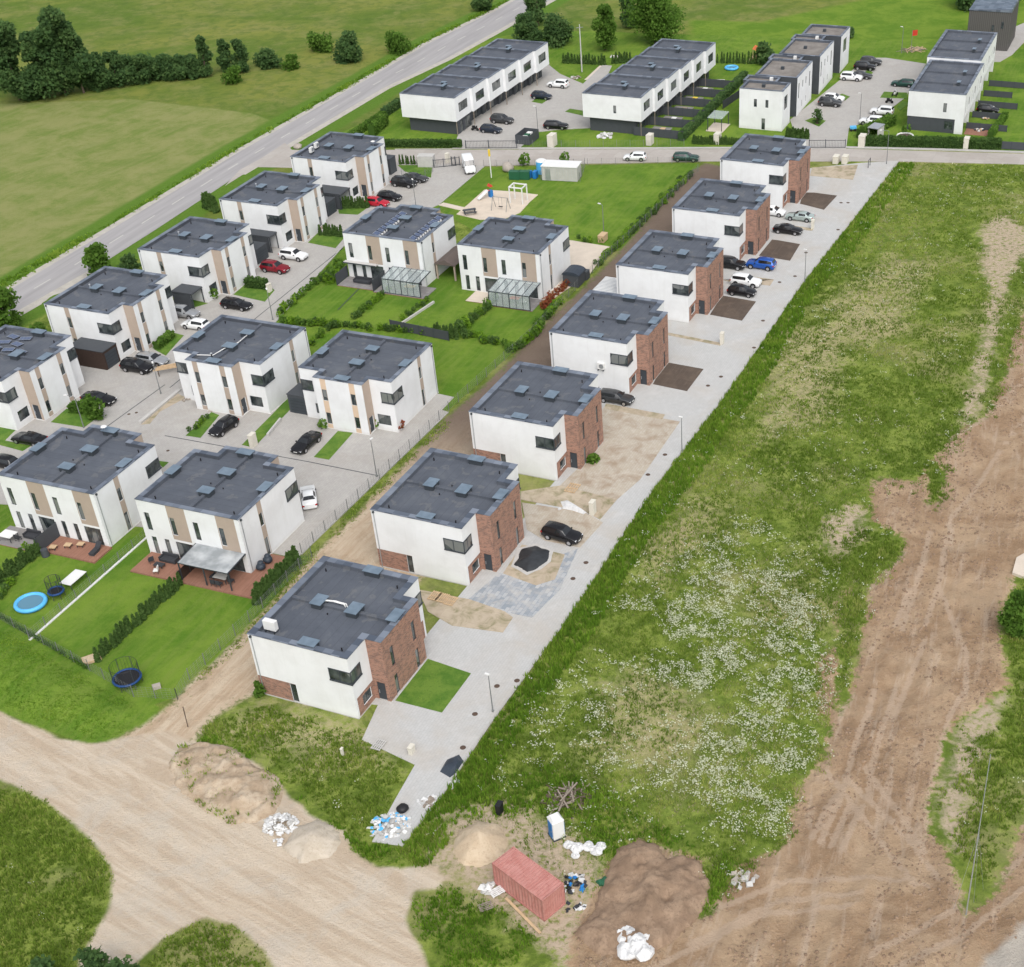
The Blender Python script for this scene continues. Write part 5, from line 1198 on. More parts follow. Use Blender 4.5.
srow((458, 334), (520, 352), 22, 'dark shrub in the hedge line beyond the fourth garden', 'shrubs beyond the fourth garden', 1.9, .3)
srow((520, 350), (560, 305), 20, 'dark green shrub along the track fence beside the fourth garden', 'shrubs along the track fence', 2.4, .3)
srow((541, 312), (568, 285), 9, 'red-leaved shrub along the track fence beside the glass veranda', 'red shrubs along the track fence', 2.3, .25, True)
srow((604, 258), (690, 176), 50, 'young hedge shrub along the playground lawn boundary', 'young hedge shrubs along the playground lawn', 1.9, .3)
srow((597, 268), (686, 180), 40, 'outer hedge shrub between the track and the playground lawn', 'outer hedge shrubs by the track', 1.5, .35)
srow((575, 240), (600, 243), 5, 'tiny sapling on the playground lawn near its lamp', 'saplings near the playground lamp', 1.6, .5)
srow((30, 548), (2, 600), 14, 'yellow-green shrub in the border left of the round blue pool', 'border shrubs left of the pool', 1.5, .4)
srow((191, 432), (208, 418), 9, 'low shrub in the planted strip beside the black compact car', 'shrubs beside the compact car', 1.3, .15)
for lb, pt_, hh in (('round bush by the step of the pale coped duplex near the white sedan court', (376, 428), 1.6), ('reddish bush at the corner of the cream-striped duplex', (399.5, 430), 1.8), ('grey-green bush at the door of the cream-striped duplex', (323.5, 429), 1.7), ('bush at the front corner of the duplex beside the black estate car', (214.5, 299), 2.0), ('bush on the side street verge beside the white kiosk', (565, 163), 2.4), ('bush beside the boulder near the kiosk', (525, 166), 2.8), ('dark plant in the round planter of the far right garden', (906, 134), 2.2)):
    o = copy_tree(sh0[0] if 'reddish' not in lb else rd0[0]); o.name = 'garden_shrub'; place(o, (*at(*pt_), .05), 0, lb); s = hh/1.2; o.scale = (s, s, s); o['category'] = 'shrub'
    if 'group' in o: del o['group']

def hedge(name, a, b, h, w, label, m='leaf', world=False, dens=26, size=.28):
    A = Vector(a if world else at(*a)); B = Vector(b if world else at(*b)); L = (B-A).length; d_ = (B-A).normalized(); n_ = Vector((-d_.y, d_.x))
    n = int(L*(w+2*h)*dens); s_ = rng.uniform(0, L, n); q = rng.uniform(-1, 1, n); side = rng.uniform(0, 1, n) < 2*h/(w+2*h)
    off = np.where(side, np.sign(q)*w/2, q*w/2)*rng.uniform(.85, 1.12, n); z = np.where(side, rng.uniform(0, h, n), h)*rng.uniform(.92, 1.08, n)
    P = np.stack([A.x+d_.x*s_+n_.x*off, A.y+d_.y*s_+n_.y*off, z], 1); Vq, Fq = cards(P, size, .3)
    t_ = np.repeat(np.clip(fbm(s_*.8, z, 3, 8)+rng.normal(0, .12, n), 0, 1), 4)
    r = empty(name, (0, 0, 0), 0, label, 'hedge'); npmesh('foliage', Vq, Fq, m, t_, r)
    cb = MB(); cx, cy = ((A+B)/2); cb.box(-L/2, L/2, -w/2+.08, w/2-.08, 0, h-.08); rz = math.atan2(d_.y, d_.x); k, s = math.cos(rz), math.sin(rz)
    cb.v = [(cx+x*k-y*s, cy+x*s+y*k, z) for x, y, z in cb.v]; o = cb.build('hedge_core', m, r)
    return r
hedge('hedge', (383, 146.5), (462, 147), 1.3, 1.2, 'clipped dark hedge along the side street below the long terrace', 'thuja')
hedge('hedge', (372, 136), (386, 124), 2.0, 1.4, 'tall dark hedge on the terrace garden edge towards the road', 'leaf')
hedge('hedge', (340, 146), (384, 117), 1.2, 1.2, 'leafy hedge between the main road verge and the terrace garden', 'leaf')
hedge('hedge', (384, 117), (400, 106), 1.6, 1.2, 'short dark hedge touching the near corner of the long terrace', 'darkleaf')
hedge('hedge', (862, 145), (1001, 148.5), 1.7, 1.5, 'long clipped thuja hedge along the side street before the grey-based terrace', 'thuja')
hedge('hedge', (934, 70), (968, 40), 1.9, 1.6, 'long hedge running beside the far right terrace away from the street', 'thuja')
hedge('hedge', (860, 139), (892, 124), 1.8, 1.8, 'thick hedge beside the nearer white suv of the far court', 'leaf')
hedge('hedge', (681, 141), (745, 78), 1.5, 1.2, 'dark hedge between the middle terrace gardens and the stepped terrace', 'darkleaf')
hedge('hedge', (247, 286.5), (268, 289), 1.5, 1.2, 'clipped hedge on the front lawn beside the black estate car', 'thuja')
hedge('hedge', (157, 350), (173, 337), 1.1, 1.0, 'clipped hedge on the front lawn beside the silver estate car', 'leaf')
hedge('hedge', (72, 411), (93, 413), 1.2, 1.4, 'clipped hedge on the lawn before the solar roof duplex', 'leaf')
hedge('hedge', (990, 150-12), (1005, 118), 1.2, 1.0, 'garden hedge in the far right back gardens', 'leaf')
hedge('hedge', (-14, 609), (88, 669), .5, .4, 'low straggly hedge along the lower left garden fence', 'leaf', dens=9, size=.2)

# ---------------------------------------------------------------- fences
def wire_fence(name, pts, h, label, step=2.5, m='pole', mesh=True, world=False, cat='fence'):
    P = [Vector(p) for p in (pts if world else ats(pts))]; r = empty(name, (0, 0, 0), 0, label, cat); wires = MB(); post = None
    for A, B in zip(P, P[1:]):
        n = max(1, round((B-A).length/step))
        for i in range(n+1):
            p = A.lerp(B, i/n)
            if post is None: post = MB().box(-.03, .03, -.03, .03, 0, h+.05).build('post', m, r); o = post
            else: o = post.copy(); link(o, r)
            o.location = (p.x, p.y, 0); o.rotation_euler = (0, 0, math.atan2(B.y-A.y, B.x-A.x))
        if mesh:
            for z in np.arange(.15, h+.01, .25): wires.tube((A.x, A.y, z), (B.x, B.y, z), .009, n=3, cap=False)
            L = (B-A).length; q = int(L/.5)
            for i in range(q): p = A.lerp(B, i/q); wires.box(p.x-.006, p.x+.006, p.y-.006, p.y+.006, .1, h)
    if mesh and wires.v: wires.build('wire_mesh', m, r)
    return r
wire_fence('wire_fence', [(449, 411.5), (400, 460), (302, 554)], 1.5, 'wire fence on dark posts between the court and the dirt track')
wire_fence('wire_fence', [(312, 557), (250, 622), (190, 680), (178, 700), (134, 697), (90, 671), (0, 620), (-60, 590)], 1.5, 'wire fence on dark posts round the two lowest gardens')
wire_fence('wire_fence', [(449, 411), (530, 338), (575, 291), (604, 262)], 1.4, 'wire fence along the middle gardens beside the dark track')
wire_fence('wire_fence', [(606, 260), (640, 228), (698, 172)], 1.4, 'wire fence along the playground lawn beside the track')
wire_fence('wire_fence', [(147, 537), (30, 640)], 1.2, 'light wire fence along the white edging between the left gardens')
wire_fence('wire_fence', [(484, 167), (560, 166), (700, 163)], 1.3, 'low wire fence along the side street before the playground lawn')
wire_fence('wire_fence', [(519, 147), (590, 147), (684, 146)], 1.3, 'low wire fence between the side street and the middle terrace')
wire_fence('wire_fence', [(402, 176), (418, 181), (433, 172)], 1.3, 'short wire fence panels by the court gate')
def panel_fence(name, pts, h, m, label, world=False, cat='fence', th=.05, step=2.4):
    P = [Vector(p) for p in (pts if world else ats(pts))]; r = empty(name, (0, 0, 0), 0, label, cat)
    for A, B in zip(P, P[1:]):
        n = max(1, round((B-A).length/step)); d_ = (B-A).normalized(); rz = math.atan2(d_.y, d_.x)
        for i in range(n):
            a = A.lerp(B, i/n); b = A.lerp(B, (i+1)/n); L = (b-a).length
            MB().box(.04, L-.04, -th/2, th/2, .08, h).build('panel', m, r, loc=(a.x, a.y, 0), rz=rz)
        for i in range(n+1): a = A.lerp(B, i/n); MB().box(-.05, .05, -.05, .05, 0, h+.06).build('post', 'frame', r, loc=(a.x, a.y, 0), rz=rz)
    return r
panel_fence('garden_screen', [(391, 330-1), (449, 341)], 1.5, 'anth', 'long anthracite screen between the middle gardens')
panel_fence('privacy_screen', [HL(8, .3, 5.6), HL(8, .3, 9.1)], 2.1, 'anth', 'dark privacy screen between the grey terrace and the brown deck', world=True)
panel_fence('privacy_screen', [HL(10, 7.0, 5.6), HL(10, 7.0, 9.0)], 1.9, 'anth', 'dark screen at the outer side of the sofa patio', world=True)
panel_fence('privacy_screen', [HL(10, .3, 5.6), HL(10, .3, 9.4)], 1.9, 'anth', 'dark screen between the sofa patio and the pergola', world=True)
panel_fence('privacy_screen', [HL(9, -.1, 5.6), HL(9, -.1, 9.4)], 1.6, 'darkwood', 'brown screen between the two halves of the long deck', world=True)
# back-garden screens of the middle terrace
for i in range(6):
    panel_fence('garden_screen', [UV(246.2+.2+6.5*i, -106.9+10.4+.45*i), UV(246.2+.2+6.5*i, -106.9+20.5)], 1.7, 'anth', 'dark garden screen behind the middle terrace, %s from the side street' % ['first', 'second', 'third', 'fourth', 'fifth', 'sixth'][i], world=True)
for i in range(5):
    panel_fence('garden_screen', [UV(263.8+6.8*i+3, -47+10.9), UV(263.8+6.8*i+3, -47+18.5-(i%2)*2)], 1.25, 'anth', 'dark garden screen right of the grey-based terrace, %s from the street' % ['first', 'second', 'third', 'fourth', 'fifth'][i], world=True)
panel_fence('garden_screen', [(996, 149), (1040, 151.5)], 1.5, 'anth', 'dark screen along the street at the right photo edge')
panel_fence('garden_screen', [(723, 109), (742, 96)], 1.6, 'anth', 'dark screen between the pool garden and the stepped terrace')
def gate(a, b, h, label):
    A, B = Vector(at(*a)), Vector(at(*b)); L = (B-A).length; rz = math.atan2((B-A).y, (B-A).x); r = empty('sliding_gate', (*A, 0), rz, label, 'gate')
    MB().box(0, L, -.03, .03, .1, .18).box(0, L, -.03, .03, h-.08, h).build('frame', 'frame', r)
    bb = MB()
    for i in range(int(L/.28)): bb.box(.14+i*.28, .17+i*.28, -.012, .012, .18, h-.08)
    bb.build('bars', 'frame', r)
    for x in (0, L*.45, L): MB().box(x-.07, x+.07, -.07, .07, 0, h+.12).build('post', 'frame', r)
gate((466, 148.6), (517, 148.4), 1.5, 'black sliding gate closing the forecourt of the long terrace')
gate((809, 148), (845, 148), 1.5, 'black sliding gate of the far car court')
gate((434, 168), (456, 166), 1.5, 'dark gate beside the white van')
gate((452, 165.5), (460, 165.5), 1.6, 'narrow dark gate leaf behind the white van')
# ================================================================ YARD AND GARDEN THINGS
def heap(name, poly, h, m, label, cat='heap', seed=1, rough=.25, sharp=1.0):
    P = ats(poly) if not isinstance(poly[0], Vector) else poly; xs = [p[0] for p in P]; ys = [p[1] for p in P]
    nx = int((max(xs)-min(xs))/.22)+2; ny = int((max(ys)-min(ys))/.22)+2
    gx_, gy_ = np.meshgrid(np.linspace(min(xs)-.3, max(xs)+.3, nx), np.linspace(min(ys)-.3, max(ys)+.3, ny)); s = sdf(gx_, gy_, P); mx = s.max()
    s = s+(fbm(gx_/.9, gy_/.9, 3, seed+40)-.5)*.5
    k = np.clip(s/mx, 0, 1)**sharp; z = h*k*(1-.25*k)/.75+rough*(fbm(gx_/1.3, gy_/1.3, 4, seed)-.5)*np.clip(s*1.5, 0, 1)+rough*.35*(fbm(gx_/.35, gy_/.35, 3, seed+3)-.5)*np.clip(s*2, 0, 1)-.02*(s <= 0)+gz(gx_, gy_)+np.where(s > 0, .04, -.12)
    V = np.stack([gx_.ravel(), gy_.ravel(), z.ravel()], 1); ii = np.arange((nx-1)*(ny-1)); b0 = (ii//(nx-1))*nx+ii % (nx-1)
    F = np.stack([b0, b0+1, b0+1+nx, b0+nx], 1); ok = (s.ravel()[F] > -.35).any(1); F = F[ok]
    u = np.unique(F); mp = np.zeros(len(V), int); mp[u] = np.arange(len(u))
    o = npmesh(name, V[u], mp[F], m, smooth=True); tag(o, label, cat); return o
def soilmat(name, a, b, c, sc=.5):
    t = NT(name); v = t.geo(); f = t.noise(v, sc, 6, .7, .5); g = t.noise(v, sc*7, 5, .75); q = t.mix(t.ss(f, .38, .64), a, b)
    t.col(t.mix(t.math('MULTIPLY', t.ss(g, .5, .7), .7), q, c)); t.bump(g, .8, .1); return t.m
M['sand'] = soilmat('heaped_sand', (.46, .36, .25), (.53, .43, .31), (.36, .27, .18))
M['gravelheap'] = soilmat('heaped_gravel', (.43, .37, .29), (.5, .44, .36), (.33, .28, .22))
M['mixsoil'] = soilmat('heaped_mixed_soil', (.36, .275, .19), (.46, .38, .285), (.25, .18, .12), .5)
M['brownsoil'] = soilmat('heaped_brown_soil', (.22, .15, .10), (.31, .22, .15), (.14, .092, .064), .5)
M['blacktarp'] = mat('black_sheet', (.03, .033, .037), .5, var=.3, scale=2)
heap('sand_heap', [(453, 850), (458, 832), (478, 822), (500, 826), (508, 842), (502, 858), (480, 868), (462, 866)], 1.5, 'sand', 'round heap of yellow sand beside the rusty red container', 'sand heap', 3, .1, .9)
heap('gravel_heap', [(282, 848), (295, 828), (318, 820), (335, 826), (342, 842), (330, 858), (300, 864)], 1.1, 'gravelheap', 'smooth pale gravel heap right of the white rubble at the road', 'gravel heap', 5, .1)
heap('soil_heap', [(170, 765), (178, 750), (200, 742), (232, 748), (258, 768), (280, 778), (283, 795), (275, 812), (258, 822), (232, 824), (212, 815), (192, 800), (176, 786)], .85, 'mixsoil', 'large lumpy heap of brown and sandy soil beside the dirt road', 'soil heap', 8, 1.2, .5)
heap('soil_heap', [(575, 935), (592, 915), (604, 880), (618, 850), (640, 840), (658, 846), (667, 862), (682, 855), (700, 862), (710, 882), (706, 905), (690, 925), (668, 945), (640, 960), (600, 955)], .85, 'brownsoil', 'broad brown soil heap behind the white sacks beside the container', 'soil heap', 9, 1.0, .45)
mound = heap('tarp_mound', [(512, 566), (520, 549), (536, 545), (552, 551), (551, 560), (538, 571), (526, 574)], .8, 'blacktarp', 'mound covered with a black sheet with white edge beside the black suv', 'covered mound', 12, .12)
# ribbed container
kx, ky, ka = -11.354, 79.932, -.773845
r = empty('shipping_container', (kx+math.cos(ka)*3.03+math.sin(ka)*1.22, ky+math.sin(ka)*3.03-math.cos(ka)*1.22, .05), ka, 'faded red ribbed shipping container standing on the building ground', 'container')
t = NT('faded_red_steel'); v = t.coord(); f = t.noise(v, 1.2, 5, .7, .5); g = t.noise(v, 6, 4, .75)
c = t.mix(t.ss(f, .38, .62), (.40, .17, .145), (.46, .225, .195)); t.col(t.mix(t.math('MULTIPLY', t.ss(g, .56, .72), .6), c, (.17, .065, .04))); t.b.inputs['Roughness'].default_value = .65; M['cont'] = t.m
mb = MB(); W2_, L2_ = 1.22, 3.03
n = 15
for sy in (-1, 1):
    for i in range(n):
        x0 = -L2_+.12+i*(2*L2_-.24)/n; d_ = (2*L2_-.24)/n; q = [(x0, 0), (x0+d_*.3, -.07), (x0+d_*.6, -.07), (x0+d_*.9, 0), (x0+d_, 0)]
        for (a, oa), (b, ob) in zip(q, q[1:]):
            f_ = [(a, sy*(W2_-.02+oa), .15), (b, sy*(W2_-.02+ob), .15), (b, sy*(W2_-.02+ob), 2.5), (a, sy*(W2_-.02+oa), 2.5)]; mb.face(f_ if sy < 0 else f_[::-1])
m2 = 9
for i in range(m2):
    y0 = -W2_+.1+i*(2*W2_-.2)/m2; d_ = (2*W2_-.2)/m2
    for sx in (-1, 1):
        q = [(y0, 0), (y0+d_*.3, -.07), (y0+d_*.6, -.07), (y0+d_*.9, 0), (y0+d_, 0)]
        for (a, oa), (b, ob) in zip(q, q[1:]):
            f_ = [(sx*(L2_-.02+oa), a, .15), (sx*(L2_-.02+ob), b, .15), (sx*(L2_-.02+ob), b, 2.5), (sx*(L2_-.02+oa), a, 2.5)]; mb.face(f_ if sx > 0 else f_[::-1])
mb.build('side_wall', 'cont', r)
rf = MB(); n = 20
for i in range(n):
    x0 = -L2_+.12+i*(2*L2_-.24)/n; d_ = (2*L2_-.24)/n; rf.face([(x0, -W2_, 2.56), (x0+d_*.55, -W2_, 2.56), (x0+d_*.55, W2_, 2.56), (x0, W2_, 2.56)]); rf.face([(x0+d_*.55, -W2_, 2.56), (x0+d_*.7, -W2_, 2.5), (x0+d_*.7, W2_, 2.5), (x0+d_*.55, W2_, 2.56)]); rf.face([(x0+d_*.7, -W2_, 2.5), (x0+d_*.9, -W2_, 2.5), (x0+d_*.9, W2_, 2.5), (x0+d_*.7, W2_, 2.5)]); rf.face([(x0+d_*.9, -W2_, 2.5), (x0+d_, -W2_, 2.56), (x0+d_, W2_, 2.56), (x0+d_*.9, W2_, 2.5)])
rf.build('roof', 'cont', r)
fr = MB()
for sx in (-1, 1):
    for sy in (-1, 1): fr.box(sx*(L2_-.07)-.07, sx*(L2_-.07)+.07, sy*(W2_-.06)-.065, sy*(W2_-.06)+.065, 0, 2.59)
for sy in (-1, 1): fr.box(-L2_, L2_, sy*(W2_-.04)-.045, sy*(W2_-.04)+.045, 2.48, 2.575).box(-L2_, L2_, sy*(W2_-.04)-.045, sy*(W2_-.04)+.045, 0, .16)
for sx in (-1, 1): fr.box(sx*(L2_-.04)-.045, sx*(L2_-.04)+.045, -W2_+.02, W2_-.02, 2.47, 2.57).box(sx*(L2_-.04)-.045, sx*(L2_-.04)+.045, -W2_+.02, W2_-.02, .01, .16)
fr.build('frame', 'cont', r)
# portable toilet
r = empty('portable_toilet', (*at(557, 836), .08), R(-62), 'white portable toilet with a blue door panel', 'portable toilet')
MB().box(-.55, .55, -.55, .55, .1, 2.1).build('cabin', 'whitep', r, bevel=.05)
dd = MB().box(-.36, .36, -.60, -.54, .15, 1.95).build('door', 'blue', r); MB().box(.25, .3, -.63, -.59, .95, 1.1).build('handle', 'metal', dd)
MB().box(-.5, .5, .54, .58, .3, 1.8).build('rear_panel', 'blue', r)
MB().hexa([(-.58, -.58, 2.1), (.58, -.58, 2.1), (.58, .58, 2.1), (-.58, .58, 2.1), (-.4, -.4, 2.35), (.4, -.4, 2.35), (.4, .4, 2.35), (-.4, .4, 2.35)]).build('roof', 'whitep', r)
MB().box(-.6, .6, -.6, .6, 0, .1).build('base', 'frame', r)

def debris(name, c, rad, n, size, mats, label, cat, flat=.4, up=.0, plank=0):
    r = empty(name, (*at(*c), float(gz(*at(*c)))), 0, label, cat)
    for j, m in enumerate(mats):
        mb = MB()
        for i in range(max(8, n//len(mats)) if len(mats) > 1 else n):
            a = random.uniform(0, 2*PI); d_ = rad*math.sqrt(random.random()); x, y = d_*math.cos(a), d_*math.sin(a)*.8; s = size*random.uniform(.5, 1.4); z = max(0, (1-d_/rad))*flat*random.uniform(.3, 1)
            if plank: mb.box(x-s*1.8, x+s*1.8, y-.07, y+.07, z, z+.06, random.uniform(0, PI))
            else:
                q = [Vector((dx*s*random.uniform(.6, 1), dy*s*random.uniform(.4, .9), dz*s*random.uniform(.2, .6))) for dx, dy, dz in ((-1, -1, 0), (1, -1, 0), (1, 1, 0), (-1, 1, 0), (-.8, -.8, 1), (.8, -.8, 1), (.8, .8, 1), (-.8, .8, 1))]
                rot = Matrix.Rotation(random.uniform(0, PI), 3, 'Z') @ Matrix.Rotation(random.uniform(-.5, .5), 3, 'X')
                mb.hexa([tuple(Vector((x, y, z+.02))+rot @ v) for v in q])
        mb.build('scrap', m, r)
    return r
debris('foam_rubble', (281, 825), 1.6, 150, .2, ['sack', 'whitep', 'concrete'], 'heap of white foam and plaster rubble at the roadside', 'rubble heap', 1.0)
debris('foam_rubble', (279, 843), .6, 8, .2, ['sack'], 'few white scraps fallen below the roadside rubble heap', 'rubble')
debris('waste_heap', (389, 826), 2.0, 130, .2, ['sack', 'whitep', 'concrete', 'ltblue'], 'heap of white and blue packaging waste at the end of the new street', 'waste heap', .7)
mb = MB().ball((0, 0, .3), .55, .65, 10, 6, .1); o = mb.build('refuse_bag', 'black', smooth=True); place(o, (*at(403, 811), .05)); tag(o, 'black refuse bag beside the packaging waste', 'refuse bag')
debris('waste_heap', (428, 803), 1.1, 26, .25, ['sack', 'oldwood'], 'scattered pale waste along the end of the new street', 'waste', .15)
debris('brush_pile', (568, 799), 1.9, 60, .55, ['oldwood', 'bark'], 'pile of old timber and branches beyond the portable toilet', 'brush pile', .8, plank=1)
debris('waste_heap', (572, 884), 1.3, 36, .25, ['black', 'dark_fabric', 'sack', 'blue'], 'dark bags and scraps at the end of the red container', 'waste heap', .4)
debris('waste_heap', (602, 882), .5, 6, .3, ['green'], 'crumpled green netting on the ground near the container', 'netting', .2)
debris('waste_heap', (490, 889), .8, 14, .3, ['whitep', 'concrete'], 'white boards and frames beside the long side of the container', 'waste', .2)
debris('waste_heap', (575, 908), .9, 12, .2, ['sack', 'dark_fabric'], 'small bright scraps below the container end', 'waste', .1)
debris('stone_row', (745, 880), 1.2, 8, .3, ['stone', 'concrete'], 'few pale stones at the edge of the bare soil', 'stones', .1)
debris('foam_rubble', (560, 510), .3, 4, .3, ['sack'], 'white scraps at the side of the sandy yard', 'rubble', .1)
for c_, rd, nn, lb in (((455, 612), 2.2, 26, 'rubble crumbs on the bare strip between the two nearest brick duplexes'), ((640, 440), 3.0, 34, 'rubble crumbs on the sandy yard by the third brick duplex'), ((600, 470), 2.4, 26, 'rubble crumbs before the brick front of the third duplex'), ((540, 510), 2.5, 24, 'rubble crumbs beside the white sheeting'), ((520, 575), 1.6, 14, 'rubble crumbs round the black-sheeted mound')):
    debris('rubble', c_, rd, nn, .11, ['stone', 'concrete'], lb, 'rubble', .03)
def sack_pile(c, offs, label):
    for i, (dx, dy, s, z) in enumerate(offs):
        x, y = at(*c); mb = MB().ball((0, 0, s*.36), s, .5, 14, 9, .0); mb.v = [(x_*(.82+.34*float(vnoise(x_*2.2/s+i*9, y_*2.2/s+z_*3/s, 3))), y_*(.82+.34*float(vnoise(x_*2.2/s+4, y_*2.2/s+z_*3/s+i, 8))), max(-.05, z_*(.6+.7*float(vnoise(x_*3/s+i*5, y_*3/s, 6))))) for x_, y_, z_ in mb.v]; o = mb.build('building_sack', 'sack', smooth=False); place(o, (x+dx, y+dy, float(gz(x+dx, y+dy))+z), random.uniform(0, 3)); tag(o, label, 'sack', 'white sacks: '+label)
sack_pile((637, 948), [(-.9, .9, .9, 0), (1.0, .6, .85, 0), (-.7, -.6, .95, 0), (.5, -.8, .9, 0), (0, .1, .8, .5)], 'bulging white sack in the pile on the bare soil at the bottom edge')
sack_pile((586, 850), [(-1.5, .5, .5, 0), (-.8, .1, .6, 0), (.2, .2, .55, 0), (.9, -.3, .6, 0), (1.3, .2, .5, 0), (-.9, -.7, .4, 0)], 'crumpled white bag in the row beside the portable toilet')
# tarpaulin sheets etc.
def blob(name, poly, h, m, label, cat, seed=2, z=.06):
    P = ats(poly); c_ = Vector((sum(p[0] for p in P)/len(P), sum(p[1] for p in P)/len(P))); mb = MB(); n = len(P)
    mb.v = [(c_.x, c_.y, z+h)]+[(c_.x+(p[0]-c_.x)*.6, c_.y+(p[1]-c_.y)*.6, z+h*random.uniform(.6, 1)) for p in P]+[(*p, z) for p in P]
    for i in range(n):
        j = (i+1) % n; mb.f += [(0, 1+i, 1+j), (1+i, 1+n+i, 1+n+j, 1+j)]; mb.mi += [0, 0]
    o = mb.build(name, m); tag(o, label, cat); return o
blob('tarpaulin', [(440, 772), (447, 760), (459, 755), (464, 762), (458, 772), (450, 778)], .5, 'tarp', 'dark blue tarpaulin bundle at the end of the new street', 'tarpaulin')
blob('white_sheet', [(448, 783), (458, 777), (460, 783), (452, 790)], .15, 'sack', 'white sheet lying beside the dark tarpaulin bundle', 'sheet')
blob('white_sheet', [(560, 502), (567, 500.5), (575, 506), (587, 513), (584, 515), (572, 511), (563, 509)], .35, 'sack', 'white plastic sheeting lying on the sandy yard', 'sheet')
blob('white_sheet', [(511, 567), (514, 560), (517, 549), (526, 547), (537, 544), (546, 548), (554, 551), (552, 556), (551, 562), (541, 570), (535, 572), (527, 576), (519, 571)], -.0, 'concrete', 'pale liner edge spread under the black-sheeted mound', 'liner', z=.10)
def pallet(c, rz, label, m='wood', k=1.0):
    r = empty('wooden_pallet', (*at(*c), .09), rz, label, 'pallet')
    for x in (-.5, 0, .5): MB().box(x*k-.05, x*k+.05, -.4*k, .4*k, 0, .1).build('bearer', m, r)
    sl_ = MB()
    for i in range(5): sl_.box(-.6*k, .6*k, (-.36+i*.18)*k-.06, (-.36+i*.18)*k+.06, .1, .13)
    sl_.build('deck_slats', m, r)
pallet((572.5, 489), TB, 'pale wooden pallet in the sandy yard of the third brick duplex', k=1.7)
pallet((435, 597), TB, 'pale pallet beside the white wall of the second brick duplex, left one', k=1.3); pallet((442.5, 599), TB, 'pale pallet beside the white wall of the second brick duplex, middle one', k=1.3); pallet((451, 602), TB, 'pale pallet beside the white wall of the second brick duplex, right one', k=1.3)
pallet((379, 746), TB, 'pallet with pale stones at the lawn edge by the nearest driveway', 'concrete', 1.2); pallet((486, 912-4), .4, 'grey pallet lying in the grass near the container', 'oldwood')
pallet((497, 893), .6, 'white frame leaning by the container side', 'whitep')
def post_box(c, h, w_, label, m='creamp', name='meter_cabinet', cat='meter cabinet', rz=TB):
    r = empty(name, (*at(*c), .05), rz, label, cat); MB().box(-w_/2, w_/2, -w_*.3, w_*.3, 0, h).build('casing', m, r, bevel=.02); MB().box(-w_/2-.03, w_/2+.03, -w_*.3-.03, w_*.3+.03, h, h+.05).build('lid', m, r); MB().box(-w_*.4, w_*.4, -w_*.3-.012, -w_*.3+.0, .15, h-.15).build('door', m, r)
for c_, h_, w_, lb in [((593, 514), 1.7, .9, 'pale meter cabinet beside the white sheeting on the sandy yard'), ((722, 344), 1.7, .75, 'pale meter cabinet at the end of the strip between the third and fourth brick driveways'), ((812.5, 229), 1.5, .7, 'white meter cabinet at the end of the strip beside the black sedan'), ((254, 446), 1.7, 1.0, 'white meter cabinet on the lawn strip between the stepped-front duplexes'), ((97, 416.5), 1.2, .9, 'white meter cabinet at the lawn corner by the black sedan'), ((270, 292), 1.3, .8, 'white meter cabinet behind the hedge of the black estate car'), ((552.5, 146), 2.2, 2.0, 'white electrical cabinet on the lawn left of the middle terrace'), ((650, 144.5), 1.9, 1.7, 'cream cabinet before the near end of the middle terrace'), ((717.5, 143.5), 1.9, 1.7, 'cream cabinet in the thuja line before the stepped terrace'), ((862, 146), 2.0, 1.9, 'cream cabinet at the hedge end by the far court gate'), ((966, 148), 1.9, 1.5, 'cream cabinet in the long clipped hedge'), ((412, 753), .8, .7, 'white box standing at the lawn edge of the nearest driveway'), ((343, 756), .9, .3, 'short white marker post in the weeds before the nearest duplex'), ((500, 812), .9, .6, 'x')]:
    if lb != 'x': post_box(c_, h_, w_, lb)
post_box((836, 163), 1.3, 1.6, 'pale grey electrical cabinet at the corner of side street and new street, left one'); post_box((845, 163), 1.3, 1.6, 'pale grey electrical cabinet at the corner of side street and new street, right one')
post_box((500, 813), 1.1, .75, 'black wheelie bin standing in the weeds', 'black', 'wheelie_bin', 'bin'); post_box((448, 162.5), 1.7, .9, 'white gate pillar cabinet behind the white van'); post_box((427, 166), 2.0, 3.0, 'grey bin enclosure beside the court gate', 'concrete', 'bin_enclosure', 'enclosure', TW-1.35)
for i, x in enumerate((529.5, 535.5)): post_box((x, 178), 1.2, 1.1, 'dark blue recycling bin beside the green dumpsters, %s one' % ('left' if i == 0 else 'right'), 'blue', 'recycling_bin', 'bin')
for i, x in enumerate((515, 525)): post_box((x, 179), 1.4, 1.9, 'green dumpster beside the white kiosk, %s one' % ('left' if i == 0 else 'right'), 'green', 'dumpster', 'dumpster', TW-1.4)
# dark open skip near the terrace gate
r = empty('bin_enclosure', (*at(527.5, 141), .07), TW, 'dark walled bin enclosure at the terrace gate with white lids inside', 'enclosure')
w4 = MB().box(-2.2, 2.2, -1.5, -1.4, 0, 1.7).box(-2.2, 2.2, 1.4, 1.5, 0, 1.7).box(-2.2, -2.1, -1.4, 1.4, 0, 1.7).box(2.1, 2.2, -1.4, 1.4, 0, 1.7); w4.build('wall', 'anth', r)
for x in (-1.2, 0, 1.2): MB().box(x-.45, x+.45, -.5, .5, 0, 1.3).build('bin', 'whitep' if x else 'green', r, bevel=.05)
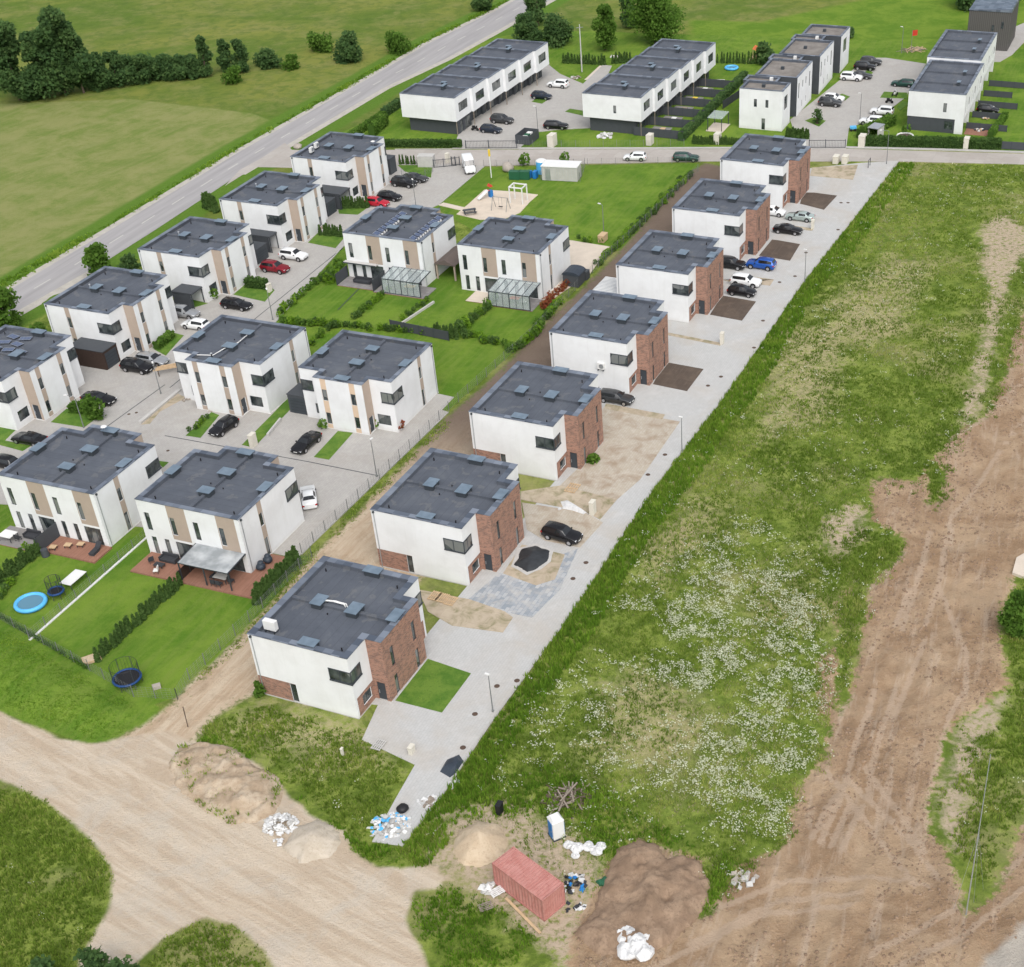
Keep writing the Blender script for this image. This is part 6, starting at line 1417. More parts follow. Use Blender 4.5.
# kiosk
r = empty('white_kiosk', (*at(562, 178), .05), TW-1.42, 'white cabin with flat pale roof on the playground lawn', 'cabin')
MB().box(-3.3, 3.3, -1.6, 1.6, 0, 2.5).build('wall', 'concrete', r); MB().box(-3.4, 3.4, -1.7, 1.7, 2.5, 2.62).build('roof', 'whitep', r); MB().box(-2.6, -1.7, -1.63, -1.58, .1, 2.1).build('door', 'metal', r)
sm_ = MB()
for i in range(13): sm_.box(-3.2+i*.5, -3.16+i*.5, -1.62, -1.6, .05, 2.45)
sm_.build('wall_rib', 'metal', r)
r = empty('gas_tank', (*at(542, 173), .05), TW, 'round pale blue tank beside the white cabin', 'tank'); MB().tube((0, 0, 0), (0, 0, 2.2), 1.0, n=18).build('shell', 'ltblue', r); MB().ball((0, 0, 2.2), 1.0, .4, 18, 4, half=True).build('dome', 'whitep', r)
wire_fence('wire_fence', [(541, 180), (580, 182), (585, 167)], 1.7, 'dark fence round the white cabin')
mb = MB().ball((0, 0, .7), 1.1, .9, 10, 7, .12); o = mb.build('boulder', 'stone', smooth=True); place(o, at(508, 171)); tag(o, 'large pale boulder on the verge left of the green dumpsters', 'boulder')
mb = MB().ball((0, 0, .3), .9, .6, 10, 7, .12); o = mb.build('boulder', 'stone', smooth=True); place(o, at(298, 148)); tag(o, 'pale boulder on the grass corner at the road junction', 'boulder')
# playground
r = empty('climbing_frame', (*at(519, 202), .08), TW, 'white square climbing frame on the playground sand', 'climbing frame')
for x in (-1, 1):
    for y in (-1.2, 1.2): MB().box(x-.09, x+.09, y-.09, y+.09, 0, 2.9).build('post', 'whitep', r)
MB().box(-1.1, 1.1, -1.3, -1.12, 2.75, 2.93).box(-1.1, 1.1, 1.12, 1.3, 2.75, 2.93).box(-1.09, -.91, -1.12, 1.12, 2.75, 2.93).box(.91, 1.09, -1.12, 1.12, 2.75, 2.93).build('top_beam', 'whitep', r)
r = empty('swing_frame', (*at(501, 210), .08), TW, 'grey tubular swing frame on the playground sand', 'swing')
for y in (-1.4, 1.4): MB().tube((-.9, y, 0), (0, y, 2.2), .05, n=6).tube((.9, y, 0), (0, y, 2.2), .05, n=6).build('leg', 'pole', r)
MB().tube((0, -1.5, 2.2), (0, 1.5, 2.2), .05, n=6).build('crossbar', 'pole', r)
sw = MB().tube((0, -.3, 2.2), (0, -.3, .6), .02, n=4).tube((0, .3, 2.2), (0, .3, .6), .02, n=4).build('swing_rope', 'pole', r); MB().box(-.15, .15, -.35, .35, .5, .58).build('swing_seat', 'black', sw)
r = empty('playground_slide', (*at(488, 198), .08), TW+2.6, 'small orange and blue slide on the playground sand', 'slide')
MB().hexa([(-.35, -.3, 1.2), (.0, -.3, 1.3), (.0, .3, 1.3), (-.35, .3, 1.2), (-.35, -.3, 1.3), (.0, -.3, 1.4), (.0, .3, 1.4), (-.35, .3, 1.3)]).build('platform', 'red', r)
MB().hexa([(0, -.35, 1.25), (2.0, -.35, .15), (2.0, .35, .15), (0, .35, 1.25), (0, -.35, 1.4), (2.0, -.35, .3), (2.0, .35, .3), (0, .35, 1.4)]).build('chute', 'whitep', r)
MB().box(-.9, -.35, -.4, .4, 0, 1.2).build('ladder', 'blue', r); MB().hexa([(-.95, -.5, 1.9), (-.3, -.5, 1.9), (-.3, .5, 1.9), (-.95, .5, 1.9), (-.65, -.5, 2.3), (-.6, -.5, 2.3), (-.6, .5, 2.3), (-.65, .5, 2.3)]).build('canopy', 'red', r)
r = empty('picnic_bench', (*at(470, 214), .08), TW-.9, 'dark picnic bench at the edge of the playground sand', 'bench')
MB().box(-1.1, 1.1, -.4, .4, .7, .76).build('table_top', 'anth', r); MB().box(-1.1, 1.1, -.95, -.6, .4, .46).build('bench_seat', 'anth', r); MB().box(-1.1, 1.1, .6, .95, .4, .46).build('bench_seat', 'anth', r)
for x in (-.9, .9): MB().box(x-.06, x+.06, -.85, .85, .3, .38).box(x-.06, x+.06, -.3, -.2, 0, .7).box(x-.06, x+.06, .2, .3, 0, .7).build('leg', 'anth', r)
r = empty('wooden_crate', (*at(603, 241), .05), TB, 'pale wooden crate at the foot of the playground lamp', 'crate'); MB().box(-.9, .9, -.5, .5, 0, 1.1).build('side', 'wood', r); MB().box(-.95, .95, -.55, .55, 1.1, 1.16).build('lid', 'wood', r)
# lamps, poles
def lamp(c, h, label, arm=.0, rz=0, m='pole', name='street_lamp'):
    r = empty(name, (*at(*c), .03), rz, label, 'street lamp'); MB().tube((0, 0, 0), (0, 0, h), .07, .04, 8).build('pole', m, r); MB().tube((0, 0, 0), (0, 0, .25), .12, .1, 8).build('base', m, r)
    if arm: MB().tube((0, 0, h), (arm, 0, h+.15), .035, n=6).build('arm', m, r)
    MB().box(arm-.12, arm+.38, -.11, .11, h+.1, h+.2).build('lamp_head', 'whitep' if name == 'street_lamp' else m, r); return r
def lh(c, top):  # height of a pole standing at pixel c whose top shows at pixel row top
    p = at(*c); el = math.atan2(CH, math.hypot(*p)); D_ = math.hypot(math.hypot(*p), CH); return (c[1]-top)*D_/CF/math.cos(el)
lamp((493, 712), 4.6, 'grey lamp post leaning over the nearest driveway of the new street', 0, 2.6)
lamp((682, 452), 4.8, 'thin grey lamp post by the new street kerb beside the sandy yard', .0, 2.6); lamp((804.7, 283), 5.2, 'thin grey lamp post by the new street kerb beside the blue car', .0, 2.6)
lamp((377, 477), 5.2, 'tall grey lamp post before the cream-striped duplex', 0, 1); lamp((84, 428), 4.6, 'lamp post with bent white head on the lawn before the solar roof duplex', 1.1, R(165)); lamp((273, 320), 4.8, 'lamp post at the corner of the court street and the first garden', 0, 2)
lamp((416, 206), 4.6, 'lamp post behind the solar panel roof', 0, 2); lamp((604, 238), 5.6, 'green-grey lamp post with white head on the playground lawn', .5, 2.5); lamp((538, 132), 4.8, 'lamp post with white head in the terrace forecourt', .3, 2.5)
lamp((860, 119), 4.8, 'lamp post with white head in the far car court', .3, 2.5); lamp((901.5, 53), 5.4, 'lamp post with white head beyond the far car court', .3, 2.5); lamp((886.5, 164), 6.0, 'bent lamp post at the corner of the new street and the side street', 1.3, R(170)); lamp((161, 394), 4.6, 'lamp post in the middle of the court near the timber planks', 0, 2)
r = empty('flag_pole', (*at(491.5, 178), .05), 0, 'white pole with yellow top near the white van', 'pole'); MB().tube((0, 0, 0), (0, 0, 5.2), .09, n=8).build('pole', 'whitep', r); MB().tube((0, 0, 4.0), (0, 0, 5.2), .2, n=8).build('top_sleeve', 'yellow', r)
r = empty('utility_pole', (*at(582, 72), .02), .3, 'tall pale utility pole behind the forecourt of the long terrace', 'utility pole'); MB().tube((0, 0, 0), (0, 0, 10), .16, .1, 8).build('pole', 'concrete', r); MB().box(-.8, .8, -.05, .05, 9.3, 9.42).build('crossarm', 'pole', r)
r = empty('flag_pole', (*at(911, 51), .02), R(20), 'small pole with a red flag beyond the far car court', 'flag'); MB().tube((0, 0, 0), (0, 0, 4.5), .05, n=6).build('pole', 'pole', r); MB().box(0, 1.3, -.01, .01, 3.2, 4.4).build('flag', 'red', r)
px_, py_ = at(966, 915)
r = empty('utility_pole', (px_, py_, 0), 0, 'thin grey pole with guy wires at the lower right grass', 'utility pole')
MB().tube((0, 0, 0), (0.9, 3.0, 15), .06, .035, 8).build('pole', 'metal', r)
for dx, dy in ((-.9, .6), (.9, 1.2), (2.0, 2.6)): MB().tube((dx, dy, 0), (.5, 1.6, 8), .012, n=4).build('guy_wire', 'metal', r)
r = empty('barrier', (*at(869, 167), .06), TB, 'black barrier post frame at the top of the new street', 'barrier')
for x in (-.7, .7): MB().box(x-.05, x+.05, -.05, .05, 0, 1.4).build('post', 'frame', r)
MB().box(-.7, .7, -.03, .03, 1.3, 1.4).build('rail', 'frame', r)
mb = MB().box(-2.4, 2.4, -.12, .12, 0, .1); o = mb.build('timber_plank', 'wood'); place(o, (*at(523, 917), .15), -.9); tag(o, 'long pale plank lying in the weeds below the container', 'plank')
mb = MB().tube((0, 0, 0), (.1, 0, 2.6), .05, n=6); o = mb.build('marker_post', 'bark'); place(o, (*at(188, 727), 0), 0); tag(o, 'thin brown marker post where the track meets the road', 'post')
# timber plank stack on trestle in the court
r = empty('timber_stack', (*at(171, 372), .06), TW-.9, 'yellow timber planks laid out beside the court street', 'timber stack')
for i in range(5): MB().box(-2.2+i*.25, 2.2, -.9+i*.42, -.75+i*.42, .9 if i < 3 else .6, 1.05 if i < 3 else .75).build('plank', 'wood', r)
for x in (-1.6, 1.6): MB().box(x-.06, x+.06, -1.0, 1.0, .75, .9).box(x-.06, x+.06, -.95, -.85, 0, .75).box(x-.06, x+.06, .85, .95, 0, .75).build('trestle', 'bark', r)
o = strip('x', ats([(140, 424), (180, 391)]), .25, -.25, .35, 'concrete'); del o['kind']; o.name = 'concrete_edging'; tag(o, 'long concrete edging along the sandy corner of the court', 'edging')
sheet('sand_yard', [(141, 425), (178, 394), (186, 398), (160, 412), (150, 424)], .075, 'tanbed')
for c_, lb in (((218-6, 410), 'heap of brown stones at the doorstep of the stepped duplex'), ((187, 400), 'few stones at the corner of the stepped duplex')): debris('stone_heap', c_, .7, 10, .25, ['stone', 'oldwood'], lb, 'stones', .3)
o = strip('y', ats([(29.7, 640.6), (147, 537.5)]), .13, -.13, .12, 'whitep', 0); del o['kind']; o.name = 'lawn_edging'; tag(o, 'long straight white edging strip across the left garden', 'edging')
o = strip('y', ats([(268, 437), (281, 421)]), .13, -.13, .5, 'concrete', 0); del o['kind']; o.name = 'low_wall'; tag(o, 'low pale wall beside the lawn strip of the black coupe', 'low wall')
o = strip('y', ats([(434, 303), (398, 330-3)]), .12, -.12, .35, 'concrete', 0); del o['kind']; o.name = 'low_wall'; tag(o, 'low pale wall between the second and third middle gardens', 'low wall')
# decks and terraces (parts of the plots)
def deck(k, x0, x1, y0, y1, h, m, label, name='garden_deck'):
    P = [HL(k, x0, y0), HL(k, x1, y0), HL(k, x1, y1), HL(k, x0, y1)]; r = empty(name, (*HL(k, (x0+x1)/2, (y0+y1)/2), 0), WANG[HW[k][2]], label, 'deck')
    a, b = (x1-x0)/2, (y1-y0)/2; MB().box(-a, a, -b, b, 0, h).build('decking', m, r); MB().box(-a-.03, a+.03, b, b+.04, 0, h-.02).build('edge_board', 'deck', r)
deck(9, -10.0, 6.6, 5.6, 9.4, .2, 'deck', 'long brown deck behind the duplex with the awning'); deck(9, -10.0, -6.82, 1.6, 5.598, .2, 'deck', 'side arm of the brown deck round the awning duplex')
deck(8, -7.1, .2, 5.6, 8.7, .22, 'deck', 'brown deck with stools and lounger, next garden left of the awning'); deck(8, .4, 7.6, 5.6, 9.1, .1, 'terrace', 'grey tiled terrace with garden furniture at the left edge', 'garden_terrace')
deck(10, .4, 6.9, 5.6, 9.1, .1, 'terrace', 'brownish tiled patio with a dark sofa', 'garden_terrace'); deck(10, -8.6, .2, 5.6, 9.6, .1, 'terrace', 'tiled floor below the glass pergola', 'garden_terrace')
deck(11, -6.9, .1, 5.6, 9.7, .1, 'terrace', 'tiled floor of the glass veranda', 'garden_terrace'); deck(11, .15, 4.4, 5.6, 9.2, .06, 'pale_slab', 'pale paved patch beside the glass veranda', 'garden_terrace')
def pergola(k, x0, x1, y0, y1, h, label, glassy=True, nb=6, slope=.35, roofm='clear', fr='frame'):
    r = empty('garden_pergola', (*HL(k, (x0+x1)/2, (y0+y1)/2), .1), WANG[HW[k][2]], label, 'pergola'); a, b = (x1-x0)/2, (y1-y0)/2
    f = MB().box(-a, a, b-.1, b, h-slope-.14, h-slope).box(-a, a, -b, -b+.1, h-.14, h)
    for i in range(nb+1):
        x = -a+.05+(2*a-.1)*i/nb; f.hexa([(x-.05, -b, h-.12), (x+.05, -b, h-.12), (x+.05, b, h-slope-.12), (x-.05, b, h-slope-.12), (x-.05, -b, h+.02), (x+.05, -b, h+.02), (x+.05, b, h-slope+.02), (x-.05, b, h-slope+.02)])
    f.build('rafter', fr, r)
    for x in (-a+.06, 0, a-.06): MB().box(x-.06, x+.06, b-.12, b, 0, h-slope-.1).build('post', fr, r)
    MB().hexa([(-a, -b, h-.01), (a, -b, h-.01), (a, b, h-slope-.01), (-a, b, h-slope-.01), (-a, -b, h+.012), (a, -b, h+.012), (a, b, h-slope+.012), (-a, b, h-slope+.012)]).build('roof_pane', roofm, r)
    if glassy:
        g = MB()
        for i in range(6): x = -a+.1+i*(2*a-.2)/6; g.box(x-.03, x+.03, b-.08, b-.02, 0, h-slope-.1)
        g.box(-a, a, b-.08, b-.02, .0, .12); g.build('glazing_bar', fr, r); MB().box(-a+.1, a-.1, b-.055, b-.045, .12, h-slope-.15).build('glass_wall', 'clear', r)
        MB().box(a-.06, a-.05, -b+.1, b-.1, .1, h-slope-.15).build('glass_wall', 'clear', r)
pergola(9, -6.7, -.1, 5.6, 9.1, 2.75, 'grey translucent awning roof on dark posts over the brown deck', False, 1, .25, 'awning')
pergola(10, -8.0, -1.4, 5.62, 9.5, 2.75, 'dark framed glass pergola behind the solar panel duplex', True); pergola(11, -6.7, .1, 5.62, 9.8, 2.75, 'dark framed glass veranda of the duplex by the playground lawn', True)
r = empty('canopy', (*HL(10, 4.1, 6.0), 2.7), WANG[2], 'narrow grey canopy over the sofa patio doors', 'canopy'); MB().box(-2.9, 2.9, -.4, .4, 0, .12).build('roof', 'concrete', r); MB().box(-2.9, 2.9, .4, .45, -.05, .14).build('gutter', 'frame', r)
# brown-roofed shelter between 10 and 11
r = empty('garden_shelter', (*HL(10, -8.7, -1.0), .0), WANG[2], 'open shelter with brown roof between the two garden duplexes', 'shelter')
MB().hexa([(-1.7, -3.6, 2.5), (1.9, -3.6, 2.5), (1.9, 3.4, 2.5), (-1.7, 3.4, 2.5), (-.1, -3.6, 3.3), (.1, -3.6, 3.3), (.1, 3.4, 3.3), (-.1, 3.4, 3.3)]).build('roof', 'brown_roof', r)
for x in (-1.5, 1.6):
    for y in (-3.3, 3.1): MB().box(x-.12, x+.12, y-.12, y+.12, 0, 2.5).build('post', 'beige', r)
# arched shed
r = empty('garden_shed', (*HL(11, -9.0, -1.4), .07), WANG[2], 'dark blue shed with rounded roof at the end of the playground duplex', 'shed')
MB().box(-1.4, 1.2, -1.4, 1.4, 0, 1.8).build('wall', 'anth', r); mb = MB(); pts = [(-1.5+1.4+1.45*math.cos(q), 1.8+.6*math.sin(q)) for q in np.linspace(0, PI, 9)]
for (a, za), (b, zb_) in zip(pts, pts[1:]): mb.face([(a, -1.45, za), (a, 1.45, za), (b, 1.45, zb_), (b, -1.45, zb_)])
mb.face([(a, -1.45, z) for a, z in pts]); mb.face([(a, 1.45, z) for a, z in pts][::-1]); mb.build('roof', 'tarp', r)
post_box((586.5, 279), 1.3, 1.2, 'low dark box beside the rounded shed', 'anth', 'storage_box', 'storage box', TW)
# white corrugated store behind brick duplex 4
x_, y_ = HBL(5, -3.6, 7.9); r = empty('garden_shed', (x_, y_, 0), TB, 'white ribbed metal shed half hidden behind a brick-fronted duplex', 'shed'); MB().box(-2.8, 2.6, -1.9, 1.9, 0, 2.6).build('wall', 'whitep', r)
mb = MB().box(-2.9, 2.7, -2.0, 2.0, 2.6, 2.7); mb.build('roof', 'whitep', r); rb_ = MB()
for i in range(12): rb_.box(-2.8+i*.46, -2.74+i*.46, -2.0, 2.0, 2.7, 2.76)
rb_.build('roof_rib', 'metal', r)
# furniture
def table(loc, rz, w_, d_, h, m, label, name='garden_table'):
    r = empty(name, loc, rz, label, 'table'); MB().box(-w_/2, w_/2, -d_/2, d_/2, h-.05, h).build('table_top', m, r)
    for x in (-1, 1):
        for y in (-1, 1): MB().box(x*(w_/2-.08)-.03, x*(w_/2-.08)+.03, y*(d_/2-.08)-.03, y*(d_/2-.08)+.03, 0, h-.05).build('leg', 'frame', r)
    return r
def chair(loc, rz, label, m='dark_fabric', grp=None):
    r = empty('garden_chair', loc, rz, label, 'chair', grp); MB().box(-.28, .28, -.28, .28, .38, .48).build('seat', m, r); MB().box(-.28, .28, .22, .3, .48, .95).build('backrest', m, r)
    for x in (-.24, .24):
        for y in (-.24, .24): MB().box(x-.02, x+.02, y-.02, y+.02, 0, .38).build('leg', 'frame', r)
    return r
def sofa(loc, rz, w_, label):
    r = empty('garden_sofa', loc, rz, label, 'sofa'); MB().box(-w_/2, w_/2, -.45, .45, .1, .45).build('seat', 'dark_fabric', r, bevel=.04); MB().box(-w_/2, w_/2, .3, .5, .45, .85).build('backrest', 'dark_fabric', r, bevel=.04)
    for x in (-1, 1): MB().box(x*(w_/2-.09)-.09, x*(w_/2-.09)+.09, -.45, .3, .45, .62).build('armrest', 'dark_fabric', r)
table((*HL(9, -4.6, 7.9), .2), WANG[2], 1.7, .95, .75, 'concrete', 'grey dining table under the awning')
for i, (x, y, q) in enumerate([(-5.8, 7.9, PI/2), (-3.4, 7.9, -PI/2), (-4.9, 8.8, PI), (-4.2, 8.8, PI)]): chair((*HL(9, x, y), .2), WANG[2]+q+PI, 'dark chair at the %s of the dining table under the awning' % ['right end', 'left end', 'garden side, right', 'garden side, left'][i])
sofa((*HL(9, 3.4, 6.5), .2), WANG[2]+PI, 2.2, 'dark corner sofa on the deck left of the awning'); table((*HL(9, 3.8, 7.8), .2), WANG[2], 1.2, .7, .4, 'dark_fabric', 'low dark table before the deck sofa'); chair((*HL(9, 5.2, 7.4), .2), WANG[2]+1, 'dark armchair on the deck left of the awning'); chair((*HL(9, 3.4, 8.9), .2), WANG[2]+2, 'white garden chair on the deck edge', 'whitep')
def beanbag(c, label):
    mb = MB().ball((0, 0, .42), .55, .75, 12, 7, .06).ball((0, .15, .75), .38, .9, 10, 6, .05); o = mb.build('bean_bag', 'tarp', smooth=True); place(o, c); tag(o, label, 'bean bag')
beanbag((*HL(9, -7.5, 4.6), .2), 'dark bean bag beside the awning duplex, nearer the garden'); beanbag((*HL(9, -7.5, 3.2), .2), 'dark bean bag beside the awning duplex, nearer the court')
for i, (x, y) in enumerate([(-.9, 8.1), (-2.3, 7.2), (-3.6, 6.6)]): table((*HL(8, x, y), .22), WANG[2]+.2, .8, .7, .4, 'wood', ['pale low stool at the left of the brown deck', 'pale low coffee table in the middle of the brown deck', 'pale low stool near the deck doors'][i])
r = empty('sun_lounger', (*HL(8, -6.0, 7.4), .22), WANG[2]+.1, 'dark sun lounger at the right end of the brown deck', 'sun lounger'); MB().box(-.33, .33, -.9, .5, .25, .35).build('seat', 'dark_fabric', r); MB().hexa([(-.33, -1.5, .7), (.33, -1.5, .7), (.33, -.9, .3), (-.33, -.9, .3), (-.33, -1.45, .8), (.33, -1.45, .8), (.33, -.88, .38), (-.33, -.88, .38)]).build('backrest', 'dark_fabric', r); MB().box(-.3, .3, -.8, .45, 0, .25).build('leg', 'frame', r)
table((*HL(8, 5.7, 7.9), .1), WANG[2], 1.8, 1.4, .75, 'whitep', 'white table on the grey terrace at the left edge'); sofa((*HL(8, 3.2, 6.8), .1), WANG[2]+PI, 2.0, 'dark sofa on the grey terrace'); chair((*HL(8, 4.4, 7.8), .1), WANG[2], 'dark chair on the grey terrace')
sofa((*HL(10, 3.4, 7.2), .1), WANG[2]+PI, 3.0, 'long dark sofa on the screened patio'); table((*HL(10, -5.2, 7.6), .1), WANG[2], 1.6, 1.0, .75, 'wood', 'pale table under the glass pergola'); table((*HL(11, -3.2, 7.6), .1), WANG[2], 1.5, 1.0, .75, 'red', 'reddish brown table inside the glass veranda'); chair((*HL(11, -4.8, 7.8), .1), WANG[2], 'white chair inside the glass veranda', 'whitep')
# ping-pong table, pool, trampolines, sandbox
table((*at(75, 583), .05), TW+.0, 2.7, 1.5, .76, 'whitep', 'white table tennis table on the lawn', 'table_tennis_table')
r = empty('paddling_pool', (*at(31.5, 605), .04), 0, 'round blue inflatable pool on the lawn', 'pool'); MB().torus((0, 0, .3), 1.55, .24, 32, 8).build('rim', 'ltblue', r, smooth=True); MB().tube((0, 0, 0), (0, 0, .3), 1.6, n=32).build('wall', 'blue', r)
t = NT('pool_water'); t.col((.10, .22, .30)); t.b.inputs['Roughness'].default_value = .08; M['water'] = t.m; MB().tube((0, 0, .3), (0, 0, .34), 1.5, n=32).build('water', 'water', r)
def trampoline(c, R0, label, net=True):
    r = empty('trampoline', (*at(*c), .04), .3, label, 'trampoline'); MB().torus((0, 0, .8), R0, .13, 28, 6).build('rim_pad', 'padblue', r, smooth=True); MB().tube((0, 0, .78), (0, 0, .82), R0-.1, n=28).build('jumping_mat', 'black', r)
    for i in range(6):
        a = i*PI/3; x, y = R0*math.cos(a), R0*math.sin(a); MB().tube((x, y, 0), (x, y, 2.5 if net else .8), .035, n=6).build('leg', 'frame', r)
    if net:
        q = MB()
        for i in range(28):
            a = i*2*PI/28; x, y = R0*math.cos(a), R0*math.sin(a); q.tube((x, y, .85), (x, y, 2.45), .012, n=3, cap=False)
        q.torus((0, 0, 2.45), R0, .025, 28, 4); q.build('safety_net', 'black', r)
trampoline((129, 684), 1.35, 'blue trampoline with black safety net in the lowest garden'); trampoline((58, 597), .8, 'small dark trampoline beside the blue pool', True)
r = empty('sandbox', (*at(92, 660), .05), .5, 'pale wooden sandbox by the garden fence', 'sandbox'); MB().box(-.9, .9, -.6, .6, 0, .25).build('box_frame', 'wood', r); MB().box(-.8, .8, -.5, .5, .25, .27).build('sand_fill', 'sand', r)
mb = MB().box(-.4, .4, -.3, .3, 0, .35); o = mb.build('stone_block', 'stone'); place(o, (*at(157, 688), .03), .4); tag(o, 'small brownish block on the lawn right of the trampoline', 'block')
mb = MB().tube((0, 0, 0), (0, 0, .9), .45, .4, 12); o = mb.build('rain_barrel', 'anth'); place(o, (*at(46, 556), .03)); tag(o, 'dark barrel at the end of the privacy screen', 'barrel')
r = empty('paddling_pool', (*at(731.5, 69), .04), 0, 'small light blue pool in the far back garden', 'pool'); MB().torus((0, 0, .25), 1.3, .28, 24, 6).build('rim', 'ltblue', r, smooth=True); MB().tube((0, 0, 0), (0, 0, .25), 1.3, n=24).build('water', 'water', r)
r = empty('football_goal', (*at(719, 86), .03), TW-1.3, 'small white football goal in the far back garden', 'goal')
for x in (-1.2, 1.2): MB().tube((x, 0, 0), (x, 0, 1.3), .05, n=6).build('post', 'whitep', r)
MB().tube((-1.2, 0, 1.3), (1.2, 0, 1.3), .05, n=6).build('crossbar', 'whitep', r)
r = empty('play_tower', (*at(757, 60), .02), .5, 'small wooden play tower with orange canopy beyond the far gardens', 'play tower'); MB().box(-.7, .7, -.7, .7, .9, 1.0).build('platform', 'wood', r); MB().hexa([(-.8, -.8, 2.3), (.8, -.8, 2.3), (.8, .8, 2.3), (-.8, .8, 2.3), (-.05, -.8, 3.0), (.05, -.8, 3.0), (.05, .8, 3.0), (-.05, .8, 3.0)]).build('canopy', 'orange', r); MB().hexa([(-2.6, -.3, 0), (-.7, -.3, 1), (-.7, .3, 1), (-2.6, .3, 0), (-2.6, -.3, .1), (-.7, -.3, 1.1), (-.7, .3, 1.1), (-2.6, .3, .1)]).build('ramp', 'wood', r)
for x in (-.65, .65):
    for y in (-.65, .65): MB().box(x-.05, x+.05, y-.05, y+.05, 0, 2.3).build('post', 'wood', r)
# glimpses of garden furniture behind the middle terrace
for i in range(5):
    p = UV(246.2+3.2+6.5*i, -106.9+15.2); table((*p, .05), TW, 1.6, 1.0, .7, ['wood', 'whitep', 'oldwood', 'yellow', 'whitep'][i], 'garden table in the %s back garden of the middle terrace' % ['first', 'second', 'third', 'fourth', 'fifth'][i])
    MB  # noqa
    sheet('garden_terrace', [UV(246.2+.6+6.5*i, -106.9+12.4), UV(246.2+6.2+6.5*i, -106.9+12.4), UV(246.2+6.2+6.5*i, -106.9+16.2), UV(246.2+.6+6.5*i, -106.9+16.2)], .05, 'terrace', px=False)
debris('waste_heap', (605, 136), 1.8, 30, .4, ['sack', 'concrete'], 'white bags and boards under the near end of the middle terrace', 'waste heap', .5)
for i in range(3): debris('garden_clutter', (0, 0), .9, 8, .3, ['sack', 'dark_fabric', 'wood'], 'garden clutter in the %s garden right of the grey-based terrace' % ['first', 'second', 'third'][i], 'clutter', .4).location = (*UV(266.5+6.8*i, -47+13.5), .05)
sheet('garden_terrace', [UV(263.5, -36), UV(269.5, -36), UV(269.5, -31.5), UV(263.5, -31.5)], .06, 'deck', px=False)
r = empty('round_planter', (*at(905, 137), .05), 0, 'white round planter before the grey-based terrace', 'planter'); MB().torus((0, 0, .2), 1.5, .16, 24, 6).build('rim', 'whitep', r); MB().tube((0, 0, 0), (0, 0, .2), 1.4, n=24).build('soil', 'soilbed', r)
# near greenhouse/glass terrace at T3 end
x_, y_ = UV(254.5, -82); 
r = empty('garden_pergola', (x_, y_, .03), TW, 'glass roofed porch on the left end of the stepped terrace', 'pergola'); MB().box(-2.0, 2.6, -1.4, 1.6, 2.5, 2.6).build('roof_pane', 'clear', r)
for a in (-1.9, 2.5):
    for b in (-1.3, 1.5): MB().box(a-.06, a+.06, b-.06, b+.06, 0, 2.5).build('post', 'frame', r)
MB().box(-2.2, 2.8, -1.6, 1.8, 0, .12).build('floor', 'pale_slab', r)
r = empty('bike_shelter', (*at(875.5, 137), .05), TW-.2, 'small grey slatted shelter by the far court hedge', 'shelter'); MB().box(-1.6, 1.6, -1.1, 1.1, 2.0, 2.12).build('roof', 'metal', r); MB().box(-1.5, 1.5, -1.0, -.95, 0, 2.0).build('side_wall', 'concrete', r); MB().box(-1.5, 1.5, .95, 1.0, 0, 2.0).build('side_wall', 'concrete', r)
r = empty('pram', (*at(849+4, 131), .05), 0, 'light blue cart near the far court gate', 'cart'); MB().box(-.6, .6, -.4, .4, .4, .9).build('tub', 'ltblue', r, bevel=.05)
for x in (-.4, .4): MB().tube((x, -.42, .25), (x, .42, .25), .25, n=12).build('wheel', 'tyre', r)
debris('plank_heap', (913, 50), 2.2, 30, .9, ['oldwood', 'wood'], 'heap of pale branches and planks beyond the far car court', 'plank heap', .4, plank=1)
debris('stone_heap', (614, 57), .9, 9, .35, ['stone', 'whitep'], 'pale fire place stones on the lawn behind the terraces', 'stones', .2)
debris('stone_heap', (575, 78), 1.2, 9, .35, ['oldwood', 'concrete'], 'pale rubble on the grass at the foot of the utility pole', 'stones', .2)

# ================================================================ MEADOW (nobody could count it)
def scatter_px(poly_w, dens, seed=0):
    xs = [p[0] for p in poly_w]; ys = [p[1] for p in poly_w]; n = int((max(xs)-min(xs))*(max(ys)-min(ys))*dens)
    x = rng.uniform(min(xs), max(xs), n); y = rng.uniform(min(ys), max(ys), n); k = sdf(x, y, poly_w) > 0; return x[k], y[k]
def blades(name, x, y, h, m, tint, nb=5, w_=.09, lean=.35, z0=None):
    n = len(x); z = gz(x, y) if z0 is None else z0
    h = np.broadcast_to(h, (n,))
    a = rng.uniform(0, 2*PI, (n, nb)); l = rng.uniform(.3, 1.2, (n, nb))*lean*h[:, None]; ox = rng.normal(0, .12, (n, nb)); oy = rng.normal(0, .12, (n, nb))
    bx = x[:, None]+ox; by = y[:, None]+oy; b = rng.uniform(0, 2*PI, (n, nb)); W_ = w_*rng.uniform(.6, 1.5, (n, nb)); H = h[:, None]*rng.uniform(.6, 1.15, (n, nb))
    p0 = np.stack([bx-np.cos(b)*W_, by-np.sin(b)*W_, np.broadcast_to((z-.05)[:, None], bx.shape)], -1); p1 = np.stack([bx+np.cos(b)*W_, by+np.sin(b)*W_, np.broadcast_to((z-.05)[:, None], bx.shape)], -1)
    p2 = np.stack([bx+np.cos(a)*l, by+np.sin(a)*l, z[:, None]+H], -1)
    V = np.stack([p0, p1, p2], 2).reshape(-1, 3); F = np.arange(len(V)).reshape(-1, 3); t_ = np.repeat(np.clip(np.repeat(tint+rng.normal(0, .2, n), nb)+rng.normal(0, .12, n*nb), 0, 1), 3)
    o = npmesh(name, V, F, m, t_); return o
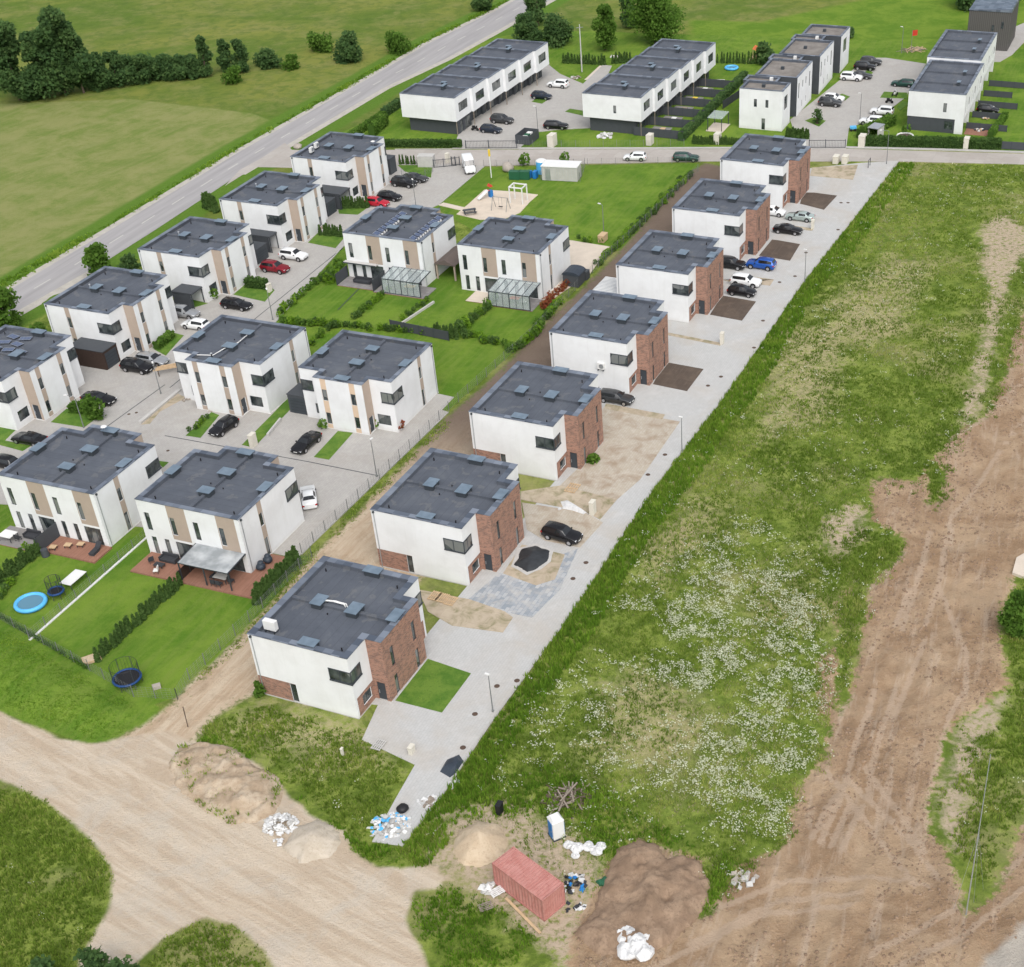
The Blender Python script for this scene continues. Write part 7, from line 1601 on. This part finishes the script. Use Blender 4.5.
def allowed(x, y, lo=-.15):
    k = np.ones(len(x), bool)
    for p in (road_poly, street_poly, court_poly, brick_st): k &= sdf(x, y, p) < lo
    for i in range(7):
        P = [HBL(i+1, a, b) for a, b in ((-7, -7.5), (7, -7.5), (7, 5.8), (-7, 5.8))]; k &= sdf(x, y, P) < 0
    g = sdf(x, y, gravel_p); gi = np.full(len(x), -9.)
    for i in isl: gi = np.maximum(gi, sdf(x, y, i))
    k &= (g < 0) | (gi > 0); s = sdf(x, y, soil_p); si = np.full(len(x), -9.)
    for i in soil_isl: si = np.maximum(si, sdf(x, y, i))
    nz_ = (fbm(x/1.3, y/1.3, 2, 21)-.5)*3.2+(fbm(x/4.5, y/4.5, 2, 22)-.5)*5-np.abs(rng.normal(0, .5, len(x)))
    k &= (s+nz_ < .0) | (si+nz_ > 0); k &= sdf(x, y, track_p)+nz_ < .2
    for q in bare_p[:3]: k &= sdf(x, y, q)+nz_ < 0
    return k
mead = ats([(397, 850), (441, 799), (488, 733), (566, 622), (652, 493), (722, 402), (805, 282), (862, 210), (899, 163.5), (1060, 166), (1100, 300), (1000, 440), (960, 520), (870, 640), (850, 720), (800, 830), (730, 900), (700, 920), (640, 900), (560, 900), (480, 830), (420, 870)])
x, y = scatter_px(mead, 13); dd_ = np.hypot(x, y); kp = rng.uniform(0, 1, len(x)) < np.clip((150/np.maximum(dd_, 60))**1.6, .25, 1); x, y = x[kp], y[kp]; k = allowed(x, y); x, y = x[k], y[k]
barez = sdf(x, y, bare_p[3]) > 0; k = ~(barez & (rng.uniform(0, 1, len(x)) < .8)); x, y = x[k], y[k]
strawm = np.zeros(len(x)); 
for q in straw_p: strawm = np.maximum(strawm, np.clip(sdf(x, y, q)/3+.6, 0, 1))
nz1 = fbm(x/9, y/9, 4, 51); nz2 = fbm(x/2.5, y/2.5, 3, 52)
edgeD = -sdf(x, y, brick_st)
dry = (np.clip(strawm*.8+(nz1-.5)*2.2, 0, 1)*.4+np.clip((nz2-.5)*4, 0, 1)*.35+np.clip((nz1-.54)*4, 0, 1)*.3)*np.clip(edgeD/5, 0, 1)
u_ = rng.uniform(0, 1, len(x)); isdry = u_ < dry*.85
h_ = .12+.38*nz2+.30*np.exp(-edgeD/2.5); sc_ = 1+np.clip((np.hypot(x, y)-120)/120, 0, 1.2)
ok = ~isdry & (nz2+rng.normal(0, .1, len(x)) > .36)
o = blades('meadow_grass', x[ok], y[ok], (h_*1.0)[ok], 'grass', np.clip((nz1[ok]-.3)*1.9+.05, 0, 1), 5, .055); tag(o, 'tall weedy meadow grass between the new street and the bare soil', 'grass', kind='stuff')
dk_ = isdry & (rng.uniform(0, 1, len(x)) < .55); o = blades('dry_grass', x[dk_], y[dk_], .22, 'strawgrass', rng.uniform(.2, .9, dk_.sum()), 4, .05, .8); tag(o, 'dry straw patches in the meadow', 'dry grass', kind='stuff')
tl = (edgeD < 2.6+2*nz1) & (rng.uniform(0, 1, len(x)) < .75); o = blades('verge_weeds', x[tl], y[tl], .62, 'lushgrass', nz2[tl], 6, .09, .3); tag(o, 'tall lush weeds along the kerb of the new street', 'weeds', kind='stuff')
# other green patches
def patch(name, poly, dens, h, m, label, cat='weeds', nb=5, w_=.08, check=True, tn=51):
    x, y = scatter_px(ats(poly), dens)
    if check: k = allowed(x, y); x, y = x[k], y[k]
    nz = fbm(x/3, y/3, 4, tn); ed = sdf(x, y, ats(poly)); k = nz+rng.normal(0, .08, len(x)) > .34+.25*np.clip(1-ed/1.2, 0, 1); x, y, nz, ed = x[k], y[k], nz[k], ed[k]
    o = blades(name, x, y, h*(.25+nz)*np.clip(.35+ed/1.5, 0, 1), m, np.clip((nz-.3)*1.8, 0, 1), nb, w_); tag(o, label, cat, kind='stuff')
patch('roadside_weeds', [(-30, 770), (0, 780), (45, 800), (90, 838), (112, 868), (112, 900), (95, 935), (80, 960), (70, 990), (-30, 990)], 16, .5, 'grass', 'rough green weeds in the lower left corner')
patch('roadside_weeds', [(125, 990), (135, 966), (165, 938), (205, 918), (235, 925), (262, 948), (285, 990)], 16, .5, 'grass', 'weeds on the island between the two road arms')
patch('yard_weeds', [(190, 735), (200, 722), (260, 700), (360, 725), (378, 706), (362, 740), (415, 765), (395, 800), (370, 845), (400, 866), (350, 855), (300, 800), (270, 772), (235, 748)], 14, .45, 'grass', 'weedy yard in front of the nearest brick duplex')
patch('edge_weeds', [(190, 740), (215, 735), (270, 765), (310, 800), (350, 830), (400, 848), (402, 868), (350, 856), (325, 822), (285, 795), (235, 752)], 16, .8, 'lushgrass', 'tall weeds edging the soil heaps', w_=.11)
patch('yard_weeds', [(412, 900), (440, 884), (480, 892), (540, 935), (520, 965), (440, 975), (412, 930)], 16, .6, 'lushgrass', 'lush weeds between the dirt road and the container')
patch('edge_weeds', [(722, 850), (742, 868), (728, 890), (712, 915), (696, 918), (705, 885)], 18, .7, 'lushgrass', 'tongue of tall weeds between the soil heaps and the bare soil', check=False)
patch('yard_weeds', [(430, 800), (500, 770), (560, 760), (700, 840), (700, 870), (600, 860), (560, 820), (470, 820)], 8, .6, 'lushgrass', 'lush dark weeds near the portable toilet', w_=.1)
patch('bank_grass', [(-30, 650), (0, 622), (90, 675), (152, 708), (120, 738), (85, 744), (0, 710), (-30, 690)], 24, .09, 'lushgrass', 'bright grass bank below the garden fence', 'grass')
patch('right_weeds', [(1060, 540), (1024, 562), (1004, 600), (1000, 635), (1005, 685), (970, 712), (951, 724), (929, 802), (947, 850), (968, 916), (994, 896), (1024, 825), (1050, 780)], 12, .45, 'grass', 'weedy strip right of the bare soil')
for nm_, q in (('soil island', [(805, 575), (820, 545), (872, 520), (905, 540), (905, 552), (870, 585), (862, 640), (850, 700), (838, 712), (836, 650), (838, 605), (852, 585)]), ('small soil island', [(925, 455), (945, 470), (942, 500), (928, 505)])): patch('soil_weeds', q, 14, .5, 'grass', 'weeds on the %s beside the ruts' % nm_)
patch('verge_grass', [(0, 292), (-10, 285), (108, 222), (240, 143), (369, 70), (426, 38), (500, 2), (520, -6), (500, 8), (426, 43.5), (369, 77), (240, 150), (108, 229), (0, 294)], 4, .55, 'lushgrass', 'bright tall grass verge along the main road', 'grass', 5, .14)
patch('track_verge', [(447, 414), (302, 556), (250, 624), (190, 682), (196, 690), (262, 630), (318, 560), (452, 424)], 9, .35, 'grass', 'grass verge between the fences and the dirt track', 'grass', check=False)
patch('house_weeds', [(428, 661), (470, 674), (442, 712), (397, 701)], 14, .25, 'lushgrass', 'weedy lawn bed before the nearest brick front', 'grass', check=False)

# white umbels
def umbels(name, x, y, label, size=.2, hh=.6):
    z = gz(x, y)+hh*rng.uniform(.7, 1.2, len(x)); n = len(x); k = 5
    P = np.repeat(np.stack([x, y, z], 1), k, 0)+rng.normal(0, .17, (n*k, 3))*np.array([1, 1, .5]); V, F = cards(P, size, 1.6); o = npmesh(name, V, F, 'flower', np.repeat(rng.uniform(0, 1, n*k), 4)); tag(o, label, 'flowers', kind='stuff')
dens_p = ats([(600, 610), (680, 560), (760, 520), (830, 590), (838, 640), (825, 760), (790, 835), (700, 840), (640, 780), (560, 760), (520, 730), (560, 690), (590, 660)])
x, y = scatter_px(mead, 15); k = allowed(x, y, -.8); x, y = x[k], y[k]
inD = np.clip(sdf(x, y, dens_p)/6+.25, 0, 1); strawm = np.zeros(len(x))
for q in straw_p[:1]: strawm = np.maximum(strawm, np.clip(sdf(x, y, q)/2+.5, 0, 1))
nz = fbm(x/4, y/4, 4, 61); nzf = fbm(x/1.1, y/1.1, 2, 62); pr = (inD*.95*np.clip((nz-.30)*4, 0, 1)+.06*np.clip((nz-.4)*4, 0, 1))*(1-.75*strawm)*np.clip((nzf-.28)*2.4, 0, 1)
k = rng.uniform(0, 1, len(x)) < pr; umbels('white_flowers', x[k], y[k], 'white umbels crowding the meadow', .12, .45)
for q, dn, lb in (([(430, 790), (500, 740), (560, 700), (620, 780), (700, 800), (720, 850), (640, 830), (560, 790), (480, 800)], .8, 'white umbels near the end of the new street'), ([(405, 668), (465, 676), (442, 710), (425, 705)], 1.5, 'white flowers on the bed before the nearest brick front'), ([(300, 770), (370, 770), (410, 775), (380, 840), (350, 830)], .5, 'white flowers in the weedy yard'), ([(0, 840), (60, 830), (110, 880), (80, 940), (0, 950)], .12, 'few white flowers in the lower left weeds'), ([(960, 740), (1010, 720), (1024, 800), (985, 880), (965, 900)], .5, 'white flowers in the right weed strip')):
    x, y = scatter_px(ats(q), dn); k = (fbm(x/2, y/2, 3, 65) > .5) & allowed(x, y); umbels('white_flowers', x[k], y[k], lb, .10, .5)
# clods and stones on the bare soil
x, y = scatter_px(soil_p, 4.0); s = sdf(x, y, soil_p); k = (s > .3) & (fbm(x/5, y/5, 3, 71) > .42) & (y < 190) & (x < 60)
for i in soil_isl: k &= sdf(x, y, i) < 0
x, y = x[k], y[k]; n = len(x); sz = rng.uniform(.03, .14, n)*rng.uniform(.5, 1.4, n); z = gz(x, y)
B8 = np.array([(-1, -1, -.5), (1, -1, -.5), (1, 1, -.5), (-1, 1, -.5), (-.7, -.7, .6), (.6, -.8, .8), (.7, .6, .6), (-.8, .7, .5)]); rt = rng.uniform(0, 6.28, n)
V = np.repeat(B8[None].astype(float), n, 0)*rng.uniform(.7, 1.2, (n, 8, 1)); c_, s_ = np.cos(rt)[:, None], np.sin(rt)[:, None]; V = np.stack([V[..., 0]*c_-V[..., 1]*s_, V[..., 0]*s_+V[..., 1]*c_, V[..., 2]], -1)*sz[:, None, None]+np.stack([x, y, z+.02], 1)[:, None]
F8 = np.array([(4, 5, 6, 7), (0, 1, 5, 4), (1, 2, 6, 5), (2, 3, 7, 6), (3, 0, 4, 7)]); F = (F8[None]+np.arange(n)[:, None, None]*8).reshape(-1, 4)
o = npmesh('soil_clods', V.reshape(-1, 3), F, 'brownsoil'); tag(o, 'clods strewn over the bare soil', 'soil clods', kind='stuff')
x, y = scatter_px(ats([(172, 768), (178, 748), (205, 741), (258, 766), (284, 790), (270, 818), (232, 828), (205, 815)]), 7); k = fbm(x/1.5, y/1.5, 3, 91) > .55; o = blades('heap_weeds', x[k], y[k], .35, 'grass', rng.uniform(.2, .8, k.sum()), 5, .06, .5, gz(x[k], y[k])+.45); tag(o, 'weeds sprouting on the large soil heap', 'weeds', kind='stuff')
